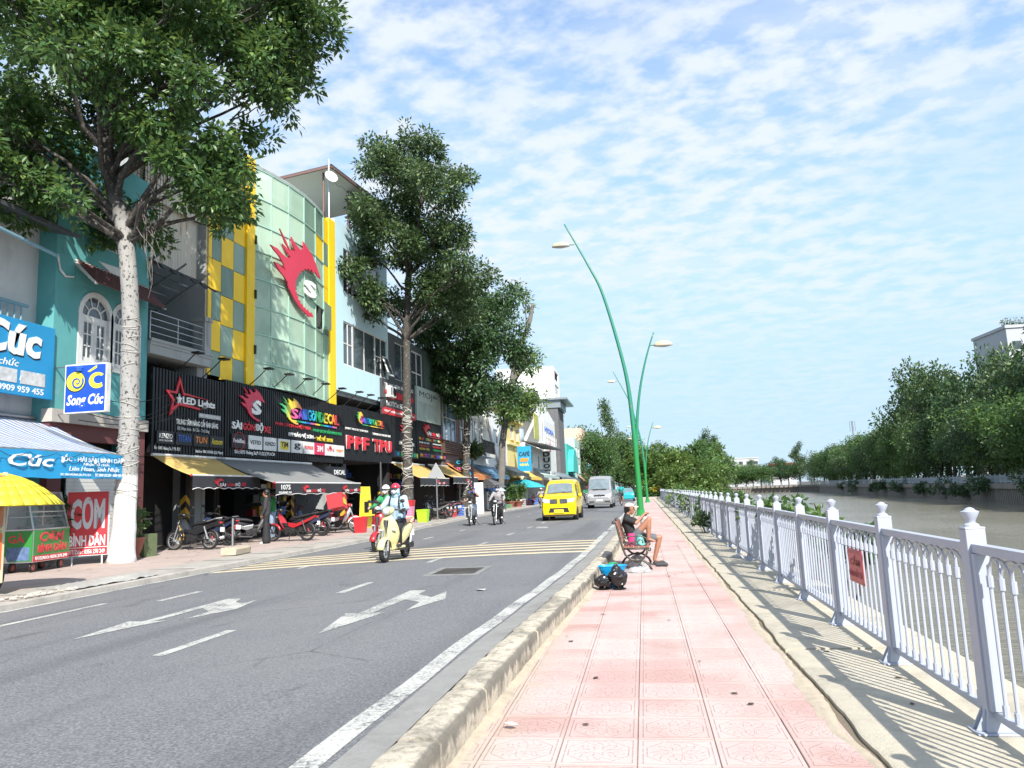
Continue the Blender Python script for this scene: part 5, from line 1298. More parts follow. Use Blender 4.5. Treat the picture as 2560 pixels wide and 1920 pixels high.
# goose-neck lamps on top of the boards
GL = 'arm lamps along the top of the shop signs'
def armlamp(s, z, rise, reach, lab):
    o = fr1('sign_lamp', lab, 'lamp', s, GL); o.location.z = z
    b = MB(); b.tube([(0, -.10, -.02), (.02, -.34-reach*.5, rise*.6), (.03, -.34-reach, rise)], .022, 6); b.build('arm', BLACKM, o)
    b = MB(); b.box(-.15, .20, -.59-reach, -.29-reach, rise-.03, rise+.03); b.build('head', BLACKM, o, bev=.01)
nth = ('first', 'second', 'third', 'fourth', 'fifth', 'sixth', 'seventh', 'eighth', 'ninth', 'tenth', 'eleventh', 'twelfth')
for i, (s, z) in enumerate(((1.5, 6.12), (3.0, 6.15), (6.0, 6.25), (7.6, 6.25), (9.2, 6.27), (10.9, 6.28), (12.6, 6.28), (14.6, 6.35), (16.0, 6.36), (17.4, 6.36), (18.8, 6.36), (20.2, 6.36))):
    armlamp(s, z, .62, .55, '%s arm lamp from the left on top of the shop signs' % nth[i])
# ------------------------------------------------------------------ open shop floors under the signs
def shopfloor(label, s0, s1, ztop, depth=5.5, group=None):
    o = fr1('shop_unit', label, 'shop')
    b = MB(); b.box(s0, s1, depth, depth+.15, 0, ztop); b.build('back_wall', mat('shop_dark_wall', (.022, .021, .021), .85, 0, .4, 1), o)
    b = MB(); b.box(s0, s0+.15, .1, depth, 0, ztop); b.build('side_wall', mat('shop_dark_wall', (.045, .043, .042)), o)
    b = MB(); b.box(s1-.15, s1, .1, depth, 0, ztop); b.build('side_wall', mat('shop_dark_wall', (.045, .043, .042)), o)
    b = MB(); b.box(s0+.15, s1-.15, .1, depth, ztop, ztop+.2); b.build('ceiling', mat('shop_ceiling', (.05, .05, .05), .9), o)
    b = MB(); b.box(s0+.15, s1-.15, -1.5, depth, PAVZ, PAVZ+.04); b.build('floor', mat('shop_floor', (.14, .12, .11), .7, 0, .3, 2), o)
    return o
def m_hazard():
    t = NT('hazard_stripes'); q = t.n('ShaderNodeSeparateXYZ'); t.l(t.coord('Object'), q.inputs[0])
    w = t.math('FRACT', t.math('ADD', t.math('MULTIPLY', q.outputs[2], 2.4), t.math('MULTIPLY', t.math('ADD', q.outputs[0], q.outputs[1]), 2.2)))
    t.col(t.mix(t.math('GREATER_THAN', w, .5), (.02, .02, .02), (.62, .36, .03))); t.set(Roughness=.6); return t.m
HAZ = m_hazard()
SHELFM = mat('shop_shelf', (.07, .07, .075), .6); REDB = mat('red_plastic', (.60, .03, .04), .4, 0, .08)
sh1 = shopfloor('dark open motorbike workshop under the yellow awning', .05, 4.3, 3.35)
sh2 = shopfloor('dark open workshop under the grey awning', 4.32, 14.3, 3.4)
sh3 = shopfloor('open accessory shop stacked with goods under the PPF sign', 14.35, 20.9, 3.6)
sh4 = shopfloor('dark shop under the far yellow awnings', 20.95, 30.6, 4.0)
def hpost(o, s, y, h=2.0): 
    b = MB(); b.box(s-.11, s+.11, y-.11, y+.11, PAVZ, 3.4); p = b.build('pillar', BLACKM, o)
    b = MB(); b.box(s-.115, s+.115, y-.115, y+.115, PAVZ+.2, PAVZ+h-.3); b.build('hazard_wrap', HAZ, p)
hpost(sh1, 2.2, -.1); hpost(sh2, 4.4, .6); hpost(sh2, 9.3, -.1); hpost(sh3, 14.5, -.1); hpost(sh3, 19.9, .2)
b = MB(); b.box(3.6, 4.0, 2.0, 2.1, .6, 3.0); b.build('lit_panel', mat('cream_panel', (.6, .52, .30), .6), sh1)
LAMP = mat('lit_lamp', (1, .97, .9), .5, emit=14.)
b = MB(); b.ell((1.0, 1.2, 2.72), .10, 12, 8); b.build('bulb_lamp', LAMP, sh1, smooth=True)
b = MB(); b.box(.5, 1.5, .6, 1.1, 1.25, 1.3); b.build('work_bench', STEEL, sh1)
for i in range(7): b = MB(); b.bar((5.2+i*.5, 2.4, .4), (5.0+i*.5, 2.6, 1.9), .16, .05); b.build('hazard_board', HAZ, sh2)
# goods hanging in the accessory shop
gr = random.Random(5)
goods = [mat('goods_%d' % i, c, .5) for i, c in enumerate(((.45, .05, .05), (.05, .12, .4), (.5, .5, .5), (.55, .35, .04), (.06, .06, .06), (.10, .25, .12), (.3, .3, .32)))]
for sh, s0, s1 in ((sh3, 14.8, 20.4), (sh2, 9.8, 13.8), (sh4, 21.3, 30.2)):
    for z in (1.1, 1.7, 2.3, 2.9):
        b = MB(); b.box(s0, s1, 2.0, 2.45, z-.04, z); sf = b.build('shelf', SHELFM, sh)
        x = s0+.1
        while x < s1-.4:
            w = gr.uniform(.15, .5); h = gr.uniform(.18, .45); b = MB(); b.box(x, x+w, 1.98+gr.uniform(0, .1), 2.4, z, z+h); b.build('goods_box', gr.choice(goods), sf); x += w+gr.uniform(.02, .25)
b = MB(); b.box(11.9, 13.9, -.55, -.45, 2.75, 3.2); p = b.build('inner_sign', DKP, sh2); text('DECAL', 12.6, 13.8, 2.84, 3.06, -.552, LETW, p, .006, .02)
b = MB(); b.box(18.4, 18.46, -.5, -.44, PAVZ, 3.6); b.build('pole', STEEL, sh3)
# spot bulbs below the long sign
sb = fr1('spot_bulb_row', 'row of white spot bulbs hanging below the long black sign', 'lamps')
for i, x in enumerate((5.15, 5.9, 6.7, 7.45, 7.75, 8.1, 8.6, 9.2, 9.75, 10.3)):
    b = MB(); b.tube([(x, -.10, 3.42), (x, -.12, 3.30)], .012, 5); st = b.build('cord', BLACKM, sb)
    r = .05 if i not in (3, 4) else .09; MB().ell((x, -.12, 3.25), (r, r, r*1.3), 10, 8).build('bulb', BULB, st, smooth=True)
# ------------------------------------------------------------------ retractable awnings
def awning(label, s0, s1, yb, zb, yf, zf, drop, cm, vm_, texts, skew=0.):
    o = fr1('awning', label, 'awning'); b = MB(); rows = []; n = 18
    for i in range(n+1):
        u = i/n; rows.append([(s0+(s1-s0)*u+skew*v_, yb+(yf-yb)*v_, zb+(zf-zb)*v_-.06*sin(pi*v_)*(1+.4*sin(u*20))) for v_ in (0, .25, .5, .75, 1)])
    b.grid(rows); c = b.build('canopy', cm, o, smooth=True); c.modifiers.new('t', 'SOLIDIFY').thickness = .01
    b = MB(); rows = []; n = 48
    for i in range(n+1):
        u = i/n; x = s0+skew+(s1-s0)*u; sc = .05*abs(sin(u*pi*7))
        rows.append([(x, yf-.02-.015*sin(u*31)*k/4, zf-.01-(drop-sc if k == 4 else drop*k/4)) for k in range(5)])
    b.grid(rows); v = b.build('valance', vm_, o, smooth=True)
    b = MB(); b.tube([(r_[4][0], r_[4][1], r_[4][2]-.004) for r_ in rows], .012, 4, False); b.build('piping', LETW, v)
    b = MB(); b.tube([(s0+skew-.03, yf, zf+.01), (s1+skew+.03, yf, zf+.01)], .03, 8); b.tube([(s0-.02, yb, zb+.03), (s1+.02, yb, zb+.03)], .05, 8)
    for u in (.12, .88): x = s0+(s1-s0)*u; b.tube([(x, yb, zb-.12), (x+.5*(1 if u < .5 else -1)+skew*.5, (yb+yf)/2, (zb+zf)/2-.16), (x+skew, yf, zf-.02)], .022, 6)
    b.build('frame', FRAMEW, o)
    for x in (s0+skew, s1+skew): MB().lathe([(.034, -.035), (.034, .0)], 10, (x-.02, yf, zf+.01), 'x').build('end_cap', LETR, o)
    for (t_, x0, x1, z0, z1, m_) in texts:
        xx = s0+skew
        if t_ == '*': flame(v, xx+x0, xx+x1, zf-z0, zf-z1, yf-.04, m_, .004)
        else: text(t_, xx+x0, xx+x1, zf-z0, zf-z1, yf-.042, m_, v, .003, .02)
    return o
YAWN = mat('ochre_canvas', (.55, .38, .12), .75, 0, .12, 2, .15, 30, dirt=.2, dcol=(.35, .22, .08)); GAWN = mat('grey_canvas', (.20, .205, .20), .8, 0, .12, 2, .15, 30); VAL = mat('black_canvas', (.028, .03, .034), .75, 0, .25, 3, .15, 30)
LG = [('SÀI', .0, .34, .34, .22, LETW), ('GÒN', .38, .86, .34, .22, LETR), ('ĐỘ', .90, 1.2, .36, .20, LETW), ('XE', 1.25, 1.55, .34, .22, LETR)]
def logo_at(x, k=1.): return [('*', x-.35*k, x+.25*k, .36, .06, LETR)]+[(t_, x+a*k, x+c*k, z0, z1, m_) for t_, a, c, z0, z1, m_ in LG]
awning('ochre awning with black printed valance, nearest the camera', .32, 4.22, -.25, 3.28, -1.70, 2.58, .42, YAWN, VAL, logo_at(1.4))
awning('wide grey awning with black valance carrying two flame logos', 3.7, 10.9, -.25, 3.28, -2.62, 2.32, .42, GAWN, VAL, [('1075', .35, 1.0, .24, .06, LETW), ('HOÀNG SA', .2, 1.1, .38, .28, LETW)]+logo_at(2.2)+logo_at(5.6))
awning('ochre awning behind the string-wound trunk', 20.7, 26.1, -.25, 3.62, -1.9, 2.70, .45, YAWN, VAL, logo_at(3.2))
awning('last ochre awning along the row, beside the orange canopy', 27.0, 33.0, -.25, 3.66, -1.9, 2.82, .42, YAWN, VAL, logo_at(3.2))
# faint wording on the fence notice
DRED = mat('dark_red_letters', (.26, .05, .05), .6)
for s_, a, c, z0, z1 in (('CẤM', -.17, .17, .17, .27), ('ĐÁNH BẮT CÁ', -.24, .24, .06, .14)):
    q = text(s_, a, c, z0, z1, -.012, DRED, NOTICE, .001, .01); q.rotation_euler = (0, 0, -pi/2)
# ------------------------------------------------------------------ buildings farther along the street (facade plane near X = -13.6)
FX = -13.75
def farb_(name, label, y0, y1, h, m_, x=FX, holes=(), depth=9, wins=(), z0=3.3, ground='dark', fm=None, gm=None, sill=True):
    o = thing(name, label, 'building', (x, 0, 0), RZ0)
    hs = [w[:4] for w in wins]
    wall(o, y0, y1, z0, h, hs, m_); shell(o, y0, y1, 0, h, depth, m_)
    for w in wins:
        window(o, w[0], w[1], w[2], w[3], .05, w[4] if len(w) > 4 else 2, w[5] if len(w) > 5 else 1, fm, gm, .08, .1)
        if sill: MB().box(w[0]-.1, w[1]+.1, -.10, .05, w[2]-.1, w[2]-.003).build('sill', m_, o)
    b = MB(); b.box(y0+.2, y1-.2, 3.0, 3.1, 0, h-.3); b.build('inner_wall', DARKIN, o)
    b = MB(); b.box(y0, y0+.3, 0, .25, 0, z0); b.box(y1-.3, y1, 0, .25, 0, z0); b.build('pier', m_, o)
    return o
# dark building carrying the two billboards
o = fr1('dark_building', 'dark grey building carrying the red-lettered and pale green billboards', 'building')
DG = mat('dark_grey_plaster', (.075, .085, .085), .8, 0, .2, 1); GRN = mat('dull_green_panel', (.10, .15, .13), .5, 0, .15, 1)
wall(o, 21.0, 30.3, 6.4, 11.4, [(22.0, 24.5, 8.7, 11.0), (24.9, 27.0, 8.2, 11.0)], DG); shell(o, 21.0, 30.3, 0, 11.4, 8, DG)
window(o, 22.0, 24.5, 8.7, 11.0, .05, 2, 1); window(o, 24.9, 27.0, 8.2, 11.0, .05, 2, 2, fr=.1)
b = MB(); b.box(27.2, 30.3, -.06, -.001, 8.6, 11.3); b.build('green_panel', GRN, o)
rail(o, 21.2, 30.0, 11.4, 13.4, .3, STEEL, 5, 2., .03)
bb_ = fr1('lighting_billboard', 'dark grey billboard with big red lettering behind the string-wound trunk', 'billboard')
b = MB(); b.box(19.6, 24.9, -.16, -.02, 6.35, 8.45); b.build('board', mat('slate_board', (.055, .058, .062), .5), bb_)
text('TRUNG TÂM ÁNH SÁNG', 19.9, 24.6, 8.02, 8.28, -.165, LETW, bb_, .006, .01, top=.1); text('Quezo', 20.0, 24.5, 7.32, 8.0, -.19, LETR, bb_, .05, .06); text('MOTOR EDITION', 20.2, 24.3, 6.92, 7.22, -.17, LETW, bb_, .01, .02)
b = MB(); b.box(19.6, 24.9, -.19, -.161, 6.4, 6.8); p = b.build('red_band', LETR, bb_); text('ĐẠI LÝ CHÍNH HÃNG TẠI VIỆT NAM', 19.8, 24.7, 6.5, 6.7, -.195, LETW, p, .006, .02)
mb_ = fr1('salon_billboard', 'pale green billboard with thin dark lettering beside the blue glass windows', 'billboard')
PGB = mat('pale_green_board', (.46, .54, .49), .5, 0, .06); b = MB(); b.box(25.2, 30.6, -.20, -.07, 6.5, 8.7); b.build('board', PGB, mb_)
text('MOJ', 25.7, 28.2, 7.95, 8.45, -.205, LETK, mb_, .004, -.004); text('BEU', 28.4, 29.4, 8.2, 8.4, -.205, LETK, mb_, .004, .0)
b = MB(); b.box(25.4, 29.2, -.206, -.201, 6.6, 7.75); b.build('picture', mat('pencil_print', (.36, .43, .39), .6, 0, .5, 2.2), mb_)

BRN = mat('brown_louvre', (.14, .085, .07), .6, 0, .15, 2)
o = farb_('louvred_building', 'brown louvred building with tall blue glass windows', 51.9, 56.9, 12.0, mat('brown_wall', (.16, .12, .11), .8), wins=[(52.3, 56.4, 5.5, 8.9, 3, 2)], gm=GLASSB, x=-13.6)
for i in range(7): MB().box(51.85, 57.0, -.22, -.001, 4.6+i*.14, 4.6+i*.14+.085).build('louvre', BRN, o)
for i in range(9): MB().box(51.85, 57.0, -.22, -.001, 9.05+i*.14, 9.05+i*.14+.085).build('louvre', BRN, o)
o = farb_('terracotta_house', 'narrow terracotta plastered house with arched recess', 57.0, 60.2, 9.6, mat('terracotta_plaster', (.38, .24, .19), .8, 0, .12, 1, dirt=.4), wins=[(57.6, 59.6, 5.6, 8.2, 2, 2)])
b = MB(); b.tube([(57.3, -.1, 3.5), (57.3, -.1, 9.0)], .06, 8); b.build('drain_pipe', mat('rust_pipe', (.30, .16, .12), .7), o)
shrub(-13.1, 58.4, 4.6, .75, LEAF2, 'potted fern on the terracotta house balcony', None, 140, .4, 91)
CREAMW = mat('off_white_plaster', (.66, .65, .61), .85, 0, .07, .6, .15, 15, dirt=.3, dcol=(.42, .41, .38))
o = farb_('balcony_white_house', 'white house with wrought iron balcony behind the street trees', 60.3, 68.0, 8.6, CREAMW, wins=[(62.2, 64.2, 5.2, 8.0, 2, 1), (65.0, 66.8, 5.2, 8.0, 2, 1)])
b = MB(); b.box(61.6, 67.4, -1.0, -.001, 4.75, 5.05); b.build('balcony_slab', CREAMW, o)
b = MB()
for i in range(30): x = 61.7+i*.19; b.tube([(x, -.95, 5.05), (x, -.95, 6.1)], .018, 4)
for i in range(9): b.torus((62.0+i*.63, -.95, 5.6), .22, .016, 'y', 14, 4)
b.tube([(61.6, -.95, 6.1), (67.4, -.95, 6.1)], .035, 6); b.build('balcony_railing', BLACKM, o)
o = farb_('arched_white_house', 'white house with sweeping arched front and dark window', 68.1, 79.0, 9.4, WHITE, wins=[(71.8, 74.2, 6.4, 7.8, 1, 1)])
b = MB(); P = [(68.1+ .2+10*(i/10), -.12, 3.3+5.2*(1-(i/10))**2) for i in range(11)]; b.tube(P, .12, 6); b.build('arch_rib', CREAMW, o)
YPL = mat('yellow_plaster', (.72, .58, .22), .8, 0, .06, .6, .1, 15, dirt=.25, dcol=(.5, .42, .25))
o = farb_('yellow_house', 'yellow plastered house with cornice beside the blue hanging sign', 79.1, 88.0, 9.5, YPL, wins=[(81.5, 83.5, 7.4, 8.8, 2, 1), (85, 87, 7.4, 8.8, 2, 1)])
b = MB(); b.box(79.0, 88.1, -.3, -.001, 6.7, 6.95); b.box(79.0, 88.1, -.45, -.001, 9.3, 9.6); b.build('cornice', YPL, o)
o = farb_('low_white_house', 'low white house with projecting dark canopy beyond the yellow house', 88.1, 104, 7.3, WHITE, x=-13.2, wins=[(91, 92, 5.2, 6.6, 1, 1), (93, 94, 5.2, 6.6, 1, 1), (99, 100.5, 4.6, 6.4, 1, 1)])
b = MB(); b.add([(88, -2.4, 6.95), (106, -2.4, 7.15), (106, .3, 7.5), (88, .3, 7.5), (88, -2.4, 7.1), (106, -2.4, 7.3), (106, .3, 7.65), (88, .3, 7.65)], [(0,3,2,1),(4,5,6,7),(0,1,5,4),(1,2,6,5),(2,3,7,6),(3,0,4,7)]); b.build('canopy', DKROOF, o)
b = MB(); b.lathe([(.9, 7.66), (.95, 8.0), (.9, 9.2), (.2, 9.4)], 14, (91.5, 1.5, 0)); b.build('water_tank', mat('tank_steel', (.55, .62, .66), .35, .6), o, smooth=True)
rail(o, 93, 105, 7.66, 8.8, -1.8, FRAMEW, 2, 2, .04)
o = farb_('tall_white_house', 'tall white house with a long vertical sign over the street', 104.1, 124, 12.8, WHITE, x=-13.6, wins=[(113, 118, 10.8, 12.0, 3, 1), (119, 123, 6, 11.2, 1, 4)])
b = MB(); b.prism([(104.1, 12.8), (112, 14.6), (124, 13.0)], .2, 8, 'y'); b.build('gable', WHITE, o)
b = MB(); b.box(104.5, 110, .5, 4, 12.85, 15.5); b.build('roof_hut', CORR, o); b = MB(); b.box(92, 104, .5, 6, 12.0, 12.2); b.build('red_roof', RB, o)
b = MB(); b.box(99.5, 104.0, -.02, .06, 8.6, 12.0); b.build('palm_mural', mat('mural_green', (.42, .42, .12), .7, 0, .7, 1.3), o)
vsg = thing('vertical_sign', 'tall white vertical sign with red and black marks on the tall white house', 'sign', (-13.55, 0, 0), RZ0)
b = MB(); b.box(108, 121, -.16, -.04, 4.4, 12.0); b.build('board', WP, vsg); text('HYDRA', 109, 120, 10.2, 10.9, -.18, LETB, vsg, .02, .03)
b = MB(); b.prism([(113.6, 7.6), (115.4, 7.6), (114.5, 9.7)], -.2, -.161, 'y'); b.build('red_mark', LETR, vsg); b = MB(); b.box(109, 112.5, -.2, -.161, 6.2, 7.2); b.build('red_mark', LETR, vsg)
vs2 = thing('street_blade_sign', 'narrow black and white blade sign hanging over the pavement', 'sign', (-12.7, 104, 5.6))
b = MB(); b.box(-.55, .55, -.1, .1, -1.8, 1.5); b.build('board', WP, vs2)
for i, ch in enumerate('DUOC'): text(ch, -.45, .45, .75-i*.8, 1.42-i*.8, -.11, LETK, vs2, .01, .04)
NETG = mat('grey_net', (.13, .13, .135), .95, 0, .35, 2.5)
o = farb_('netted_building', 'building wrapped in grey construction net beside the white tower', 127.5, 136.5, 15.5, NETG, x=-13.3, z0=0.)
b = MB(); b.box(127.3, 136.7, -.5, 6, 15.5, 16.8); b.box(126.8, 140, -1.6, 6.5, 16.8, 17.1); b.build('sheet_roof', CORR, o)
o = thing('white_tower_house', 'tall narrow white tower house with blank side wall above the street', 'building', (-15.2, 0, 0), RZ0)
wall(o, 141, 151, 0, 24.8, [(143, 149.5, a, a+1.7) for a in (9.5, 13, 16.5, 20, 22.6)], WHITE); shell(o, 141, 151, 0, 24.8, 11, WHITE)
for a in (9.5, 13, 16.5, 20): window(o, 143, 149.5, a, a+1.7, .1, 3, 1)
b = MB(); b.box(142.6, 149.9, -.9, -.001, 16.1, 16.4); b.build('balcony_slab', WHITE, o); rail(o, 142.7, 149.8, 16.4, 17.5, -.85, BLACKM, 3, .6, .04)
b = MB(); b.tube([(142, 6, 24.8), (142, 6, 30)], .05, 5); b.tube([(141.6, 6.5, 24.8), (141.6, 6.5, 29)], .04, 5); b.build('antenna', STEEL, o)
TEAL2 = mat('bright_teal', (.05, .42, .38), .6, 0, .08)
o = farb_('bright_teal_house', 'bright turquoise house front with rounded hood', 137, 152, 10.0, TEAL2, x=-13.0, wins=[(143, 150, 5.5, 9, 2, 2)], z0=4.6)
b = MB(); b.prism([(139+5*cos(pi*i/10)+3, 5+4.2*sin(pi*i/10)) for i in range(11)], -1.0, -.001, 'y'); b.build('hood', TEAL2, o)
for nm, lab, y0, y1, h, c in (('pale_green_house', 'pale green house with white window grids past the turquoise house', 152.2, 172, 12.0, (.42, .55, .50)), ('salmon_house', 'salmon pink stepped house far along the street', 172.2, 184, 15.5, (.62, .42, .33)), ('cream_house', 'cream house with green vines far along the street', 184.2, 198, 11, (.62, .58, .48)), ('far_white_house', 'low white house at the far end of the row', 198.2, 235, 11.5, (.62, .62, .60)), ('far_grey_house', 'grey terrace house closing the row', 235.2, 280, 11, (.50, .50, .49))):
    farb_(nm, lab, y0, y1, h, mat(nm+'_plaster', c, .85, 0, .08, .4, dirt=.25), x=-12.9, wins=[(y0+1.5+i*(y1-y0-3)/3, y0+1.5+(i+.62)*(y1-y0-3)/3, zz, zz+1.9, 2, 2) for i in range(3) for zz in (5.2, 8.4) if zz+2.2 < h])
hs_ = thing('blue_hanging_sign', 'tall blue hanging sign in front of the yellow house', 'sign', (-12.55, 83.0, 5.3), .0)
b = MB(); b.box(-.75, .75, -.14, .14, -1.35, 1.35); b.build('box', mat('sky_blue_box', (.02, .30, .55), .4), hs_); text('CAFÉ', -.6, .6, .25, .85, -.15, LETK, hs_, .01, .03); b = MB(); b.prism([(-.5, -.1), (-.2, .1), (.2, .0), (.5, .12), (.4, -.3), (-.45, -.35)], -.16, -.141, 'y'); b.build('print', LETO, hs_); text('NHÀ', -.5, .5, -.8, -.45, -.15, LETY, hs_, .01, .03)
b = MB(); b.bar((-1.2, 0, 1.1), (-.75, 0, 1.1), .08); b.bar((-1.2, 0, -1.1), (-.75, 0, -1.1), .08); b.build('bracket', STEEL, hs_)
bs2 = thing('small_blue_sign', 'small blue sign on the far cream house', 'sign', (-12.4, 178, 7.2)); b = MB(); b.box(-.9, .9, -.1, .1, -.9, .9); b.build('box', mat('sky_blue_box', (.02, .30, .55)), bs2); text('PHOTO', -.7, .7, 0, .5, -.11, LETW, bs2, .01, .03)
# ground-floor canopies of the far row
def canopy(label, y0, y1, x0, x1, z0, z1, m_):
    o = thing('shop_canopy', label, 'canopy', (0, 0, 0)); b = MB()
    rows = [[(x0+(x1-x0)*v_, y0+(y1-y0)*u, z0+(z1-z0)*v_-.12*sin(pi*v_)) for v_ in (0, .5, 1)] for u in (0, .25, .5, .75, 1)]
    b.grid(rows); c = b.build('sheet', m_, o, smooth=True); c.modifiers.new('t', 'SOLIDIFY').thickness = .03
    b = MB(); b.grid([[(x1, y0+(y1-y0)*u, z1), (x1+.01, y0+(y1-y0)*u, z1-.3)] for u in (0, 1)]); b.build('valance', m_, o); b = MB()
    for u in (.02, .98): b.bar((x1, y0+(y1-y0)*u, z1), (x0, y0+(y1-y0)*u, z1-.1), .04)
    b.build('frame', STEEL, o); return o
canopy('orange canvas canopy under the brown louvred building', 53.0, 60.5, -13.6, -11.9, 3.9, 3.0, mat('orange_canvas', (.62, .22, .07), .7, 0, .1))
canopy('blue tarpaulin canopy before the balconied white house', 62, 71, -13.7, -12.2, 4.1, 3.2, mat('blue_tarp', (.10, .22, .34), .6, 0, .2))
canopy('dark sheet canopy before the yellow house', 72, 82.5, -13.6, -12.0, 4.4, 3.6, DKROOF)
canopy('yellow printed canopy under the blue hanging sign', 83, 92, -13.2, -11.9, 4.0, 3.3, mat('yellow_print', (.72, .50, .10), .7, 0, .25, 1.5))
canopy('pale green sheet canopy under the tall white house', 94, 112, -13.2, -11.9, 4.6, 3.7, mat('pale_green_sheet', (.42, .52, .48), .6))
canopy('grey sheet canopy under the turquoise house', 116, 150, -13.2, -12.0, 4.6, 3.7, CORR)
canopy('rusty sheet canopy at the end of the row', 156, 200, -13, -11.9, 4.8, 3.8, mat('rust_sheet', (.30, .20, .14), .8, 0, .3, .4))
# far bank buildings
FARW = mat('far_white_wall', (.46, .47, .48), .85, 0, .08, .1)
def block(name, label, x, y, w, d, h, m_, wins=(), rz=0):
    o = thing(name, label, 'building', (x, y, -.2), rz); b = MB(); b.box(-w/2, w/2, -d/2, d/2, 0, h); b.build('wall', m_, o)
    for (x0, x1, z0, z1) in wins: MB().box(x0, x1, -d/2-.06, -d/2-.001, z0, z1).build('window', GLASS, o)
    b = MB(); b.box(-w/2-.3, w/2+.3, -d/2-.3, d/2+.3, h, h+.7); b.build('parapet', m_, o); return o
ab = block('apartment_block', 'grey apartment block with roof garden above the far bank trees at the right edge', 95.5, 200, 22, 16, 35, mat('far_grey_wall', (.40, .42, .45), .85), [(-10+i*3.4, -8+i*3.4, z, z+1.9) for i in range(6) for z in (12, 15.5, 19, 22.5, 26, 30)], .05)
foliage('roof_plants', [(-10+i*2.2, -7, 36.4, 1.2) for i in range(9)], 260, 6, .4, .25, .25, LEAFD, ab, 71)
rail(ab, -11, 11, 35.7, 37.4, -8.2, STEEL, 2, 2, .06)
block('far_white_block', 'small white rooftop showing behind the far bank trees', 108, 262, 8, 8, 23.5, FARW, [(-3, -1, 19, 21), (1, 3, 19, 21)])
block('distant_white_building', 'long white building beyond the canal bend', 66, 560, 26, 14, 19, FARW, [(-10+i*5, -7.4+i*5, z, z+2) for i in range(5) for z in (10.5, 15)])
dr = block('distant_red_roof_building', 'white building with red sloped roof beyond the canal bend', 98, 580, 18, 14, 13, FARW, [(-6+i*4, -4+i*4, 8, 10) for i in range(4)])
b = MB(); b.prism([(-9, 13.8), (9, 13.8), (7, 15.4), (-7, 15.4)], -8, 8, 'y'); b.build('roof', mat('red_roof', (.45, .06, .05), .7), dr)
block('distant_pale_shophouse', 'pale shophouse beyond the bend wall', 50, 530, 12, 9, 11, FARW, [(-4, -2, 6, 8), (1, 3, 6, 8)])
am = thing('antenna_mast', 'thin lattice antenna mast beyond the far bank trees', 'antenna', (103, 400, 0)); b = MB()
for dx, dy in ((-.5, 0), (.5, 0), (0, .6)): b.tube([(dx, dy, 0), (dx*.6, dy*.6, 30)], .10, 4)
for i in range(14): b.bar((-.45, 0, i*2.1), (.45, 0, i*2.1+1.2), .08)
for x in (-1.2, 0, 1.2): b.tube([(x, 0, 25), (x, 0, 30)], .12, 4)
b.bar((-1.2, 0, 27), (1.2, 0, 27), .1); b.build('lattice', STEEL, am)
# far bank fence and sheet-pile ribs
ff = thing('far_bank_fence', 'long pale fence on the far embankment', 'fence', (0, 0, 0)); FBP = mat('far_fence_paint', (.42, .47, .52), .6)
P = []; 
for (x0, y0), (x1, y1) in zip(fb[:9], fb[1:9]):
    L = hypot(x1-x0, y1-y0); n = max(1, int(L/2.6))
    for i in range(n): t_ = i/n; P.append((x0+(x1-x0)*t_+.5, y0+(y1-y0)*t_))
pmesh = MB().box(-.09, .09, -.09, .09, -.3, 1.55).mesh('post', FBP); b = MB(); cnt = 0
for (x0, y0), (x1, y1) in zip(P, P[1:]):
    if y0 < 85: continue
    if cnt < 200: put('post', pmesh, ff, (x0, y0, 0)); cnt += 1
    b.bar((x0, y0, 1.2), (x1, y1, 1.2), .08, .09); b.bar((x0, y0, .05), (x1, y1, .05), .08, .09)
b.build('rail', FBP, ff); b = MB()
for (x0, y0), (x1, y1) in zip(P, P[1:]):
    if y0 < 85: continue
    n = 7 if y0 < 260 else 3
    for i in range(n): t_ = (i+.5)/n; x = x0+(x1-x0)*t_; y = y0+(y1-y0)*t_; b.box(x-.035, x+.035, y-.035, y+.035, .05, 1.2)
q = b.build('baluster_row', FBP, ff, fix=False); q['kind'] = 'stuff'
b = MB()
for (x0, y0), (x1, y1) in zip(P, P[1:]):
    if y0 < 85: continue
    for i in range(3): t_ = i/3; x = x0+(x1-x0)*t_-.72; y = y0+(y1-y0)*t_; b.box(x-.02, x+.28, y-.2, y+.2, -4.4, -1.1)
    b.box(min(x0, x1)-.95, max(x0, x1)-.3, min(y0, y1), max(y0, y1)+.01, -1.1, -.15)
q = b.build('sheet_piles', mat('pile_concrete', (.22, .20, .175), .9, 0, .3, .5), None, fix=False); q['kind'] = 'structure'
# ------------------------------------------------------------------ lamp posts
def m_lampgreen():
    t = NT('lamp_green'); v = t.coord('Object'); q = t.n('ShaderNodeSeparateXYZ'); t.l(v, q.inputs[0])
    c = t.mix(t.ramp(q.outputs[2], 3.2, 6.5), (.02, .22, .055), (.03, .22, .14))
    c = t.mix(t.math('MULTIPLY', t.ramp(t.noise(v, 2.4, 5, .7), .62, .72), .7), c, (.36, .14, .03))
    t.col(c); t.set(Roughness=.35); return t.m
LGRN = m_lampgreen(); LHEAD = mat('lamp_head_cream', (.62, .50, .28), .4, 0, .1); LGLASS = mat('lamp_lens', (.55, .53, .48), .2)
def bez(P, n=26):
    P = [Vector(p) for p in P]; out = []
    for i in range(n+1):
        t = i/n; Q = P[:]
        while len(Q) > 1: Q = [a.lerp(c, t) for a, c in zip(Q, Q[1:])]
        out.append(Q[0])
    return out
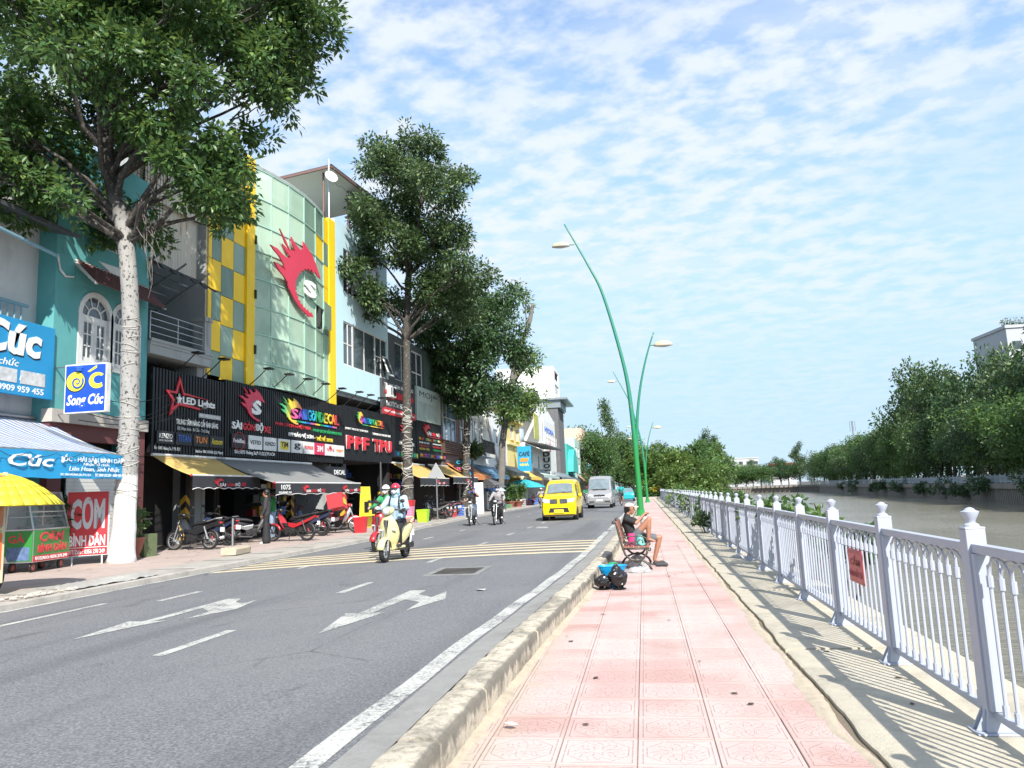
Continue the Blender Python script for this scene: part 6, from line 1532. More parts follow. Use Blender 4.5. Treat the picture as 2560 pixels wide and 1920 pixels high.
def lamp_post(label, x, y, k=1., seg=10):
    o = thing('street_lamp', label, 'street lamp', (x, y, 0), 0, 'green twin-arm street lamps along the walk')
    main = [(0, 0, 0), (-.06, 0, 3.0), (-.16, 0, 6.0), (-.45, 0, 9.0), (-1.45, 0, 13.5), (-2.3, 0, 15.6), (-3.65, 0, 18.4)]
    P = [Vector(p) for p in main]; PP = []
    for i in range(len(P)-1):
        for j in range(6):
            t = j/6; p0, p1, p2, p3 = P[max(i-1, 0)], P[i], P[i+1], P[min(i+2, len(P)-1)]
            PP.append(.5*((2*p1)+(-p0+p2)*t+(2*p0-5*p1+4*p2-p3)*t*t+(-p0+3*p1-3*p2+p3)*t**3))
    PP.append(P[-1]); PP = [p*k for p in PP]
    n = len(PP); b = MB(); b.tube(PP, [(.205-.16*(i/(n-1))**.75)*k for i in range(n)], seg); b.lathe([(.36, 0), (.36, .05), (.25, .08), (.22, .35)], 14); b.build('pole', LGRN, o, smooth=True)
    b = MB(); Q = [p*k for p in bez([(-.03, 0, 2.9), (.02, 0, 5.5), (.25, 0, 8.0), (1.45, 0, 11.0)])]; b.tube(Q, [(.115-.075*i/26)*k for i in range(27)], seg); b.build('side_arm', LGRN, o, smooth=True)
    for (hx, hz, sg_) in ((-3.10, 17.0, -1), (1.12, 10.2, 1)):
        b = MB(); b.tube([(hx*k, 0, hz*k), ((hx+sg_*.32)*k, 0, hz*k+.02)], .03*k, 6); hd = b.build('lamp_arm', LGRN, o)
        b = MB(); c = (hx+sg_*.85)*k
        rows = []
        for i in range(9):
            a = i/8; rows.append([(c+cos(2*pi*j/16)*.56*k*cos(a*pi/2*.98), sin(2*pi*j/16)*.26*k*cos(a*pi/2*.98), hz*k+.25*k*sin(a*pi/2)) for j in range(16)])
        b.grid(rows, True); b.build('lamp_shade', LHEAD, hd, smooth=True)
        b = MB(); rows = [[(c+cos(2*pi*j/16)*.57*k*r, sin(2*pi*j/16)*.27*k*r, hz*k-d*k) for j in range(16)] for r, d in ((1, 0), (1.01, .05), (.85, .08), (.3, .14), (.02, .15))]
        b.grid(rows, True); b.build('lens', LGLASS, hd, smooth=True)
    return o
lamp_post('tall green lamp post behind the bench, nearest the camera', -.25, 47)
lamp_post('second green lamp post farther along the walk', .35, 89, .82)
lamp_post('third green lamp post far along the walk', 1.05, 140, .74, 8)
lamp_post('last small green lamp post visible beyond the hedge', .6, 185, .78, 8)
# ------------------------------------------------------------------ bench and the things round it
CAST = mat('cast_iron_brown', (.085, .075, .065), .5, .4, .25, 8, .25, 60); SLATW = mat('red_brown_slat', (.28, .11, .075), .6, 0, .2, 5, .2, 40)
bn = thing('park_bench', 'cast iron park bench with red-brown slats at the kerb, seat facing the canal', 'bench', (0, 16.6, 0))
def spiral(c, r0, r1, a0, a1, n=16): return [(c[0]+(r0+(r1-r0)*i/n)*cos(a0+(a1-a0)*i/n), 0, c[1]+(r0+(r1-r0)*i/n)*sin(a0+(a1-a0)*i/n)) for i in range(n+1)]
def bench_end(y):
    b = MB(); b.T = Matrix.Translation((0, y, 0))
    back = [(-.66, 0, .93), (-.655, 0, .97), (-.62, 0, .985), (-.595, 0, .95), (-.575, 0, .85), (-.53, 0, .62), (-.49, 0, .46), (-.44, 0, .31), (-.34, 0, .22), (-.22, 0, .19), (-.10, 0, .23), (-.02, 0, .33), (.0, 0, .42)]
    b.tube(back, .022, 8); b.ell((-.635, 0, .945), (.03, .025, .03), 8, 6)
    b.tube([(-.50, 0, .435), (.03, 0, .43)], .022, 8); b.tube(spiral((.035, .405), .035, .012, 1.5, -3.2), .014, 6)
    b.tube([(-.56, 0, .012), (-.50, 0, .10), (-.42, 0, .165), (-.32, 0, .205), (-.22, 0, .212)], [.026, .022, .02, .02, .02], 8)
    b.tube([(.06, 0, .012), (.02, 0, .10), (-.05, 0, .165), (-.13, 0, .205), (-.22, 0, .212)], [.026, .022, .02, .02, .02], 8)
    b.ell((-.22, 0, .20), (.07, .028, .045), 10, 6)
    b.tube([(-.545, 0, .66), (-.50, 0, .655), (-.44, 0, .67), (-.36, 0, .665), (-.25, 0, .675), (-.12, 0, .675), (-.02, 0, .635), (.01, 0, .57), (-.02, 0, .50), (-.10, 0, .475), (-.17, 0, .50), (-.19, 0, .56), (-.14, 0, .605), (-.09, 0, .585), (-.08, 0, .55), (-.11, 0, .535)], .013, 6)
    b.tube(spiral((-.43, .56), .055, .012, 1.6, 8.2), .011, 6); b.tube(spiral((-.29, .52), .05, .012, -1.6, -8.0), .011, 6); b.tube([(-.19, 0, .56), (-.24, 0, .55), (-.29, 0, .57), (-.34, 0, .53), (-.38, 0, .51)], .011, 6)
    return b.build('end_frame', CAST, bn, smooth=True)
bench_end(-.78); bench_end(.78)
slm = MB().box(-.045, .045, -.80, .80, -.012, .012).mesh('seat_slat', SLATW)
for i in range(5): put('seat_slat', slm, bn, (-.43+.105*i, 0, .462), bev=.004)
for i, (x, z) in enumerate(((-.515, .62), (-.545, .73), (-.572, .84), (-.60, .93))):
    q = put('back_slat', slm, bn, (x+.03, 0, z), bev=.004); q.rotation_euler = (0, radians(76), 0)
def flask(name, label, x, y, z, prof, m_, lidm, lid):
    o = thing(name, label, 'cup', (x, y, z)); b = MB(); b.lathe(prof, 16); b.build('body', m_, o, sharp=40); b = MB(); b.lathe(lid, 16); b.build('lid', lidm, o, sharp=40); return o
PINK = mat('hot_pink_plastic', (.72, .05, .22), .35, 0, .1); 
flask('drink_cup', 'hot pink lidded cup standing on the bench', -.31, 16.05, .475, [(.055, 0), (.058, .02), (.066, .19)], PINK, PINK, [(.07, .19), (.07, .23), (.055, .24)])
MINT = mat('mint_plastic', (.10, .42, .36), .4, 0, .15, 8)
b = MB(); rows = []
for i in range(12):
    a = i/11; rows.append([(-.14+.11*cos(2*pi*j/12)*(1-.55*a)*(1+.15*mnoise.noise((i, j, 1))), 16.1+.11*sin(2*pi*j/12)*(1-.55*a), .475+.20*a+.02*mnoise.noise((i*.5, j, 3))) for j in range(12)])
b.grid(rows, True); b.add(rows[-1], [tuple(range(12))]); tag(b.build('plastic_bag', MINT, smooth=True), 'mint green plastic bag on the bench beside the pink cup', 'bag')
flask('paper_cup', 'white cup with green lid behind the blue basin by the kerb', -.62, 13.9, .0, [(.07, 0), (.085, .28)], WHITE, mat('green_lid', (.02, .30, .10), .4), [(.092, .28), (.092, .33), (.06, .35)])
BASIN = mat('blue_basin', (.01, .30, .62), .35, 0, .06)
b = MB(); rows = []
for r_, z in ((.10, 0), (.16, .17), (.235, .35), (.245, .35), (.22, .33), (.14, .03), (.0, .02)):
    rows.append([(r_*1.0*max(-1, min(1, 1.25*cos(2*pi*j/28))), r_*.75*max(-1, min(1, 1.25*sin(2*pi*j/28))), z) for j in range(28)])
b.grid(rows, True); bs = thing('blue_basin', 'bright blue plastic tub standing against the kerb by the bench', 'tub', (-.60, 13.35, 0)); b.build('tub', BASIN, bs, sharp=40)
GBAG = mat('black_bin_bag', (.012, .012, .013), .22, 0, .3, 6, spec=.7)
def binbag(label, x, y, rx, ry, h, sd_, lean=.0):
    o = thing('bin_bag', label, 'bag', (x, y, 0)); b = MB(); rows = []; n = 26
    for i in range(17):
        a = i/16; pr = (sin(pi*min(1, a*1.05))**.6 if a < .62 else max(.10, .98-(a-.62)*2.4)) if i else .75
        rows.append([(lean*a+rx*pr*cos(2*pi*j/n)*(1+.30*mnoise.noise((cos(2*pi*j/n)*3, a*5, sd_))+.22*mnoise.noise((cos(2*pi*j/n)*9, sin(2*pi*j/n)*9+a*4, sd_))), ry*pr*sin(2*pi*j/n)*(1+.28*mnoise.noise((sin(2*pi*j/n)*4, a*7, sd_+5))+.22*mnoise.noise((sin(2*pi*j/n)*11, a*9, sd_))), h*a+.012+.02*mnoise.noise((j*.9, i*.8, sd_))*(1 if i else 0)) for j in range(n)])
    b.grid(rows, True); b.add(rows[0], [tuple(range(n))]); b.add(rows[-1], [tuple(range(n))]); b.build('sack', GBAG, o, smooth=False); return o
binbag('slumped black bin bag left of the taller bag, before the blue tub', -.74, 13.02, .16, .13, .24, 2.)
binbag('taller black bin bag with twisted neck before the blue tub', -.49, 12.98, .15, .13, .40, 7., -.04)
CLEAR = mat('clear_plastic', (.36, .36, .36), .2, 0, .4, 14, .4, 20)
for lab, x, y, rx, ry, h, sd_ in (('crumpled clear plastic bag lying under the bench', -.22, 16.5, .22, .30, .24, 11.), ('flat clear plastic bag beside the front bench leg', -.20, 15.55, .25, .16, .10, 13.), ('white plastic scrap on the apron under the fence', 1.95, 17.8, .18, .11, .07, 17.)):
    b = MB(); rows = []
    for i in range(9):
        a = i/8; rows.append([(rx*cos(2*pi*j/18)*cos(a*pi/2)*(1+.3*mnoise.noise((j*.8, i*.6, sd_))), ry*sin(2*pi*j/18)*cos(a*pi/2)*(1+.3*mnoise.noise((j*.7, i*.9, sd_+3))), .02*0+h*sin(a*pi/2)*(1+.25*mnoise.noise((j*.6, i*.5, sd_+7)))) for j in range(18)])
    b.grid(rows, True); tag(b.build('plastic_bag', CLEAR, None, (x, y, .02 if x > 1 else .004)), lab, 'bag')
# ------------------------------------------------------------------ food cart, roadside stall, board and pots
CARTG = mat('cart_green', (.03, .22, .04), .45, 0, .12); CARTR = mat('cart_red', (.55, .03, .04), .45, 0, .08); STAIN = mat('stainless', (.42, .43, .43), .3, .8, .15, 4); CLG = mat('cart_glass', (.30, .36, .36), .06, alpha=.28, spec=.8)
def wheel_small(root, x, y, z, r, axis='y'):
    b = MB(); b.torus((x, y, z), r*.78, r*.24, axis, 18, 8); w = b.build('wheel', BLACKM, root, smooth=True)
    b = MB(); b.lathe([(r*.55, -.03), (r*.55, .03)], 14, (x, y, z), axis); b.build('rim', mat('rim_red', (.35, .08, .06), .5), w); return w
ct = thing('food_cart', 'green glass-topped food cart with red lettering beside the red board', 'cart', (-13.72, 15.85, PAVZ), radians(99)); ct.scale = (.9, .9, .95)
b = MB(); b.box(-.75, .75, -.36, .36, .24, .98); b.build('cabinet', STAIN, ct, bev=.01)
b = MB(); b.box(-.74, .74, -.372, -.361, .40, .97); p = b.build('front_panel', CARTG, ct); text('CƠM', -.52, .48, .70, .95, -.378, LETR, p, .006, .03, .15); text('BÌNH DÂN', -.60, .62, .46, .68, -.378, LETR, p, .006, .025, .15)
b = MB(); b.box(-.74, .74, -.373, -.361, .26, .395); p = b.build('phone_strip', CARTR, ct); text('ĐT/ZALO: 0356 278 249', -.68, .66, .29, .37, -.378, LETW, p, .004, .012)
b = MB(); b.box(-.762, -.751, -.34, .34, .28, .97); p = b.build('side_panel', CARTG, ct); t_ = text('GÀ', -.2, .2, .70, .92, 0, LETR, p, .004, .02); t_.rotation_euler = (0, 0, -pi/2); t_.location = (-.766, .05, 0)
b = MB(); b.box(-.768, -.763, -.28, .28, .30, .60); b.build('food_picture', mat('food_picture', (.10, .16, .30), .5, 0, .8, 9), p)
b = MB()
for x in (-.73, .73): b.bar((x, -.34, .98), (x*.97, -.12, 1.86), .03); b.bar((x, .34, .98), (x*.97, .30, 1.86), .03); b.bar((x*.97, -.12, 1.86), (x*.97, .30, 1.86), .03)
for y_, z in ((-.12, 1.86), (.30, 1.86), (.34, 1.42), (-.24, 1.40)): b.bar((-.73, y_, z), (.73, y_, z), .025)
b.box(-.76, .76, -.37, .37, .98, 1.01); b.build('frame', STAIN, ct)
b = MB(); b.quad((-.72, -.345, 1.01), (.72, -.345, 1.01), (.71, -.13, 1.85), (-.71, -.13, 1.85)); b.build('glass_pane', CLG, ct)
b = MB(); b.quad((-.735, -.34, 1.01), (-.735, .34, 1.01), (-.72, .30, 1.85), (-.72, -.13, 1.85)); b.build('glass_pane', CLG, ct)
b = MB(); b.box(-.70, .70, -.2, .30, 1.28, 1.30); b.build('shelf', STAIN, ct)
b = MB(); b.box(-.25, .62, -.10, -.08, 1.58, 1.74); b.build('hanging_tray', BLACKM, ct)
for i in range(6): MB().lathe([(.10, 0), (.13, .06), (.12, .07)], 12, (-.55+i*.22, .05, 1.011)).build('food_bowl', STAIN, ct)
for x, y_ in ((-.58, -.25), (.58, -.25), (-.58, .25), (.58, .25)): wheel_small(ct, x, y_, .13, .13)
st = thing('roadside_stall', 'cream and orange drinks stall under the yellow umbrella at the left edge', 'stall', (-10.95, 10.8, PAVZ), radians(80))
CRM = mat('stall_cream', (.62, .55, .38), .5, 0, .08); ORG = mat('stall_orange', (.70, .16, .03), .5, 0, .1)
b = MB(); b.box(-.9, .62, -.4, .4, .35, .40); b.box(-.9, .62, -.4, .4, 1.05, 1.09)
for x in (-.88, .60):
    for y_ in (-.38, .38): b.bar((x, y_, .2), (x, y_, 2.0), .05)
b.build('frame', CRM, st); b = MB(); b.box(-.86, .58, -.41, -.395, .42, 1.0); p = b.build('front_panel', ORG, st)
b = MB(); b.box(.61, .625, -.36, .36, .42, 1.03); b.build('side_panel', CRM, st)
b = MB(); b.box(-.86, .58, -.415, -.40, 1.12, 1.95); p = b.build('menu_panel', mat('menu_print', (.50, .22, .14), .5, 0, .7, 7), st)
b = MB(); b.torus((.72, .0, .30), .26, .04, 'x', 24, 8); w = b.build('wheel', BLACKM, st, smooth=True); b = MB(); b.torus((.72, 0, .30), .215, .012, 'x', 24, 6)
for i in range(10): a = pi*i/5; b.tube([(.72, 0, .30), (.72, .21*cos(a), .30+.21*sin(a))], .004, 4)
b.build('rim', STEEL, w); b = MB(); b.prism([(-.30, .50), (-.24, .60), (-.1, .66), (.1, .66), (.24, .60), (.30, .50), (.22, .56), (0, .61), (-.22, .56)], .68, .78, 'x'); b.build('mudguard', CRM, st)
def umbrella(label, x, y, z, R, h, cols, n=8, sag=.55, lean=(0, 0), group=None, pole=True, kind='umbrella'):
    o = thing('umbrella', label, kind, (x, y, z), 0, group); b = MB(); N = n*4; rows = []
    for i in range(7):
        a = i/6; r = R*a; row = []
        for j in range(N):
            th = 2*pi*j/N; e = abs(((j % 4)/4)-.5)*2
            row.append((r*cos(th)*(1-.05*(1-e)*a)+lean[0]*h, r*sin(th)*(1-.05*(1-e)*a)+lean[1]*h, h-R*sag*(a**1.9)+.0+.04*R*(1-e)*a*0))
        rows.append(row)
    for j in range(N):
        b.mi = (j//4) % len(cols)
        for i in range(6): b.add([rows[i][j], rows[i][(j+1) % N], rows[i+1][(j+1) % N], rows[i+1][j]], [(0, 1, 2, 3)])
    c = b.build('canopy', cols, o, smooth=True); c.modifiers.new('t', 'SOLIDIFY').thickness = .006
    b = MB(); b.tube([(0, 0, 0), (lean[0]*h, lean[1]*h, h+.06)], .022, 8)
    for j in range(n): th = 2*pi*j/n; b.tube([(lean[0]*h, lean[1]*h, h-.02), (R*.5*cos(th)+lean[0]*h, R*.5*sin(th)+lean[1]*h, h-R*sag*.27-.03), (R*cos(th)+lean[0]*h, R*sin(th)+lean[1]*h, h-R*sag-.005)], .006, 4)
    b.build('frame', STEEL, o); return o
umbrella('bright yellow market umbrella over the drinks stall', -10.75, 11.45, PAVZ, 1.02, 2.0, [mat('umbrella_yellow', (.80, .66, .04), .6, 0, .05)])
sbd = thing('sandwich_board', 'red standing board with white lettering before the white tree trunk', 'board', (-13.55, 17.25, PAVZ), radians(38))
b = MB(); b.box(-.46, .46, -.03, .03, .22, 1.78); b.build('frame', FRAMEW, sbd); b = MB(); b.box(-.45, .43, -.038, -.031, .24, 1.77); p = b.build('face', CARTR, sbd)
text('CƠM', -.38, .36, .86, 1.66, -.042, LETM, p, .003, .04); text('BÌNH DÂN', -.40, .38, .46, .78, -.042, LETW, p, .003, .03); text('ĐT/Zalo : 0356 278 249', -.40, .38, .27, .38, -.042, LETW, p, .003, .02); MB().box(-.45, .43, -.0405, -.0385, .415, .43).build('rule_line', LETW, p)
b = MB()
for x in (-.32, .32): b.bar((x, 0, .25), (x, -.32, 0.01), .03); b.bar((x, 0, .25), (x, .30, .01), .03); b.bar((x, -.3, .03), (x, .28, .03), .02)
b.build('leg', FRAMEW, sbd)
TERR = mat('terracotta', (.33, .12, .08), .8, 0, .15, 4); MOSSC = m_concrete('mossy_planter', (.16, .20, .10), (.05, .06, .03), sc=3)
def pot_plant(label, x, y, pot, h, r, lm, n, ll, seed, potm=None, group=None):
    o = thing('potted_plant', label, 'plant', (x, y, PAVZ), 0, group); b = MB()
    if pot == 'box': b.box(-.32, .32, -.28, .28, 0, .62)
    else: b.lathe([(pot*.55, 0), (pot*.6, .04), (pot*.5, .10), (pot*.75, .25), (pot, .50), (pot*1.08, .52), (pot*1.05, .56), (pot*.9, .55), (pot*.88, .45), (.01, .45)], 16)
    b.build('pot', potm or TERR, o, sharp=40); g = random.Random(seed); E_ = [(g.uniform(-r, r)*.7, g.uniform(-r, r)*.7, .6+g.uniform(.15, 1)*h, r*g.uniform(.3, .5)) for _ in range(7)]
    b = MB()
    for e in E_: limb(b, (e[0]*.1, e[1]*.1, .45), e[:3], .018, .006, 0, 4, 5, seed)
    b.build('stem', BARK_G, o); foliage('leaves', E_, n, 5, ll, ll*.42, r*.22, lm, o, seed, .3); return o
pot_plant('leafy plant in a mossy box planter right of the white trunk', -13.6, 19.35, 'box', .95, .42, LEAF, 70, .15, 31, MOSSC)
pot_plant('terracotta urn with plant tucked behind the white trunk', -13.35, 18.75, .26, .7, .3, LEAF, 30, .14, 32)
pot_plant('dark leafy plant in a pale tub between cart and red board', -14.1, 16.9, .30, .9, .42, LEAFD, 80, .18, 33, CONC_L)
pot_plant('flowering pot plant with bushy leaves before the yellow house', -11.9, 73.5, .55, 1.2, .9, LEAFY, 200, .26, 34)
pot_plant('tall green pot plant beside the flowering pot', -12.2, 71.2, .4, 1.5, .6, LEAF, 140, .28, 35)
# slab with stub post, bins, sign, crates
sl = thing('concrete_block', 'broken concrete block with a steel stub post on the pavement edge', 'block', (-10.75, 19.3, PAVZ), radians(96))
b = MB(); rows = []
for i in range(9):
    x = -.5+i/8; rows.append([(x+.02*mnoise.noise((i, 1, 1)), y_+.03*mnoise.noise((i*.7, y_*5, 2)), z+.015*mnoise.noise((i, z*9, y_*3))) for y_, z in ((-.2, .02), (-.22, .16), (-.18, .21), (.18, .21), (.2, .15), (.2, .02))])
b.grid(rows, True); b.add(rows[0], [tuple(range(6))]); b.add(rows[-1], [tuple(range(6))]); b.build('slab', SAND, sl, sharp=40); b = MB(); b.tube([(0, .1, .2), (.0, .1, .95)], .03, 8); b.build('stub_post', STEEL, sl)
def bin_(label, x, y, w, h, m_, taper=.8, rz=0., lid=False, group='plastic bins on the left pavement'):
    o = thing('plastic_bin', label, 'bin', (x, y, PAVZ), rz, group); b = MB(); t_ = taper; W = w/2
    b.add([(-W*t_, -W*t_, 0), (W*t_, -W*t_, 0), (W*t_, W*t_, 0), (-W*t_, W*t_, 0), (-W, -W, h), (W, -W, h), (W, W, h), (-W, W, h), (-W*.92, -W*.92, h), (W*.92, -W*.92, h), (W*.92, W*.92, h), (-W*.92, W*.92, h), (-W*.75, -W*.75, .04), (W*.75, -W*.75, .04), (W*.75, W*.75, .04), (-W*.75, W*.75, .04)],
          [(0,3,2,1),(0,1,5,4),(1,2,6,5),(2,3,7,6),(3,0,4,7),(4,5,9,8),(5,6,10,9),(6,7,11,10),(7,4,8,11),(8,9,13,12),(9,10,14,13),(10,11,15,14),(11,8,12,15),(12,13,14,15)])
    b.build('tub', m_, o, bev=.012); b = MB()
    for z in (h*.98, h*.86): b.box(-W*1.06, W*1.06, -W*1.06, W*1.06, z-.025, z+.01) if z > h*.9 and lid else b.bar((-W*.99, -W*.985, z), (W*.99, -W*.985, z), .03)
    for i in range(4): z = h*(.2+.15*i); k = t_+(1-t_)*z/h; b.box(-W*k*.8, W*k*.8, -W*k-.008, -W*k+.01, z, z+.02)
    b.build('rim', m_, o); return o
bin_('red plastic bin with hand hole by the basket motorbike', -11.22, 29.75, .46, .62, REDB)
bin_('stacked pink plastic bin beside the string-wound trunk', -12.2, 39.2, .60, .85, mat('pink_plastic', (.72, .25, .42), .4, 0, .06))
bin_('red plastic bin stacked inside the pink one', -12.2, 39.2, .66, .30, REDB, .92).location.z = PAVZ+.87
bin_('lime green plastic bin right of the pink bin', -11.55, 39.8, .58, .66, mat('lime_plastic', (.38, .68, .03), .4, 0, .06))
ty = MB()
for i in range(4): ty.torus((0, 0, .09+i*.17), .24, .085, 'z', 20, 8)
tag(ty.build('tyre_stack', BLACKM, None, (-11.9, 41.5, PAVZ), smooth=True), 'stack of black tyres at the foot of the string-wound trunk', 'tyres')
ts = thing('traffic_sign', 'triangular sign seen from behind on a pale post', 'sign', (-11.45, 42.3, PAVZ)); b = MB(); b.tube([(0, 0, 0), (0, 0, 3.15)], .045, 10); b.build('post', STEEL, ts)
b = MB(); b.prism([(-.52, 2.35), (.52, 2.35), (0, 3.2)], -.075, -.055, 'y'); b.build('plate', mat('sign_back', (.42, .44, .45), .5, .3), ts, bev=.01)
# A-frame sign (yellow) by the accessory shop, kiosk, menu board
af = thing('display_stand', 'yellow display stand beside the open accessory shop', 'stand', (-12.8, 34.6, PAVZ), radians(80)); b = MB()
b.prism([(-.55, 0), (.55, 0), (.35, 1.9), (-.35, 1.9)], -.05, .05, 'y'); b.build('panel', LETY, af); b = MB(); b.box(-.2, .2, -.06, -.051, .7, 1.2); b.build('opening', BLACKM, af); b = MB(); b.box(-.5, 1.0, -.4, -.05, .55, .6); b.build('shelf', LETY, af)
kz = thing('utility_cabinet', 'white utility cabinet with blue notice beside the far pavement umbrella', 'cabinet', (-12.0, 53.6, PAVZ), radians(10)); b = MB(); b.box(-.85, .85, -.4, .4, 0, 2.15); b.build('body', WHITE, kz, bev=.02); b = MB(); b.box(-.35, .3, -.42, -.401, 1.45, 1.8); b.build('notice', LETB, kz); b = MB(); b.box(-.5, -.1, -.42, -.401, .9, 1.3); b.build('notice', LETO, kz)
mn = thing('menu_board', 'black vertical menu board with pink and blue lines above the cabinet', 'sign', (-12.4, 53.2, 3.1)); b = MB(); b.box(-.7, .7, -.1, .1, -1.1, 1.1); b.build('board', DKP, mn)
for i, (s_, m_) in enumerate((('CAFE', LETC), ('TRÀ SỮA', LETP), ('SINH TỐ', LETC), ('NƯỚC ÉP', LETP), ('KEM', LETP))): text(s_, -.5, .55, .72-i*.42, .96-i*.42, -.11, m_, mn, .006, .02)
b = MB(); b.tube([(0, .05, -2.8), (0, .05, -1.1)], .05, 8); b.build('post', BLACKM, mn)
UB = mat('umbrella_black', (.04, .042, .045), .7); UBL = mat('umbrella_blue', (.16, .28, .52), .7); UT = mat('umbrella_teal', (.02, .36, .42), .6)
umbrella('black market umbrella behind the two motorbike riders', -12.2, 58.6, PAVZ, 1.9, 2.55, [UB, mat('umbrella_grey', (.12, .12, .125), .7)], 8, .40)
umbrella('blue and white umbrella tucked right of the black umbrella', -12.3, 61.6, PAVZ, 1.4, 2.15, [UBL, mat('umbrella_pale', (.45, .55, .68), .7)], 8, .45)
umbrella('teal market umbrella before the blue hanging sign, left of the pair', -12.4, 79.5, PAVZ, 2.2, 2.7, [UT, mat('umbrella_teal_light', (.04, .45, .50), .6)], 8, .40)
umbrella('smaller teal umbrella, right of the pair', -12.4, 86.5, PAVZ, 1.6, 2.5, [UT], 8, .40)
for i in range(9):   # stools, crates and clutter by the stalls
    x, y = -12.3+rnd.uniform(-.7, .6), (47.5, 50.2, 51.5, 57.0, 63.5, 69.5, 77.6, 81.6, 84.8)[i]
    c = thing('plastic_crate', 'small crate among the stalls, %s along the far pavement' % nth[i], 'crate', (x, y, PAVZ), rnd.uniform(0, 1.5), 'crates among the far stalls'); w = rnd.uniform(.3, .55); h = rnd.uniform(.35, .8); b = MB()
    for k in range(4): b.box(-w, w, -w*.7, w*.7, h*k/4+.01, h*(k+.8)/4)
    b.build('body', goods[i % 7], c)
# leaf litter, twigs and scraps
LIT = mat('dead_leaf', (.06, .04, .022), .8, 0, .4, 9); LITP = mat('paper_scrap', (.55, .53, .5), .7)
GLIT = 'dead leaves on the paved walk'
def litter(x, y, z, L, m_, lab, nm='dead_leaf', cat='leaf', grp=GLIT):
    b = MB(); rows = []
    for i in range(5):
        u = i/4; w = L*.32*sin(pi*min(.97, .06+u*.9)); rows.append([(u*L, w*s_, .006+.02*abs(s_)*L*4*.3+.03*L*sin(u*5)) for s_ in (-1, 0, 1)])
    b.grid(rows); return tag(b.build(nm, m_, None, (x, y, z), rnd.uniform(0, 6.28)), lab, cat, grp)
for i, (x, y) in enumerate(((-.48, 5.62), (-.52, 6.95), (.62, 6.45), (.66, 6.15), (-.86, 8.6), (-.95, 8.9), (.18, 9.9), (-.2, 12.0), (1.62, 7.9), (1.55, 8.0), (1.9, 6.9), (1.78, 6.1), (-.6, 10.4), (.4, 7.6), (.35, 14.7), (.5, 14.9), (.62, 15.2))):
    litter(x, y, .02 if x > 1.3 else .004, rnd.uniform(.03, .075), LIT, 'small dark dead leaf lying on the walk')
litter(-1.06, 5.55, .03, .10, LITP, 'white paper scrap in the sand by the kerb', 'paper_scrap', 'litter', None); litter(-2.45, 11.6, ROADZ+.004, .22, LITP, 'white scrap of litter on the road before the manhole', 'paper_scrap', 'litter', None)
for i in range(26): litter(-10.6-rnd.random()*2.6, 15.5+rnd.random()*9, PAVZ+.02, rnd.uniform(.07, .14), mat('dry_leaf', (.30, .20, .10), .8, 0, .3, 9), 'dry leaf scattered on the left pavement', 'dry_leaf', 'leaf', 'dry leaves on the left pavement')

# cables and aerial roots by the first tree
cb = thing('cable', 'dark cables sagging from the teal house past the white trunk to the shop signs', 'cable', (-14.6, 18.2, 4.3)); b = MB()
for k, (dz, sg_, x1) in enumerate(((0, .35, .25), (.22, .5, .1), (-.25, .22, .4), (.5, .3, .0))):
    b.tube([(-.3+x1*t_/12, .25+4.2*t_/12, dz+.5*t_/12-sg_*sin(pi*t_/12)) for t_ in range(13)], .012, 5, False)
b.build('strand', BLACKM, cb)
b = MB(); r3 = random.Random(8)
for k in range(11):
    x = .32+r3.uniform(-.1, .45); z = 9.2+r3.uniform(-.5, .6); L_ = r3.uniform(.8, 2.2); dx = r3.uniform(-.2, .7); y_ = r3.uniform(-.35, .1)
    b.tube([(x+dx*t_+.06*sin(t_*7+k), y_, z-L_*t_-.28) for t_ in (0, .2, .4, .6, .8, 1)], [.014, .012, .010, .009, .007, .004], 5, False)
b.build('hanging_root', BARK_G, tree1, smooth=True)
# ------------------------------------------------------------------ vehicles (local x forward, y left, z up)
TYRE = mat('tyre_rubber', (.018, .018, .018), .85, 0, .2, 9); ALU = mat('alloy', (.50, .51, .52), .35, .7, .1); CHROME = mat('chrome', (.62, .63, .64), .15, 1.); ENG = mat('engine_black', (.03, .03, .032), .5, .3, .3, 8); BLKP = mat('black_plastic', (.022, .022, .024), .5, 0, .2)
HLG = mat('headlamp_glass', (.62, .64, .66), .08, .2, .1, spec=.9); REDL = mat('tail_lens', (.45, .02, .02), .2); PLATEM = mat('plate_white', (.68, .68, .66), .5, 0, .05)
def ring(x, cz, ry, rz_, n=14, p=2.5, cy=0., lean=0.):
    R = []
    for j in range(n):
        a = 2*pi*j/n; c, s_ = cos(a), sin(a); y = ry*abs(c)**(2/p)*(1 if c >= 0 else -1); z = rz_*abs(s_)**(2/p)*(1 if s_ >= 0 else -1)
        R.append((x+lean*z, cy+y, cz+z))
    return R
def loft(b, rings): b.grid(rings, True); n = len(rings[0]); b.add(rings[0], [tuple(range(n))]); b.add(rings[-1], [tuple(range(n))]); return b
def mwheel(root, x, R, w, spokes, rimm, kind='alloy'):
    b = MB(); b.torus((x, 0, R), R-w*.55, w*.55, 'y', 28, 8, 1.05); o = b.build('wheel', TYRE, root, smooth=True)
    b = MB(); b.torus((x, 0, R), R-w*1.05, w*.16, 'y', 28, 6, 2.2); b.lathe([(.035, -.05), (.035, .05)], 10, (x, 0, R), 'y')
    if kind == 'alloy':
        for i in range(spokes): a = 2*pi*i/spokes; b.bar((x, 0, R), (x+(R-w)*cos(a), 0, R+(R-w)*sin(a)), .030, .026, (0, 1, 0))
    else:
        for i in range(18): a = 2*pi*i/18; b.tube([(x, .03*(-1)**i, R), (x+(R-w)*cos(a+.2), 0, R+(R-w)*sin(a+.2))], .0035, 3, False)
    b.build('rim', rimm, o, sharp=40); return o
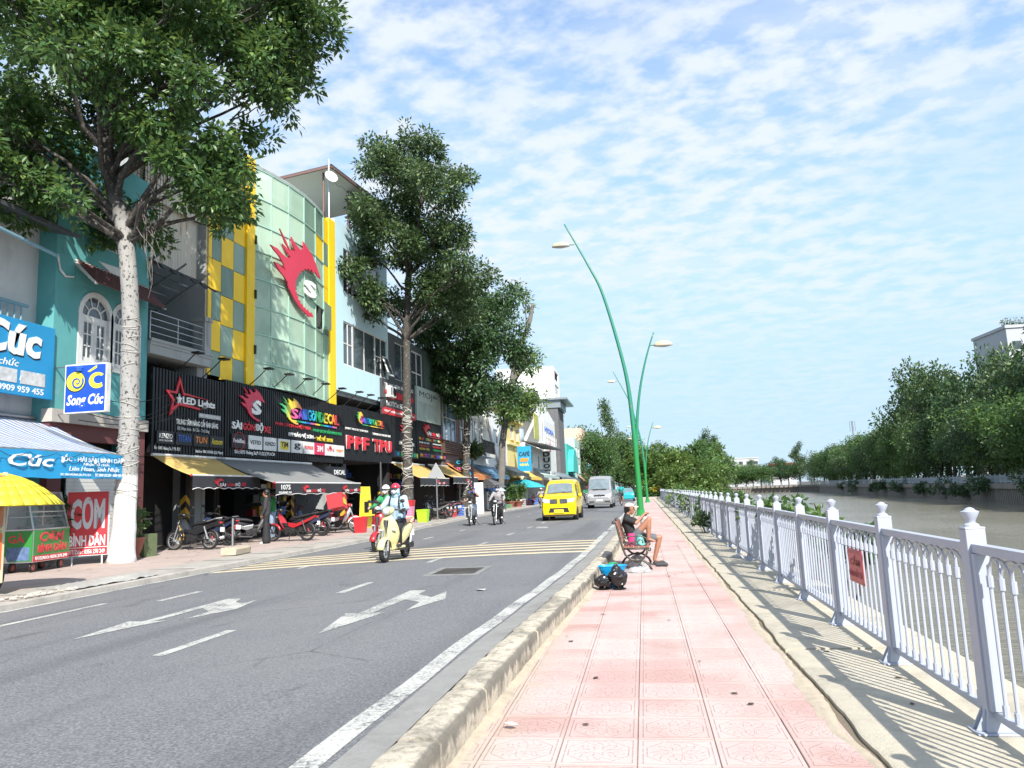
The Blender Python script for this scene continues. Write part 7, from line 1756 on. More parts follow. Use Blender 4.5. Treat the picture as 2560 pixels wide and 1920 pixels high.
def shell_fender(root, x, R, a0, a1, w, m_, name='fender'):
    b = MB(); rows = []
    for i in range(11):
        a = radians(a0+(a1-a0)*i/10); rows.append([(x+(R-.05*abs(s_)**2.2)*cos(a), w*s_, R*0+.0+(R-.05*abs(s_)**2.2)*sin(a)) for s_ in (-1, -.75, -.4, 0, .4, .75, 1)])
    b.grid(rows); o = b.build(name, m_, root, smooth=True); o.modifiers.new('t', 'SOLIDIFY').thickness = .006; return o
def mirrors(root, x, y, z, m_):
    for s_ in (1, -1):
        b = MB(); b.tube([(x, s_*y*.62, z-.13), (x-.01, s_*y*.75, z-.06), (x-.02, s_*y, z)], .007, 6); o = b.build('mirror_stem', BLKP, root)
        b = MB(); b.ell((x-.02, s_*y, z+.015), (.02, .062, .042), 12, 8); b.build('mirror', m_, o, smooth=True)
def scooter(name, label, loc, rz, paint, seatm, k=1., group=None):
    o = thing(name, label, 'motorbike', loc, rz, group); o.scale = (k, k, k)
    R = .245; fx_, rx_ = .64, -.62
    mwheel(o, fx_, R, .095, 5, ALU); mwheel(o, rx_, R, .10, 5, ALU)
    f = shell_fender(o, fx_, R+.045, 8, 168, .085, paint, 'front_fender'); f.location.z = R
    b = MB(); b.bar((fx_, .075, R), (fx_-.11, .06, R+.42), .035, .03); b.bar((fx_, -.075, R), (fx_-.11, -.06, R+.42), .035, .03); b.build('fork', ALU, o)
    # front apron
    b = MB(); rows = []
    for z, x, w, c in ((1.00, .44, .075, .015), (.94, .475, .12, .03), (.84, .50, .185, .055), (.72, .505, .225, .075), (.60, .49, .235, .085), (.48, .455, .21, .08), (.38, .40, .165, .06), (.30, .33, .13, .03), (.26, .25, .13, .01)):
        rows.append([(x-c*abs(s_)**1.8*1.9, w*s_, z) for s_ in (-1, -.85, -.6, -.3, 0, .3, .6, .85, 1)])
    b.grid(rows); a_ = b.build('front_apron', paint, o, smooth=True); md = a_.modifiers.new('t', 'SOLIDIFY'); md.thickness = .03; md.offset = -1
    b = MB(); b.prism([(-.055, .90), (0, .86), (.055, .90), (.045, .80), (.0, .60), (-.045, .80)], .505, .527, 'x'); b.prism([(-.02, .89), (.02, .89), (.012, .80), (-.012, .80)], .527, .53, 'x'); b.build('grille_badge', BLKP, a_)
    b = MB(); 
    for s_ in (-.006, .006): b.prism([(s_*3-.004, .88), (s_*3+.004, .88), (s_+.003, .64), (s_-.003, .64)], .527, .532, 'x')
    b.build('badge_trim', CHROME, a_)
    for s_ in (1, -1): MB().ell((.462, s_*.155, .67), (.03, .055, .025), 10, 6).build('indicator', HLG, a_, smooth=True)
    # headset and lamp
    b = MB(); loft(b, [ring(.30, 1.07, .06, .04), ring(.34, 1.08, .13, .07), ring(.41, 1.09, .15, .085), ring(.48, 1.08, .105, .085), ring(.52, 1.075, .075, .07)]); h = b.build('headset', paint, o, smooth=True)
    b = MB(); b.lathe([(.078, .505), (.074, .53), (.05, .55), (.01, .556)], 20, (0, 0, 1.078), 'x'); b.build('headlight', HLG, h, smooth=True); b = MB(); b.torus((.507, 0, 1.078), .08, .010, 'x', 24, 6); b.build('lamp_ring', CHROME, h, smooth=True)
    b = MB(); b.tube([(.30, .37, 1.08), (.36, .22, 1.10), (.37, 0, 1.09), (.36, -.22, 1.10), (.30, -.37, 1.08)], .016, 8)
    for s_ in (1, -1): b.tube([(.36, s_*.22, 1.09), (.37, s_*.34, 1.06)], .006, 5)
    hb_ = b.build('handlebar', BLKP, o); mirrors(hb_, .33, .30, 1.27, BLKP)
    for s_ in (1, -1): b = MB(); b.tube([(.335, s_*.26, 1.09), (.30, s_*.375, 1.08)], .023, 8); b.build('grip', BLKP, hb_)
    # floor, tunnel and rear body
    b = MB(); loft(b, [ring(.36, .30, .14, .05, 14, 4), ring(.10, .27, .17, .045, 14, 4), ring(-.20, .27, .17, .05, 14, 4)]); fl = b.build('floorboard', paint, o, smooth=True); b = MB(); b.box(-.22, .33, -.14, .14, .317, .327); b.build('floor_mat', BLKP, fl)
    b = MB(); b.prism([(-.25, .20), (.18, .225), (.26, .27), (-.25, .27)], -.178, .178, 'y'); b.build('side_trim', BLKP, fl, bev=.01)
    b = MB(); loft(b, [ring(-.13, .50, .13, .22, 16, 3), ring(-.25, .54, .165, .215, 16, 3), ring(-.45, .60, .185, .175, 16, 2.6), ring(-.65, .66, .17, .145, 16, 2.4), ring(-.85, .71, .12, .105, 16, 2.2), ring(-.97, .735, .06, .055, 16, 2)]); b.build('rear_body', paint, o, smooth=True)
    b = MB(); loft(b, [ring(-.04, .75, .08, .03), ring(-.15, .77, .13, .05), ring(-.40, .79, .155, .055), ring(-.65, .82, .145, .055), ring(-.80, .83, .10, .04)]); b.build('seat', seatm, o, smooth=True)
    b = MB(); b.tube([(-.62, .15, .80), (-.85, .14, .87), (-.98, .08, .90), (-.98, -.08, .90), (-.85, -.14, .87), (-.62, -.15, .80)], .018, 8); b.build('grab_rail', paint, o, smooth=True)
    b = MB(); b.box(-.72, -.30, -.11, .10, .20, .40); b.box(-.85, -.55, .09, .15, .22, .36); b.build('engine', ENG, o, bev=.03)
    b = MB(); b.tube([(-.35, -.13, .22), (-.55, -.16, .25), (-.95, -.17, .34)], [.03, .055, .06], 10); b.build('exhaust', BLKP, o, smooth=True)
    b = MB(); b.tube([(-.62, .12, .26), (-.72, .13, .62)], .025, 8); b.build('shock', ALU, o); f = shell_fender(o, rx_, R+.04, 20, 175, .075, BLKP, 'rear_fender'); f.location.z = R
    b = MB(); b.box(-1.02, -1.005, -.09, .09, .48, .62); b.build('number_plate', PLATEM, o); b = MB(); b.ell((-.95, 0, .74), (.05, .07, .035), 10, 6); b.build('tail_light', REDL, o, smooth=True)
    return o
def motorbike(name, label, loc, rz, paint, side, group=None, k=1., kind='spoke', lean=0., basket=None):
    """step-through motorbike: large wheels, slim leg shield, long flat seat, plate on the tail"""
    o = thing(name, label, 'motorbike', loc, (0, 0, 0), group); o.rotation_euler = (lean, 0, rz); o.scale = (k, k, k)
    R = .285; fx_, rx_ = .63, -.60
    mwheel(o, fx_, R, .062, 6, ALU, kind); mwheel(o, rx_, R, .072, 6, ALU, kind)
    f = shell_fender(o, fx_, R+.03, 25, 165, .05, paint, 'front_fender'); f.location.z = R
    f = shell_fender(o, rx_, R+.035, 40, 190, .06, BLKP, 'rear_fender'); f.location.z = R
    b = MB()
    for s_ in (.055, -.055): b.tube([(fx_, s_, R), (fx_-.17, s_, .86)], .018, 7)
    b.build('fork', ALU, o)
    b = MB(); rows = []
    for z, x, w, c in ((.93, .44, .07, .01), (.84, .47, .13, .05), (.72, .45, .19, .10), (.58, .38, .20, .11), (.46, .30, .17, .09), (.36, .22, .13, .05)):
        rows.append([(x-c*abs(s_)**1.5*1.3, w*s_, z) for s_ in (-1, -.7, -.35, 0, .35, .7, 1)])
    b.grid(rows); a_ = b.build('leg_shield', paint, o, smooth=True); md = a_.modifiers.new('t', 'SOLIDIFY'); md.thickness = .02
    for s_ in (1, -1): MB().ell((.455, s_*.10, .78), (.02, .04, .02), 8, 6).build('indicator', HLG, a_, smooth=True)
    b = MB(); loft(b, [ring(.30, 1.0, .07, .04), ring(.38, 1.01, .13, .06), ring(.46, 1.0, .11, .065), ring(.50, .99, .06, .045)]); h = b.build('headset', side, o, smooth=True); b = MB(); b.ell((.475, 0, .995), (.045, .085, .05), 12, 8); b.build('headlight', HLG, h, smooth=True)
    b = MB(); b.tube([(.28, .34, .99), (.36, .2, 1.03), (.37, 0, 1.01), (.36, -.2, 1.03), (.28, -.34, .99)], .014, 7); hb_ = b.build('handlebar', BLKP, o); mirrors(hb_, .33, .30, 1.22, BLKP)
    b = MB(); loft(b, [ring(.30, .55, .05, .06, 12), ring(.10, .50, .065, .075, 12), ring(-.12, .55, .09, .10, 12), ring(-.35, .62, .11, .10, 12), ring(-.65, .70, .10, .07, 12), ring(-.92, .78, .05, .035, 12)]); b.build('body', side, o, smooth=True)
    for s_ in (1, -1):
        b = MB(); b.prism([(.05, .60), (-.25, .56), (-.55, .66), (-.95, .82), (-.90, .74), (-.50, .54), (-.15, .42), (.02, .48)], s_*.095, s_*.125, 'y'); b.build('side_panel', paint, o, bev=.01)
    b = MB(); loft(b, [ring(.02, .70, .06, .03), ring(-.12, .74, .11, .05), ring(-.40, .78, .13, .05), ring(-.68, .83, .12, .045), ring(-.82, .85, .07, .03)]); b.build('seat', BLKP, o, smooth=True)
    b = MB(); b.tube([(-.55, .13, .80), (-.85, .12, .88), (-.95, 0, .90), (-.85, -.12, .88), (-.55, -.13, .80)], .014, 6); b.build('grab_rail', ALU, o)
    b = MB(); b.box(-.20, .16, -.10, .10, .22, .46); b.lathe([(.09, -.15), (.09, .15)], 14, (-.1, 0, .32), 'y'); b.lathe([(.06, .10), (.07, .28)], 10, (0, 0, .36), 'x'); b.build('engine', ENG, o, bev=.01)
    b = MB(); b.tube([(.15, -.10, .30), (.0, -.13, .20), (-.4, -.14, .24), (-.95, -.15, .36)], [.018, .02, .04, .05], 9); b.build('exhaust', ALU, o, smooth=True)
    b = MB(); b.bar((-.20, .09, .32), (rx_, .09, R), .05, .04); b.bar((-.20, -.09, .32), (rx_, -.09, R), .05, .04); b.build('swing_arm', ENG, o)
    for s_ in (1, -1): b = MB(); b.tube([(rx_, s_*.11, R+.02), (-.46, s_*.12, .66)], .024, 8); b.build('shock', LETR if s_ < 0 else ALU, o)
    b = MB(); b.box(-1.00, -.985, -.085, .085, .50, .63); b.build('number_plate', PLATEM, o); b = MB(); b.ell((-.93, 0, .76), (.045, .07, .03), 10, 6); b.build('tail_light', REDL, o, smooth=True)
    b = MB(); b.tube([(-.05, .10, .24), (-.12, .30, .01)], .012, 6); b.tube([(.02, .20, .26), (.02, -.20, .26)], .014, 6); b.build('side_stand', ENG, o)
    if basket: b = MB()
    return o
CREAMP = mat('cream_scooter_paint', (.68, .62, .30), .28, 0, .03, 2, coat=.4); BRNS = mat('brown_seat', (.30, .18, .11), .6, 0, .1)
hero = scooter('scooter', 'cream yellow scooter with brown seat ridden towards the camera', (-5.82, 17.66, ROADZ), radians(-92.5), CREAMP, BRNS, 1.06, 'motorbikes on the road')
RBIKE = mat('deep_red_paint', (.40, .02, .03), .3, 0, .05, coat=.4); BPAINT = mat('black_bike_paint', (.018, .018, .02), .25, 0, .1, coat=.4); GPAINT = mat('grey_bike_paint', (.25, .26, .27), .35, .3, .1); WPAINT = mat('white_bike_paint', (.66, .66, .66), .3, 0, .05, coat=.3); NAVY = mat('navy_bike_paint', (.03, .045, .11), .3, 0, .1, coat=.4)
red2 = scooter('scooter', 'red scooter half hidden behind the cream scooter', (-7.2, 21.0, ROADZ), radians(-93), RBIKE, BLKP, 1.06, 'motorbikes on the road')
mb1 = motorbike('motorbike', 'silver-fronted motorbike ridden by the person in black beside the kerb', (-8.15, 36.4, ROADZ), radians(-86), GPAINT, BPAINT, 'motorbikes on the road', 1.1)
mb2 = motorbike('motorbike', 'black motorbike ridden by the masked person in grey', (-6.85, 36.2, ROADZ), radians(-92), BPAINT, BPAINT, 'motorbikes on the road', 1.1)
GP = 'motorbikes parked on the left pavement'
RIMD = mat('dark_rim', (.07, .07, .075), .45, .5)
def dupbike(src, label, loc, rz, mm=None, lean=.08, k=1.0):
    if mm and len(label) % 3: mm = {**mm, 'alloy': RIMD}
    c = dup(src, loc, (lean, 0, rz), label, None, k, mm); c['group'] = GP; return c
mmg = {'grey_bike_paint': BPAINT}
mA = dupbike(mb1, 'black motorbike parked nose-in under the ochre awning, nearest the white trunk', (-13.55, 21.75, PAVZ), radians(172), {'grey_bike_paint': BPAINT}, k=1.05)
dupbike(mb1, 'dark motorbike with white plate parked second under the ochre awning', (-13.9, 23.6, PAVZ), radians(160), {'grey_bike_paint': NAVY}, k=1.05)
dupbike(mb1, 'silver-panelled motorbike parked behind the concrete block', (-13.3, 24.9, PAVZ), radians(30), {'grey_bike_paint': GPAINT}, k=1.05)
dupbike(mb1, 'red and black motorbike parked beside the person in dark trousers', (-11.95, 25.0, PAVZ), radians(176), {'grey_bike_paint': RBIKE}, k=1.05)
dupbike(mb1, 'navy motorbike parked beside the red and black one', (-12.7, 28.1, PAVZ), radians(168), {'grey_bike_paint': NAVY}, k=1.1)
mE = dupbike(mb1, 'white and red motorbike carrying a red crate behind its seat', (-12.35, 30.2, PAVZ), radians(20), {'grey_bike_paint': WPAINT, 'black_bike_paint': RBIKE}, k=1.1)
dupbike(mb1, 'red motorbike parked behind the crate motorbike', (-13.2, 32.3, PAVZ), radians(15), {'grey_bike_paint': RBIKE}, k=1.1)
for i, (x, y, a, m_, lab) in enumerate(((-12.1, 44.0, 170, GPAINT, 'grey motorbike parked by the triangular sign post'), (-12.6, 45.2, 168, BPAINT, 'black motorbike parked second beyond the triangular sign'), (-12.5, 46.5, 174, NAVY, 'navy motorbike parked third beyond the triangular sign'), (-12.6, 47.9, 172, GPAINT, 'grey motorbike parked fourth beyond the triangular sign'), (-12.8, 49.4, 165, BPAINT, 'black motorbike parked fifth beyond the triangular sign'), (-12.4, 78.0, 100, BPAINT, 'motorbike parked left of the teal umbrella stall'), (-11.9, 83.5, 95, BPAINT, 'motorbike parked right of the teal umbrella stall'), (-11.8, 90, 110, GPAINT, 'motorbike parked farthest along the pavement'), (-12.0, 96, 120, BPAINT, 'motorbike parked near the pale green canopy'))):
    dupbike(mb1, lab, (x, y, PAVZ), radians(a), {'grey_bike_paint': m_}, k=1.08)
for i, (x, y) in enumerate(((-9.2, 70), (-5.6, 77), (-7.9, 92), (-1.2, 118), (-2.6, 132), (-9, 120))): c = dupbike(mb2, '%s of the small far motorbikes down the street' % nth[i], (x, y, ROADZ), radians(-90), None, 0, 1.08); c['group'] = 'far motorbikes on the road'
# red crate on the tail of one parked motorbike
cr = thing('delivery_crate', 'red plastic crate with yellow print tied on the parked motorbike', 'crate', (-12.0, 29.35, PAVZ+.98), radians(15)); cr.rotation_euler = (radians(-10), radians(8), radians(100))
b = MB(); b.box(-.42, .42, -.3, .3, 0, .03)
for i in range(6): z = .03+i*.09; b.box(-.42, .42, -.3, -.28, z, z+.06); b.box(-.42, .42, .28, .3, z, z+.06); b.box(-.42, -.40, -.28, .28, z, z+.06); b.box(.40, .42, -.28, .28, z, z+.06)
for x in (-.41, -.2, .0, .2, .41): b.box(x-.02, x+.02, -.305, .305, .0, .56) if abs(x) > .4 else b.box(x-.015, x+.015, -.304, -.275, 0, .56)
b.build('crate', REDB, cr); b = MB(); b.prism([(-.3, .12), (.28, .12), (.25, .38), (.1, .30), (0, .42), (-.12, .30), (-.26, .38)], -.312, -.306, 'y'); b.build('print', LETY, cr)

# ---- vans: lofted body, glazing set on it as separate panes
def van(name, label, cat, loc, rz, S, paint, W, glassm, spec_):
    """S: stations (x, z_bottom, z_belt, z_roof, half width low, half width roof)"""
    o = thing(name, label, cat, loc, rz); b = MB(); rows = []
    for x, zb, zm, zt, wl_, wr_ in S:
        h = zt-zm
        rows.append([(x, 0, zb), (x, wl_*.80, zb), (x, wl_*.96, zb+.06), (x, wl_, (zb+zm)/2), (x, wl_*.985, zm), (x, wr_+(wl_-wr_)*.35, zm+h*.55), (x, wr_, zt-h*.14), (x, wr_*.86, zt-.02*min(1, h*3)), (x, wr_*.45, zt), (x, 0, zt+.012)])
    full = [r_+[(p[0], -p[1], p[2]) for p in r_[-2:0:-1]] for r_ in rows]; n = len(full[0])
    b.grid(full, True); b.add(full[0], [tuple(range(n))]); b.add(full[-1], [tuple(range(n))]); body = b.build('body', paint, o, sharp=28)
    return o, body
def vwheel(o, x, y, R, w=.2):
    b = MB(); s_ = 1 if y > 0 else -1; b.lathe([(R*.62, -w/2), (R*.94, -w/2), (R, -w/2+.03), (R, w/2-.03), (R*.94, w/2), (R*.62, w/2)], 28, (x, y, R), 'y'); wl_ = b.build('wheel', TYRE, o, sharp=40)
    b = MB(); b.lathe([(R*.62, -w/2+.02), (R*.60, w/2-.03), (.05, w/2-.045)], 20, (x, y, R), 'y')
    for i in range(7): a = 2*pi*i/7; b.bar((x, y+s_*(w/2-.03), R), (x+R*.58*cos(a), y+s_*(w/2-.03), R+R*.58*sin(a)), .05, .02, (0, 1, 0))
    b.build('rim', ALU, wl_); return wl_
def arch(o, x, y, R, m_=None):
    b = MB(); b.lathe([(R*1.17, -.12), (R*1.17, .12)], 24, (x, y, R), 'y'); return b.build('wheel_arch', m_ or DARKIN, o)
def pane(o, pts, m_, name='window'): 
    b = MB(); b.add(pts, [tuple(range(len(pts)))]); p = b.build(name, m_, o, fix=False); md = p.modifiers.new('t', 'SOLIDIFY'); md.thickness = .012; md.offset = 0; return p
WSG = mat('windscreen', (.16, .20, .22), .06, 0, .5, 2.5, spec=.9); VYEL = mat('yellow_van_paint', (.80, .56, .0), .25, 0, .02, 1, coat=.5)
yv, ybody = van('minivan', 'bright yellow minivan driving towards the camera', 'van', (-4.18, 40.45, ROADZ), radians(-90.5),
    [(2.02, .34, .90, .98, .66, .62), (1.99, .24, .98, 1.10, .80, .70), (1.90, .20, 1.02, 1.18, .85, .73), (1.62, .20, 1.10, 1.27, .865, .75), (1.32, .20, 1.14, 1.33, .865, .76), (.86, .22, 1.12, 1.82, .865, .70), (.60, .22, 1.12, 1.97, .865, .71), (.2, .22, 1.12, 2.03, .865, .72), (-1.0, .22, 1.12, 2.05, .865, .72), (-1.9, .24, 1.12, 2.03, .86, .71), (-2.12, .30, 1.10, 1.92, .83, .68), (-2.18, .40, 1.08, 1.80, .78, .62)], VYEL, 1.73, WSG, None)
pane(yv, [(1.33, -.68, 1.335), (1.36, -.35, 1.355), (1.36, .35, 1.355), (1.33, .68, 1.335), (.885, .60, 1.80), (.90, .3, 1.838), (.90, -.3, 1.838), (.885, -.60, 1.80)], WSG, 'windscreen')
for s_ in (1, -1):
    pane(yv, [(1.12, s_*.84, 1.16), (.36, s_*.853, 1.16), (.36, s_*.752, 1.80), (.74, s_*.745, 1.78)], WSG, 'side_window'); pane(yv, [(.28, s_*.853, 1.16), (-.75, s_*.853, 1.16), (-.75, s_*.752, 1.82), (.28, s_*.752, 1.82)], VYEL, 'side_panel'); pane(yv, [(-.9, s_*.853, 1.18), (-1.75, s_*.85, 1.18), (-1.70, s_*.75, 1.80), (-.9, s_*.752, 1.82)], VYEL, 'side_panel')
    b = MB(); b.prism([(s_*.40, 1.04), (s_*.80, 1.10), (s_*.82, .95), (s_*.70, .88), (s_*.42, .88)], 1.86, 2.03, 'x'); b.build('headlight', HLG, yv, bev=.02)
    b = MB(); b.lathe([(.0, 1.965), (.13, 1.965), (.135, 1.985), (.085, 1.988), (.07, 1.975), (.0, 1.975)], 16, (0, s_*.66, .52), 'x', False); fg = b.build('fog_lamp', BLKP, yv); MB().lathe([(.07, 1.985), (.03, 1.995)], 14, (0, s_*.66, .52), 'x').build('lens', HLG, fg)
    b = MB(); b.ell((1.08, s_*1.00, 1.22), (.07, .10, .09), 12, 8); mr = b.build('mirror', VYEL, yv, smooth=True); b = MB(); b.bar((1.10, s_*.85, 1.18), (1.08, s_*.95, 1.20), .04); b.build('mirror_arm', BLKP, mr)
    for x in (1.38, -1.30): vwheel(yv, x, s_*.755, .30, .20); arch(yv, x, s_*.76, .30)
    b = MB()
    for i in range(6): y = s_*(.10+i*.058); b.box(1.93, 2.055, y-.012, y+.012, .85, 1.05)
    b.build('grille_bar', CHROME, yv)
    b = MB(); b.box(1.9, 2.04, min(s_*.06, s_*.43), max(s_*.06, s_*.43), .84, 1.06); b.build('grille', BLKP, yv)
b = MB(); b.prism([(-.52, .40), (.52, .40), (.44, .62), (-.44, .62)], 1.90, 2.03, 'x'); b.build('lower_grille', BLKP, yv, bev=.01); b = MB(); b.box(1.9, 2.045, -.80, .80, .24, .30); b.build('bumper_lip', BLKP, yv)
b = MB(); b.box(2.02, 2.06, -.24, .24, .38, .55); p = b.build('number_plate', LETY, yv); t_ = text('51D-756.29', -.2, .2, .42, .51, 0, LETO, p, .003, .01); t_.rotation_euler = (0, 0, pi/2); t_.location = (2.064, 0, 0)
b = MB(); b.bar((1.36, -.35, 1.37), (1.28, .25, 1.42), .015); b.bar((1.36, .1, 1.37), (1.28, .62, 1.41), .015); b.build('wiper', BLKP, yv)
SILV = mat('silver_van_paint', (.40, .40, .41), .32, .45, .05, 1, coat=.3)
sv, sbody = van('passenger_van', 'silver passenger van following the yellow minivan', 'van', (-3.42, 63.3, ROADZ), radians(-90.5),
    [(2.42, .36, .78, .84, .74, .66), (2.38, .28, .86, .98, .92, .80), (2.26, .25, .98, 1.12, .98, .84), (1.90, .25, 1.18, 1.34, 1.0, .86), (1.62, .25, 1.25, 1.46, 1.0, .87), (1.10, .27, 1.28, 2.25, 1.0, .85), (.80, .27, 1.28, 2.46, 1.0, .86), (.3, .27, 1.28, 2.52, 1.0, .87), (-1.6, .27, 1.28, 2.54, 1.0, .87), (-2.7, .29, 1.28, 2.52, 1.0, .87), (-2.95, .35, 1.26, 2.40, .98, .84), (-3.0, .45, 1.24, 2.25, .93, .8)], SILV, 2.0, WSG, None)
pane(sv, [(1.62, -.80, 1.47), (1.66, -.4, 1.49), (1.66, .4, 1.49), (1.62, .80, 1.47), (1.14, .77, 2.22), (1.17, .3, 2.28), (1.17, -.3, 2.28), (1.14, -.77, 2.22)], WSG, 'windscreen')
for s_ in (1, -1):
    pane(sv, [(1.45, s_*.97, 1.36), (.55, s_*.985, 1.36), (.55, s_*.90, 2.12), (.98, s_*.90, 2.10)], WSG, 'side_window'); pane(sv, [(.40, s_*.985, 1.40), (-2.6, s_*.985, 1.40), (-2.6, s_*.905, 2.12), (.40, s_*.905, 2.12)], WSG, 'side_window')
    b = MB(); b.prism([(s_*.48, 1.06), (s_*.90, 1.12), (s_*.94, .90), (s_*.55, .86)], 2.10, 2.36, 'x'); b.build('headlight', HLG, sv, bev=.02)
    b = MB(); b.box(1.30, 1.45, min(s_*1.05, s_*1.22), max(s_*1.05, s_*1.22), 1.42, 1.78); mr = b.build('mirror', BLKP, sv, bev=.02); b = MB(); b.bar((1.40, s_*.98, 1.4), (1.38, s_*1.08, 1.45), .05); b.build('mirror_arm', BLKP, mr)
    for x in (1.50, -2.0): vwheel(sv, x, s_*.86, .35, .24); arch(sv, x, s_*.87, .35)
b = MB(); b.prism([(-.45, .86), (.45, .86), (.42, 1.04), (-.42, 1.04)], 2.2, 2.40, 'x'); g_ = b.build('grille', BLKP, sv); b = MB(); b.torus((2.405, 0, .95), .115, .014, 'x', 20, 6)
for a in (pi/2, pi*7/6, pi*11/6): b.bar((2.405, 0, .95), (2.405, .11*cos(a), .95+.11*sin(a)), .02, .015, (1, 0, 0))
b.build('star_badge', CHROME, g_); b = MB(); b.box(2.28, 2.46, -.92, .92, .40, .66); b.build('bumper', mat('grey_bumper', (.22, .22, .225), .5), sv, bev=.03); b = MB(); b.box(2.45, 2.47, -.26, .26, .56, .68); b.build('number_plate', PLATEM, sv)
b = MB(); b.box(2.44, 2.465, -.8, -.4, .46, .56); b.build('vent', BLKP, sv); b = MB(); b.box(2.44, 2.465, .4, .8, .46, .56); b.build('vent', BLKP, sv); b = MB(); b.box(1.72, 1.78, -.55, .55, 1.42, 1.46); b.build('cowl_vent', BLKP, sv)
TPNT = mat('turquoise_car_paint', (.02, .36, .40), .3, 0, .04, 1, coat=.4)
tcar, tb = van('car', 'turquoise car behind the cyclist far down the road', 'car', (-1.95, 92, ROADZ), radians(-90),
    [(2.0, .30, .66, .72, .70, .60), (1.9, .22, .74, .82, .84, .72), (1.2, .20, .86, .96, .87, .76), (.9, .20, .90, 1.04, .87, .74), (.3, .20, .92, 1.46, .87, .60), (-.5, .20, .92, 1.52, .87, .60), (-1.4, .22, .94, 1.40, .86, .58), (-1.9, .26, .95, 1.05, .82, .66), (-2.0, .34, .8, .88, .74, .62)], TPNT, 1.7, WSG, None)
pane(tcar, [(.92, -.66, 1.05), (.92, .66, 1.05), (.32, .54, 1.45), (.32, -.54, 1.45)], WSG, 'windscreen')
for s_ in (1, -1):
    for x in (1.3, -1.25): vwheel(tcar, x, s_*.76, .31)
    b = MB(); b.ell((1.92, s_*.62, .72), (.08, .16, .07), 10, 6); b.build('headlight', HLG, tcar, smooth=True)
for i, (x, y, m_, lab) in enumerate(((2.1, 118, WHITE, 'white car parked past the hedge, left of the pair'), (4.0, 119, WHITE, 'white car parked past the hedge, right of the pair'))):
    c = dup(tcar, (x-1.2, y+6, .0), radians(-80), lab, None, 1, {'turquoise_car_paint': WPAINT}); c['group'] = 'white cars parked past the hedge'
# bicycle for the rider beside the silver van
bk = thing('bicycle', 'bicycle ridden beside the silver van', 'bicycle', (-1.95, 67.6, ROADZ), radians(-92)); bk.scale = (1.1, 1.1, 1.1)
for x in (.52, -.52): mwheel(bk, x, .33, .04, 6, ALU, 'spoke')
b = MB(); b.tube([(.52, 0, .33), (.38, 0, .82), (-.16, 0, .80), (-.02, 0, .30), (.36, 0, .74)], .018, 7); b.tube([(-.16, 0, .80), (-.52, 0, .33), (-.02, 0, .30)], .014, 6); b.tube([(-.16, 0, .8), (-.19, 0, .92)], .014, 6); b.build('frame', BLKP, bk)
b = MB(); b.tube([(.34, .28, 1.0), (.40, .1, 1.02), (.38, 0, .84), (.40, -.1, 1.02), (.34, -.28, 1.0)], .013, 6); b.build('handlebar', BLKP, bk); b = MB(); b.ell((-.2, 0, .95), (.13, .07, .035), 10, 6); b.build('saddle', BLKP, bk, smooth=True)
# ------------------------------------------------------------------ people
def cap(b, p0, r0, p1, r1, n=10):
    p0 = Vector(p0); p1 = Vector(p1); d = (p1-p0); L = d.length
    if L < 1e-5: b.ell(p0, r0, 10, 8); return
    d /= L; P = []; R = []
    for i in range(4): a = pi/2*(1-i/3.); P.append(p0-d*r0*sin(a)); R.append(max(.0008, r0*cos(a)))
    for i in range(4): a = pi/2*i/3.; P.append(p1+d*r1*sin(a)); R.append(max(.0008, r1*cos(a)))
    b.tube(P, R, n)
def blob(name, prims, m_, parent, vox=.014, sm=4):
    b = MB()
    for q in prims:
        if q[0] == 'c': cap(b, *q[1:])
        else: b.ell(q[1], q[2], 14, 10)
    o = b.build(name, m_, parent, fix=True)
    r = o.modifiers.new('remesh', 'REMESH'); r.mode = 'VOXEL'; r.voxel_size = vox; r.use_smooth_shade = True
    s_ = o.modifiers.new('smooth', 'SMOOTH'); s_.factor = .5; s_.iterations = sm
    return o
def chain(J, names, radii): return [('c', J[a], ra, J[c_], rc) for a, c_, ra, rc in ((names[i], names[i+1], radii[i], radii[i+1]) for i in range(len(names)-1))]
def hand(w, e, side, curl=.5, grip=None):
    """palm and five unequal, bent fingers continuing the forearm e->w"""
    w = Vector(w); e = Vector(e); f = (w-e).normalized(); upv = Vector((0, 0, 1)); sx = f.cross(upv); sx = sx.normalized() if sx.length > .1 else Vector((0, 1, 0)); up_ = sx.cross(f)
    P = [('c', w, .026, w+f*.05, .030)]
    dn = (-up_*curl+f*(1-curl)).normalized()
    for k, (off, L) in enumerate(((-.027, .062), (-.009, .070), (.010, .066), (.027, .052))):
        a = w+f*.065+sx*off; m1 = a+(f*.75-up_*.5*curl).normalized()*L*.5; P += [('c', a, .0098, m1, .0092), ('c', m1, .0092, m1+dn*L*.5, .0078)]
    t0 = w+f*.025-sx*.028*side; t1 = t0+(f*.6-sx*.7*side-up_*.3).normalized()*.035; P += [('c', t0, .012, t1, .0105), ('c', t1, .0105, t1+(f*.9-up_*.5).normalized()*.028, .0085)]
    return P
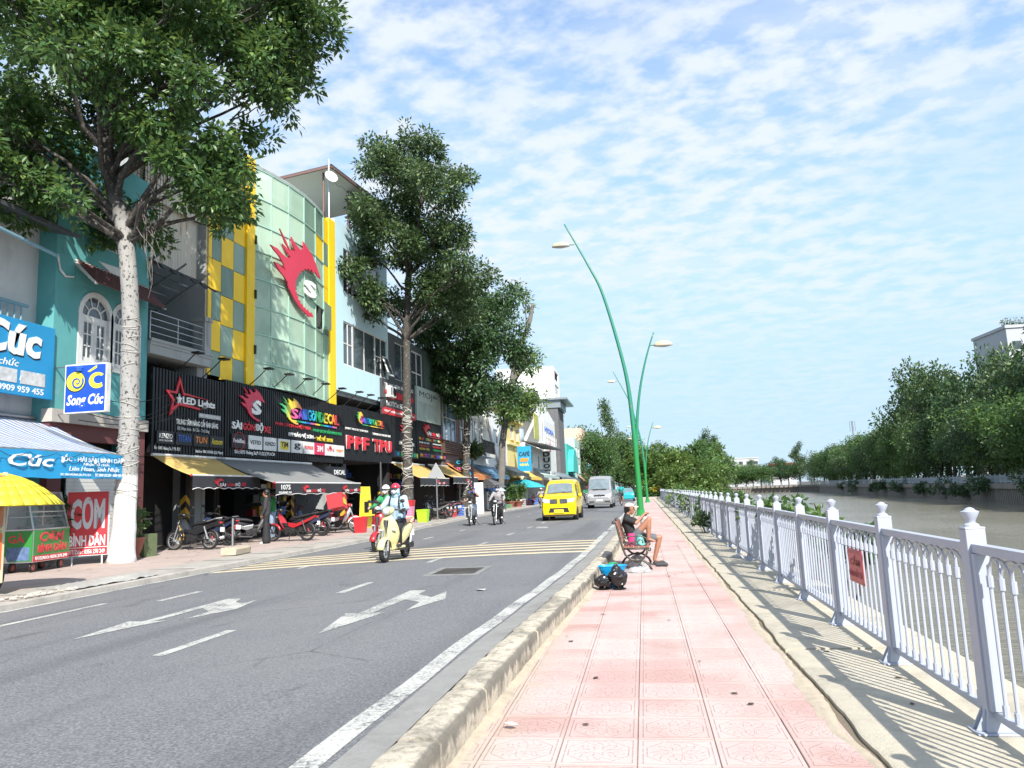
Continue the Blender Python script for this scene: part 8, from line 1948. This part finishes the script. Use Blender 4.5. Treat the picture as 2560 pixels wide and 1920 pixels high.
def head(c, f, k=1.):
    """skull, jaw, nose, ears round centre c looking along f"""
    c = Vector(c); f = Vector(f).normalized(); s_ = f.cross(Vector((0, 0, 1))).normalized(); u = s_.cross(f)
    P = [('c', c-f*.018*k+u*.03*k, .078*k, c+f*.02*k+u*.025*k, .074*k), ('c', c+f*.03*k-u*.02*k, .062*k, c+f*.040*k-u*.075*k, .043*k), ('c', c+f*.082*k+u*.015*k, .012*k, c+f*.105*k-u*.018*k, .015*k), ('c', c+f*.078*k-u*.05*k, .017*k, c+f*.080*k-u*.056*k, .019*k)]
    for q in (1, -1): P += [('c', c+s_*.078*q*k+u*.015*k-f*.01*k, .016*k, c+s_*.082*q*k-u*.02*k-f*.008*k, .012*k), ('c', c+f*.062*k+s_*.030*q*k+u*.034*k, .016*k, c+f*.058*k+s_*.045*q*k+u*.032*k, .014*k)]
    return P
def face(c, f, parent, k=1.):
    c = Vector(c); f = Vector(f).normalized(); s_ = f.cross(Vector((0, 0, 1))).normalized(); u = s_.cross(f)
    for q in (1, -1): MB().ell(c+f*.073*k+s_*.031*q*k+u*.012*k, .0115*k, 8, 6).build('eye', BLKP, parent, smooth=True)
    b = MB(); b.tube([c+f*.090*k+s_*.024*k-u*.052*k, c+f*.098*k-u*.050*k, c+f*.090*k-s_*.024*k-u*.052*k], .0045*k, 6); b.build('mouth', mat('lip', (.30, .12, .10), .6), parent)
SKIN = mat('skin_tan', (.36, .17, .105), .5, 0, .08, 8); SKIN2 = mat('skin_light', (.50, .30, .21), .5, 0, .08, 8); HAIR = mat('hair_black', (.012, .011, .011), .45, 0, .3, 30)
def cloth(name, c, r=.8): return mat(name, c, r, 0, .16, 7, .35, 26)
def person(label, loc, rz, J, skin, top, bottom, sleeves='long', legs='long', k=1., group=None, shoes=None, vox=.015, bulk=1., look=(1, 0, -.05), short={}):
    o = thing('person', label, 'person', loc, rz, group); o.scale = (k, k, k)
    B_ = head(J['head'], look)+[('c', Vector(J['head'])+Vector((-.02, 0, -.05)), .05, J['neck'], .056), ('c', J['neck'], .06, J['chest'], .10), ('c', J['chest'], .11, J['pelvis'], .11)]
    for s_, q in (('l', 1), ('r', -1)):
        B_ += chain(J, ('sh'+s_, 'el'+s_, 'wr'+s_), (.046, .038, .027))+hand(J['wr'+s_], J['el'+s_], q, .6)
        kn, an = Vector(J['kn'+s_]), Vector(J['an'+s_]); cf = kn.lerp(an, .32)
        B_ += [('c', J['chest'], .07, J['sh'+s_], .05), ('c', J['hp'+s_], .085, kn, .060), ('c', kn, .056, cf, .060), ('c', cf, .060, an, .038)]+[('c', J['an'+s_], .034, J['to'+s_], .024), ('c', J['pelvis'], .09, J['hp'+s_], .08)]
    body = blob('body', B_, skin, o, vox)
    T = [('c', J['neck'], .066, J['chest'], .13*bulk), ('c', Vector(J['chest'])+Vector((0, .06, 0)), .115*bulk, Vector(J['pelvis'])+Vector((0, .05, .03)), .115*bulk), ('c', Vector(J['chest'])+Vector((0, -.06, 0)), .115*bulk, Vector(J['pelvis'])+Vector((0, -.05, .03)), .115*bulk)]
    for s_ in 'lr':
        T += [('c', J['chest'], .10*bulk, J['sh'+s_], .068*bulk)]
        if sleeves == 'long': T += chain(J, ('sh'+s_, 'el'+s_, 'wr'+s_), (.066*bulk, .055*bulk, .042))
        else: T += [('c', J['sh'+s_], .064, Vector(J['sh'+s_]).lerp(Vector(J['el'+s_]), .72), .060)]
    blob('shirt', T, top, o, vox)
    L = [('c', Vector(J['pelvis'])+Vector((0, .04, .05)), .118, Vector(J['pelvis'])+Vector((0, -.04, .05)), .118)]
    for s_ in 'lr':
        L += [('c', J['pelvis'], .115, J['hp'+s_], .10)]
        if legs == 'long': L += chain(J, ('hp'+s_, 'kn'+s_, 'an'+s_), (.095, .07, .055))
        else: L += [('c', J['hp'+s_], .104, Vector(J['hp'+s_]).lerp(Vector(J['kn'+s_]), short.get(s_, .8)), .088)]
    blob('trousers', L, bottom, o, vox)
    if shoes:
        for s_ in 'lr': blob('shoe', [('c', Vector(J['an'+s_])+Vector((-.02, 0, -.03)), .042, J['to'+s_], .036)], shoes, o, .012)
    return o, body
def J_ride(dz=0., grip=(.33, .33, 1.08), knee=(.20, .17, .70), foot=(.10, .15, .36), hip=-.22, lean=.0):
    J = {'pelvis': (hip, 0, .88+dz), 'chest': (hip+.07+lean, 0, 1.22+dz), 'neck': (hip+.10+lean, 0, 1.40+dz), 'head': (hip+.14+lean, 0, 1.54+dz)}
    for s_, q in (('l', 1), ('r', -1)):
        J['sh'+s_] = (hip+.08+lean, .185*q, 1.34+dz); J['el'+s_] = (hip+.24+lean, .30*q, 1.12+dz); J['wr'+s_] = (grip[0]-.10, (grip[1]-.02)*q, grip[2]+.03)
        J['hp'+s_] = (hip+.02, .10*q, .84+dz); J['kn'+s_] = (knee[0], knee[1]*q, knee[2]); J['an'+s_] = (foot[0], foot[1]*q, foot[2]); J['to'+s_] = (foot[0]+.17, foot[1]*q, foot[2]-.035)
    return J
def helmet(o, c, m_, open_=True, k=1.):
    b = MB(); rows = []; c = Vector(c)
    for i in range(8):
        a = (-.25 if not open_ else -.02)+(pi/2+.02-(-.25 if not open_ else -.02))*i/7
        rows.append([(c.x-.012+.125*k*cos(a)*cos(2*pi*j/20), c.y+.108*k*cos(a)*sin(2*pi*j/20), c.z+.03+.118*k*sin(a)) for j in range(20)])
    b.grid(rows, True); h = b.build('helmet', m_, o, smooth=True); h.modifiers.new('t', 'SOLIDIFY').thickness = .014
    b = MB(); b.grid([[(c.x+.10+.055*t_, c.y+.095*s_*(1-.25*t_), c.z+.045-.02*t_-.02*s_*s_) for s_ in (-1, -.5, 0, .5, 1)] for t_ in (0, .5, 1)]); v = b.build('visor', BLKP, h, smooth=True); v.modifiers.new('t', 'SOLIDIFY').thickness = .006
    return h
def mask(o, c, m_): return blob('face_mask', [('c', Vector(c)+Vector((.068, .034, -.03)), .046, Vector(c)+Vector((.068, -.034, -.03)), .046), ('c', Vector(c)+Vector((.092, 0, -.015)), .034, Vector(c)+Vector((.08, 0, -.065)), .036)], m_, o, .010, 2)
LB = cloth('pale_blue_jacket', (.36, .50, .62)); BK = cloth('black_cloth', (.018, .018, .02)); GRC = cloth('green_jacket', (.03, .26, .10)); GRY = cloth('grey_jacket', (.30, .28, .29)); JEAN = cloth('denim', (.08, .12, .20)); MASKW = mat('white_mask', (.75, .75, .74), .8); DRK = cloth('charcoal_cloth', (.035, .035, .04)); BSHOE = mat('dark_shoe', (.03, .03, .032), .6)
HR = mat('helmet_red', (.45, .03, .06), .25, coat=.5); HW = mat('helmet_white', (.72, .72, .70), .25, coat=.5); HK = mat('helmet_black', (.02, .02, .022), .25, coat=.5)
J = J_ride()
p1, _ = person('rider in pale blue hooded jacket, white mask and red helmet on the cream scooter', (-5.82, 17.66, ROADZ), radians(-92.5), J, SKIN2, LB, BK, k=1.06, group='riders on the road', shoes=BSHOE, bulk=1.12, vox=.013)
hc = Vector(J['head']); blob('hood', [('c', hc+Vector((-.03, 0, .03)), .094, hc+Vector((-.035, 0, -.06)), .09), ('c', hc+Vector((-.03, 0, -.06)), .09, J['neck'], .09)]+[('c', hc+Vector((.02, .072*q, .03)), .03, hc+Vector((.03, .065*q, -.075)), .034) for q in (1, -1)], LB, p1, .012)
helmet(p1, hc, HR); mask(p1, hc, MASKW); b = MB(); b.tube([hc+Vector((.075, .06, .018)), hc+Vector((.10, .03, .02)), hc+Vector((.102, 0, .018)), hc+Vector((.10, -.03, .02)), hc+Vector((.075, -.06, .018))], .016, 8); b.build('sunglasses', BLKP, p1)
for q in (1, -1): b = MB(); b.tube([(-.05, .10*q, 1.40), (.02, .11*q, 1.28), (.0, .12*q, 1.10), (-.16, .15*q, .98)], .018, 6); b.build('bag_strap', BK, p1)
blob('backpack', [('c', (-.34, .07, 1.30), .10, (-.36, .06, 1.02), .11), ('c', (-.34, -.07, 1.30), .10, (-.36, -.06, 1.02), .11)], BK, p1, .016)
for q in (1, -1): blob('glove', [('c', (.26, .33*q, 1.10), .036, (.34, .325*q, 1.085), .042)], BK, p1, .012)
J = J_ride(0, (.33, .33, 1.08)); p2, _ = person('rider in green jacket, white helmet and mask behind the cream scooter', (-7.2, 21.0, ROADZ), radians(-93), J, SKIN2, GRC, BK, k=1.08, group='riders on the road', shoes=BSHOE); helmet(p2, J['head'], HW); mask(p2, J['head'], MASKW); face(J['head'], (1, 0, 0), p2)
J = J_ride(.0, (.30, .32, 1.0), (.18, .19, .66), (.06, .20, .33)); p3, _ = person('rider in black top and jeans with black helmet, one hand raised to the face', (-8.15, 36.4, ROADZ), radians(-86), {**J, 'ell': (.10, .32, 1.22), 'wrl': (.05, .14, 1.46)}, SKIN, BK, JEAN, 'short', k=1.1, group='riders on the road', shoes=WHITE); helmet(p3, J['head'], HK); face(J['head'], (1, 0, 0), p3)
p4, _ = person('rider in grey jacket with white mask and dark cap', (-6.85, 36.2, ROADZ), radians(-92), J, SKIN, GRY, BK, k=1.1, group='riders on the road', shoes=WHITE, bulk=1.12); helmet(p4, J['head'], HK); mask(p4, J['head'], MASKW)
Jb = J_ride(.06, (.36, .26, 1.03), (.16, .12, .66), (.02, .11, .24), -.26, .10); p5, _ = person('cyclist in turquoise jersey beside the silver van', (-1.95, 67.6, ROADZ), radians(-92), Jb, SKIN, cloth('turquoise_jersey', (.02, .30, .30)), DRK, legs='short', k=1.1, group='riders on the road', shoes=BSHOE, vox=.018); helmet(p5, Jb['head'], HK)
for i, (x, y, c) in enumerate(((-9.2, 70, GRY), (-5.6, 77, GRC), (-7.9, 92, LB), (-1.2, 118, BK), (-2.6, 132, GRY), (-9, 120, BK))):
    q, _ = person('%s of the tiny far riders down the street' % nth[i], (x, y, ROADZ), radians(-90), J_ride(), SKIN, c, BK, k=1.08, group='far riders on the road', vox=.03); helmet(q, J_ride()['head'], (HW, HR, HK)[i % 3])
# standing shop people
def J_stand(sp=.09):
    J = {'pelvis': (0, 0, .94), 'chest': (.0, 0, 1.28), 'neck': (0, 0, 1.46), 'head': (.02, 0, 1.60)}
    for s_, q in (('l', 1), ('r', -1)): J.update({'sh'+s_: (0, .18*q, 1.40), 'el'+s_: (.02, .23*q, 1.13), 'wr'+s_: (.12, .20*q, .92), 'hp'+s_: (0, .09*q, .90), 'kn'+s_: (.02, sp*q, .50), 'an'+s_: (0, sp*1.1*q, .09), 'to'+s_: (.16, sp*1.15*q, .03)})
    return J
p6, _ = person('person in dark top and wide black trousers standing among the parked motorbikes', (-12.35, 24.1, PAVZ), radians(200), J_stand(), SKIN, DRK, BK, 'long', shoes=WHITE, k=1.02, bulk=1.05); blob('hair', [('e', (.0, 0, 1.64), (.105, .095, .11)), ('c', (-.06, 0, 1.58), .06, (-.08, 0, 1.40), .05)], HAIR, p6, .014)
blob('trouser_flare', [('c', (0, .10*q, .62), .09, (0, .13*q, .10), .125) for q in (1, -1)], BK, p6, .016)
p7, _ = person('person in green top and pale jeans bending over a parked motorbike', (-13.6, 27.0, PAVZ), radians(190), J_stand(), SKIN, cloth('green_top', (.02, .22, .06)), cloth('pale_denim', (.25, .34, .46)), shoes=BSHOE, k=1.04); blob('hair', [('e', (.0, 0, 1.64), (.105, .095, .11))], HAIR, p7, .014)
# ---- seated man on the bench, one foot on the seat, hands on the raised knee
M = {'pelvis': (-.30, 0, .585), 'chest': (-.385, 0, .88), 'neck': (-.385, 0, 1.06), 'head': (-.315, 0, 1.19),
     'shl': (-.40, .175, .985), 'ell': (-.17, .20, .92), 'wrl': (-.01, .06, 1.055), 'shr': (-.40, -.175, .985), 'elr': (-.20, -.21, .90), 'wrr': (-.035, -.085, 1.06),
     'hpr': (-.28, -.09, .58), 'knr': (.065, -.13, .96), 'anr': (.03, -.12, .56), 'tor': (.16, -.12, .515), 'hpl': (-.28, .09, .575), 'knl': (.27, .12, .57), 'anl': (.13, .13, .115), 'tol': (.29, .13, .045)}
sm_, sb_ = person('man in cap, black t-shirt and grey shorts sitting on the bench holding his knee', (0, 16.75, 0), 0, M, SKIN, BK, cloth('grey_shorts', (.12, .125, .135)), 'short', 'short', vox=.010, look=(1, -.05, -.10), short={'r': .38, 'l': .78})
CAPM = cloth('beige_cap', (.60, .47, .40)); hc = Vector(M['head']); b = MB(); rows = []
for i in range(8): a = pi/2*i/7; rows.append([(hc.x-.012+.108*cos(a)*cos(2*pi*j/20), hc.y+.092*cos(a)*sin(2*pi*j/20), hc.z+.05+.082*sin(a)+.012*cos(2*pi*j/20)*0) for j in range(20)])
b.grid(rows, True); cp = b.build('cap', CAPM, sm_, smooth=True); cp.modifiers.new('t', 'SOLIDIFY').thickness = .008
b = MB(); b.grid([[(hc.x+.085+.105*t_*(1-.18*s_*s_), hc.y+.082*s_, hc.z+.062-.012*t_-.018*s_*s_) for s_ in (-1, -.5, 0, .5, 1)] for t_ in (0, .35, .7, 1)]); bl = b.build('cap_brim', CAPM, cp, smooth=True); bl.modifiers.new('t', 'SOLIDIFY').thickness = .006
blob('hair', [('c', hc+Vector((-.05, .0, .02)), .078, hc+Vector((-.075, 0, -.05)), .055), ('c', hc+Vector((-.02, .07, .02)), .03, hc+Vector((-.02, .075, -.03)), .018), ('c', hc+Vector((-.02, -.07, .02)), .03, hc+Vector((-.02, -.075, -.03)), .018)], HAIR, sm_, .010)
face(hc, (1, -.05, -.10), sm_)
CROC = mat('dark_rubber_clog', (.045, .048, .052), .7)
def clog(parent, c, name='clog', lab=None):
    c = Vector(c); o = blob(name, [('c', c+Vector((-.07, 0, .035)), .042, c+Vector((.10, 0, .035)), .048), ('c', c+Vector((.08, .01, .03)), .046, c+Vector((.13, .0, .028)), .036)], CROC, parent, .010, 3)
    return tag(o, lab, 'shoe') if lab else o
clog(sm_, (.20, .13, .012)); clog(None, (.24, 16.50, .012), 'clog', 'empty dark rubber clog beside the sitting man')
mb__ = blob('knee_bag', [('c', (-.02, -.02, .99), .055, (-.06, -.02, .90), .06), ('c', (.0, .02, 1.0), .04, (.03, .02, .93), .04)], mat('patterned_bag', (.42, .42, .40), .7, 0, .7, 22), None, .012); mb__.location = (0, 16.75, 0); mb__.name = 'cloth_bundle'; tag(mb__, 'pale patterned cloth bundle held against the sitting man raised knee', 'bundle')
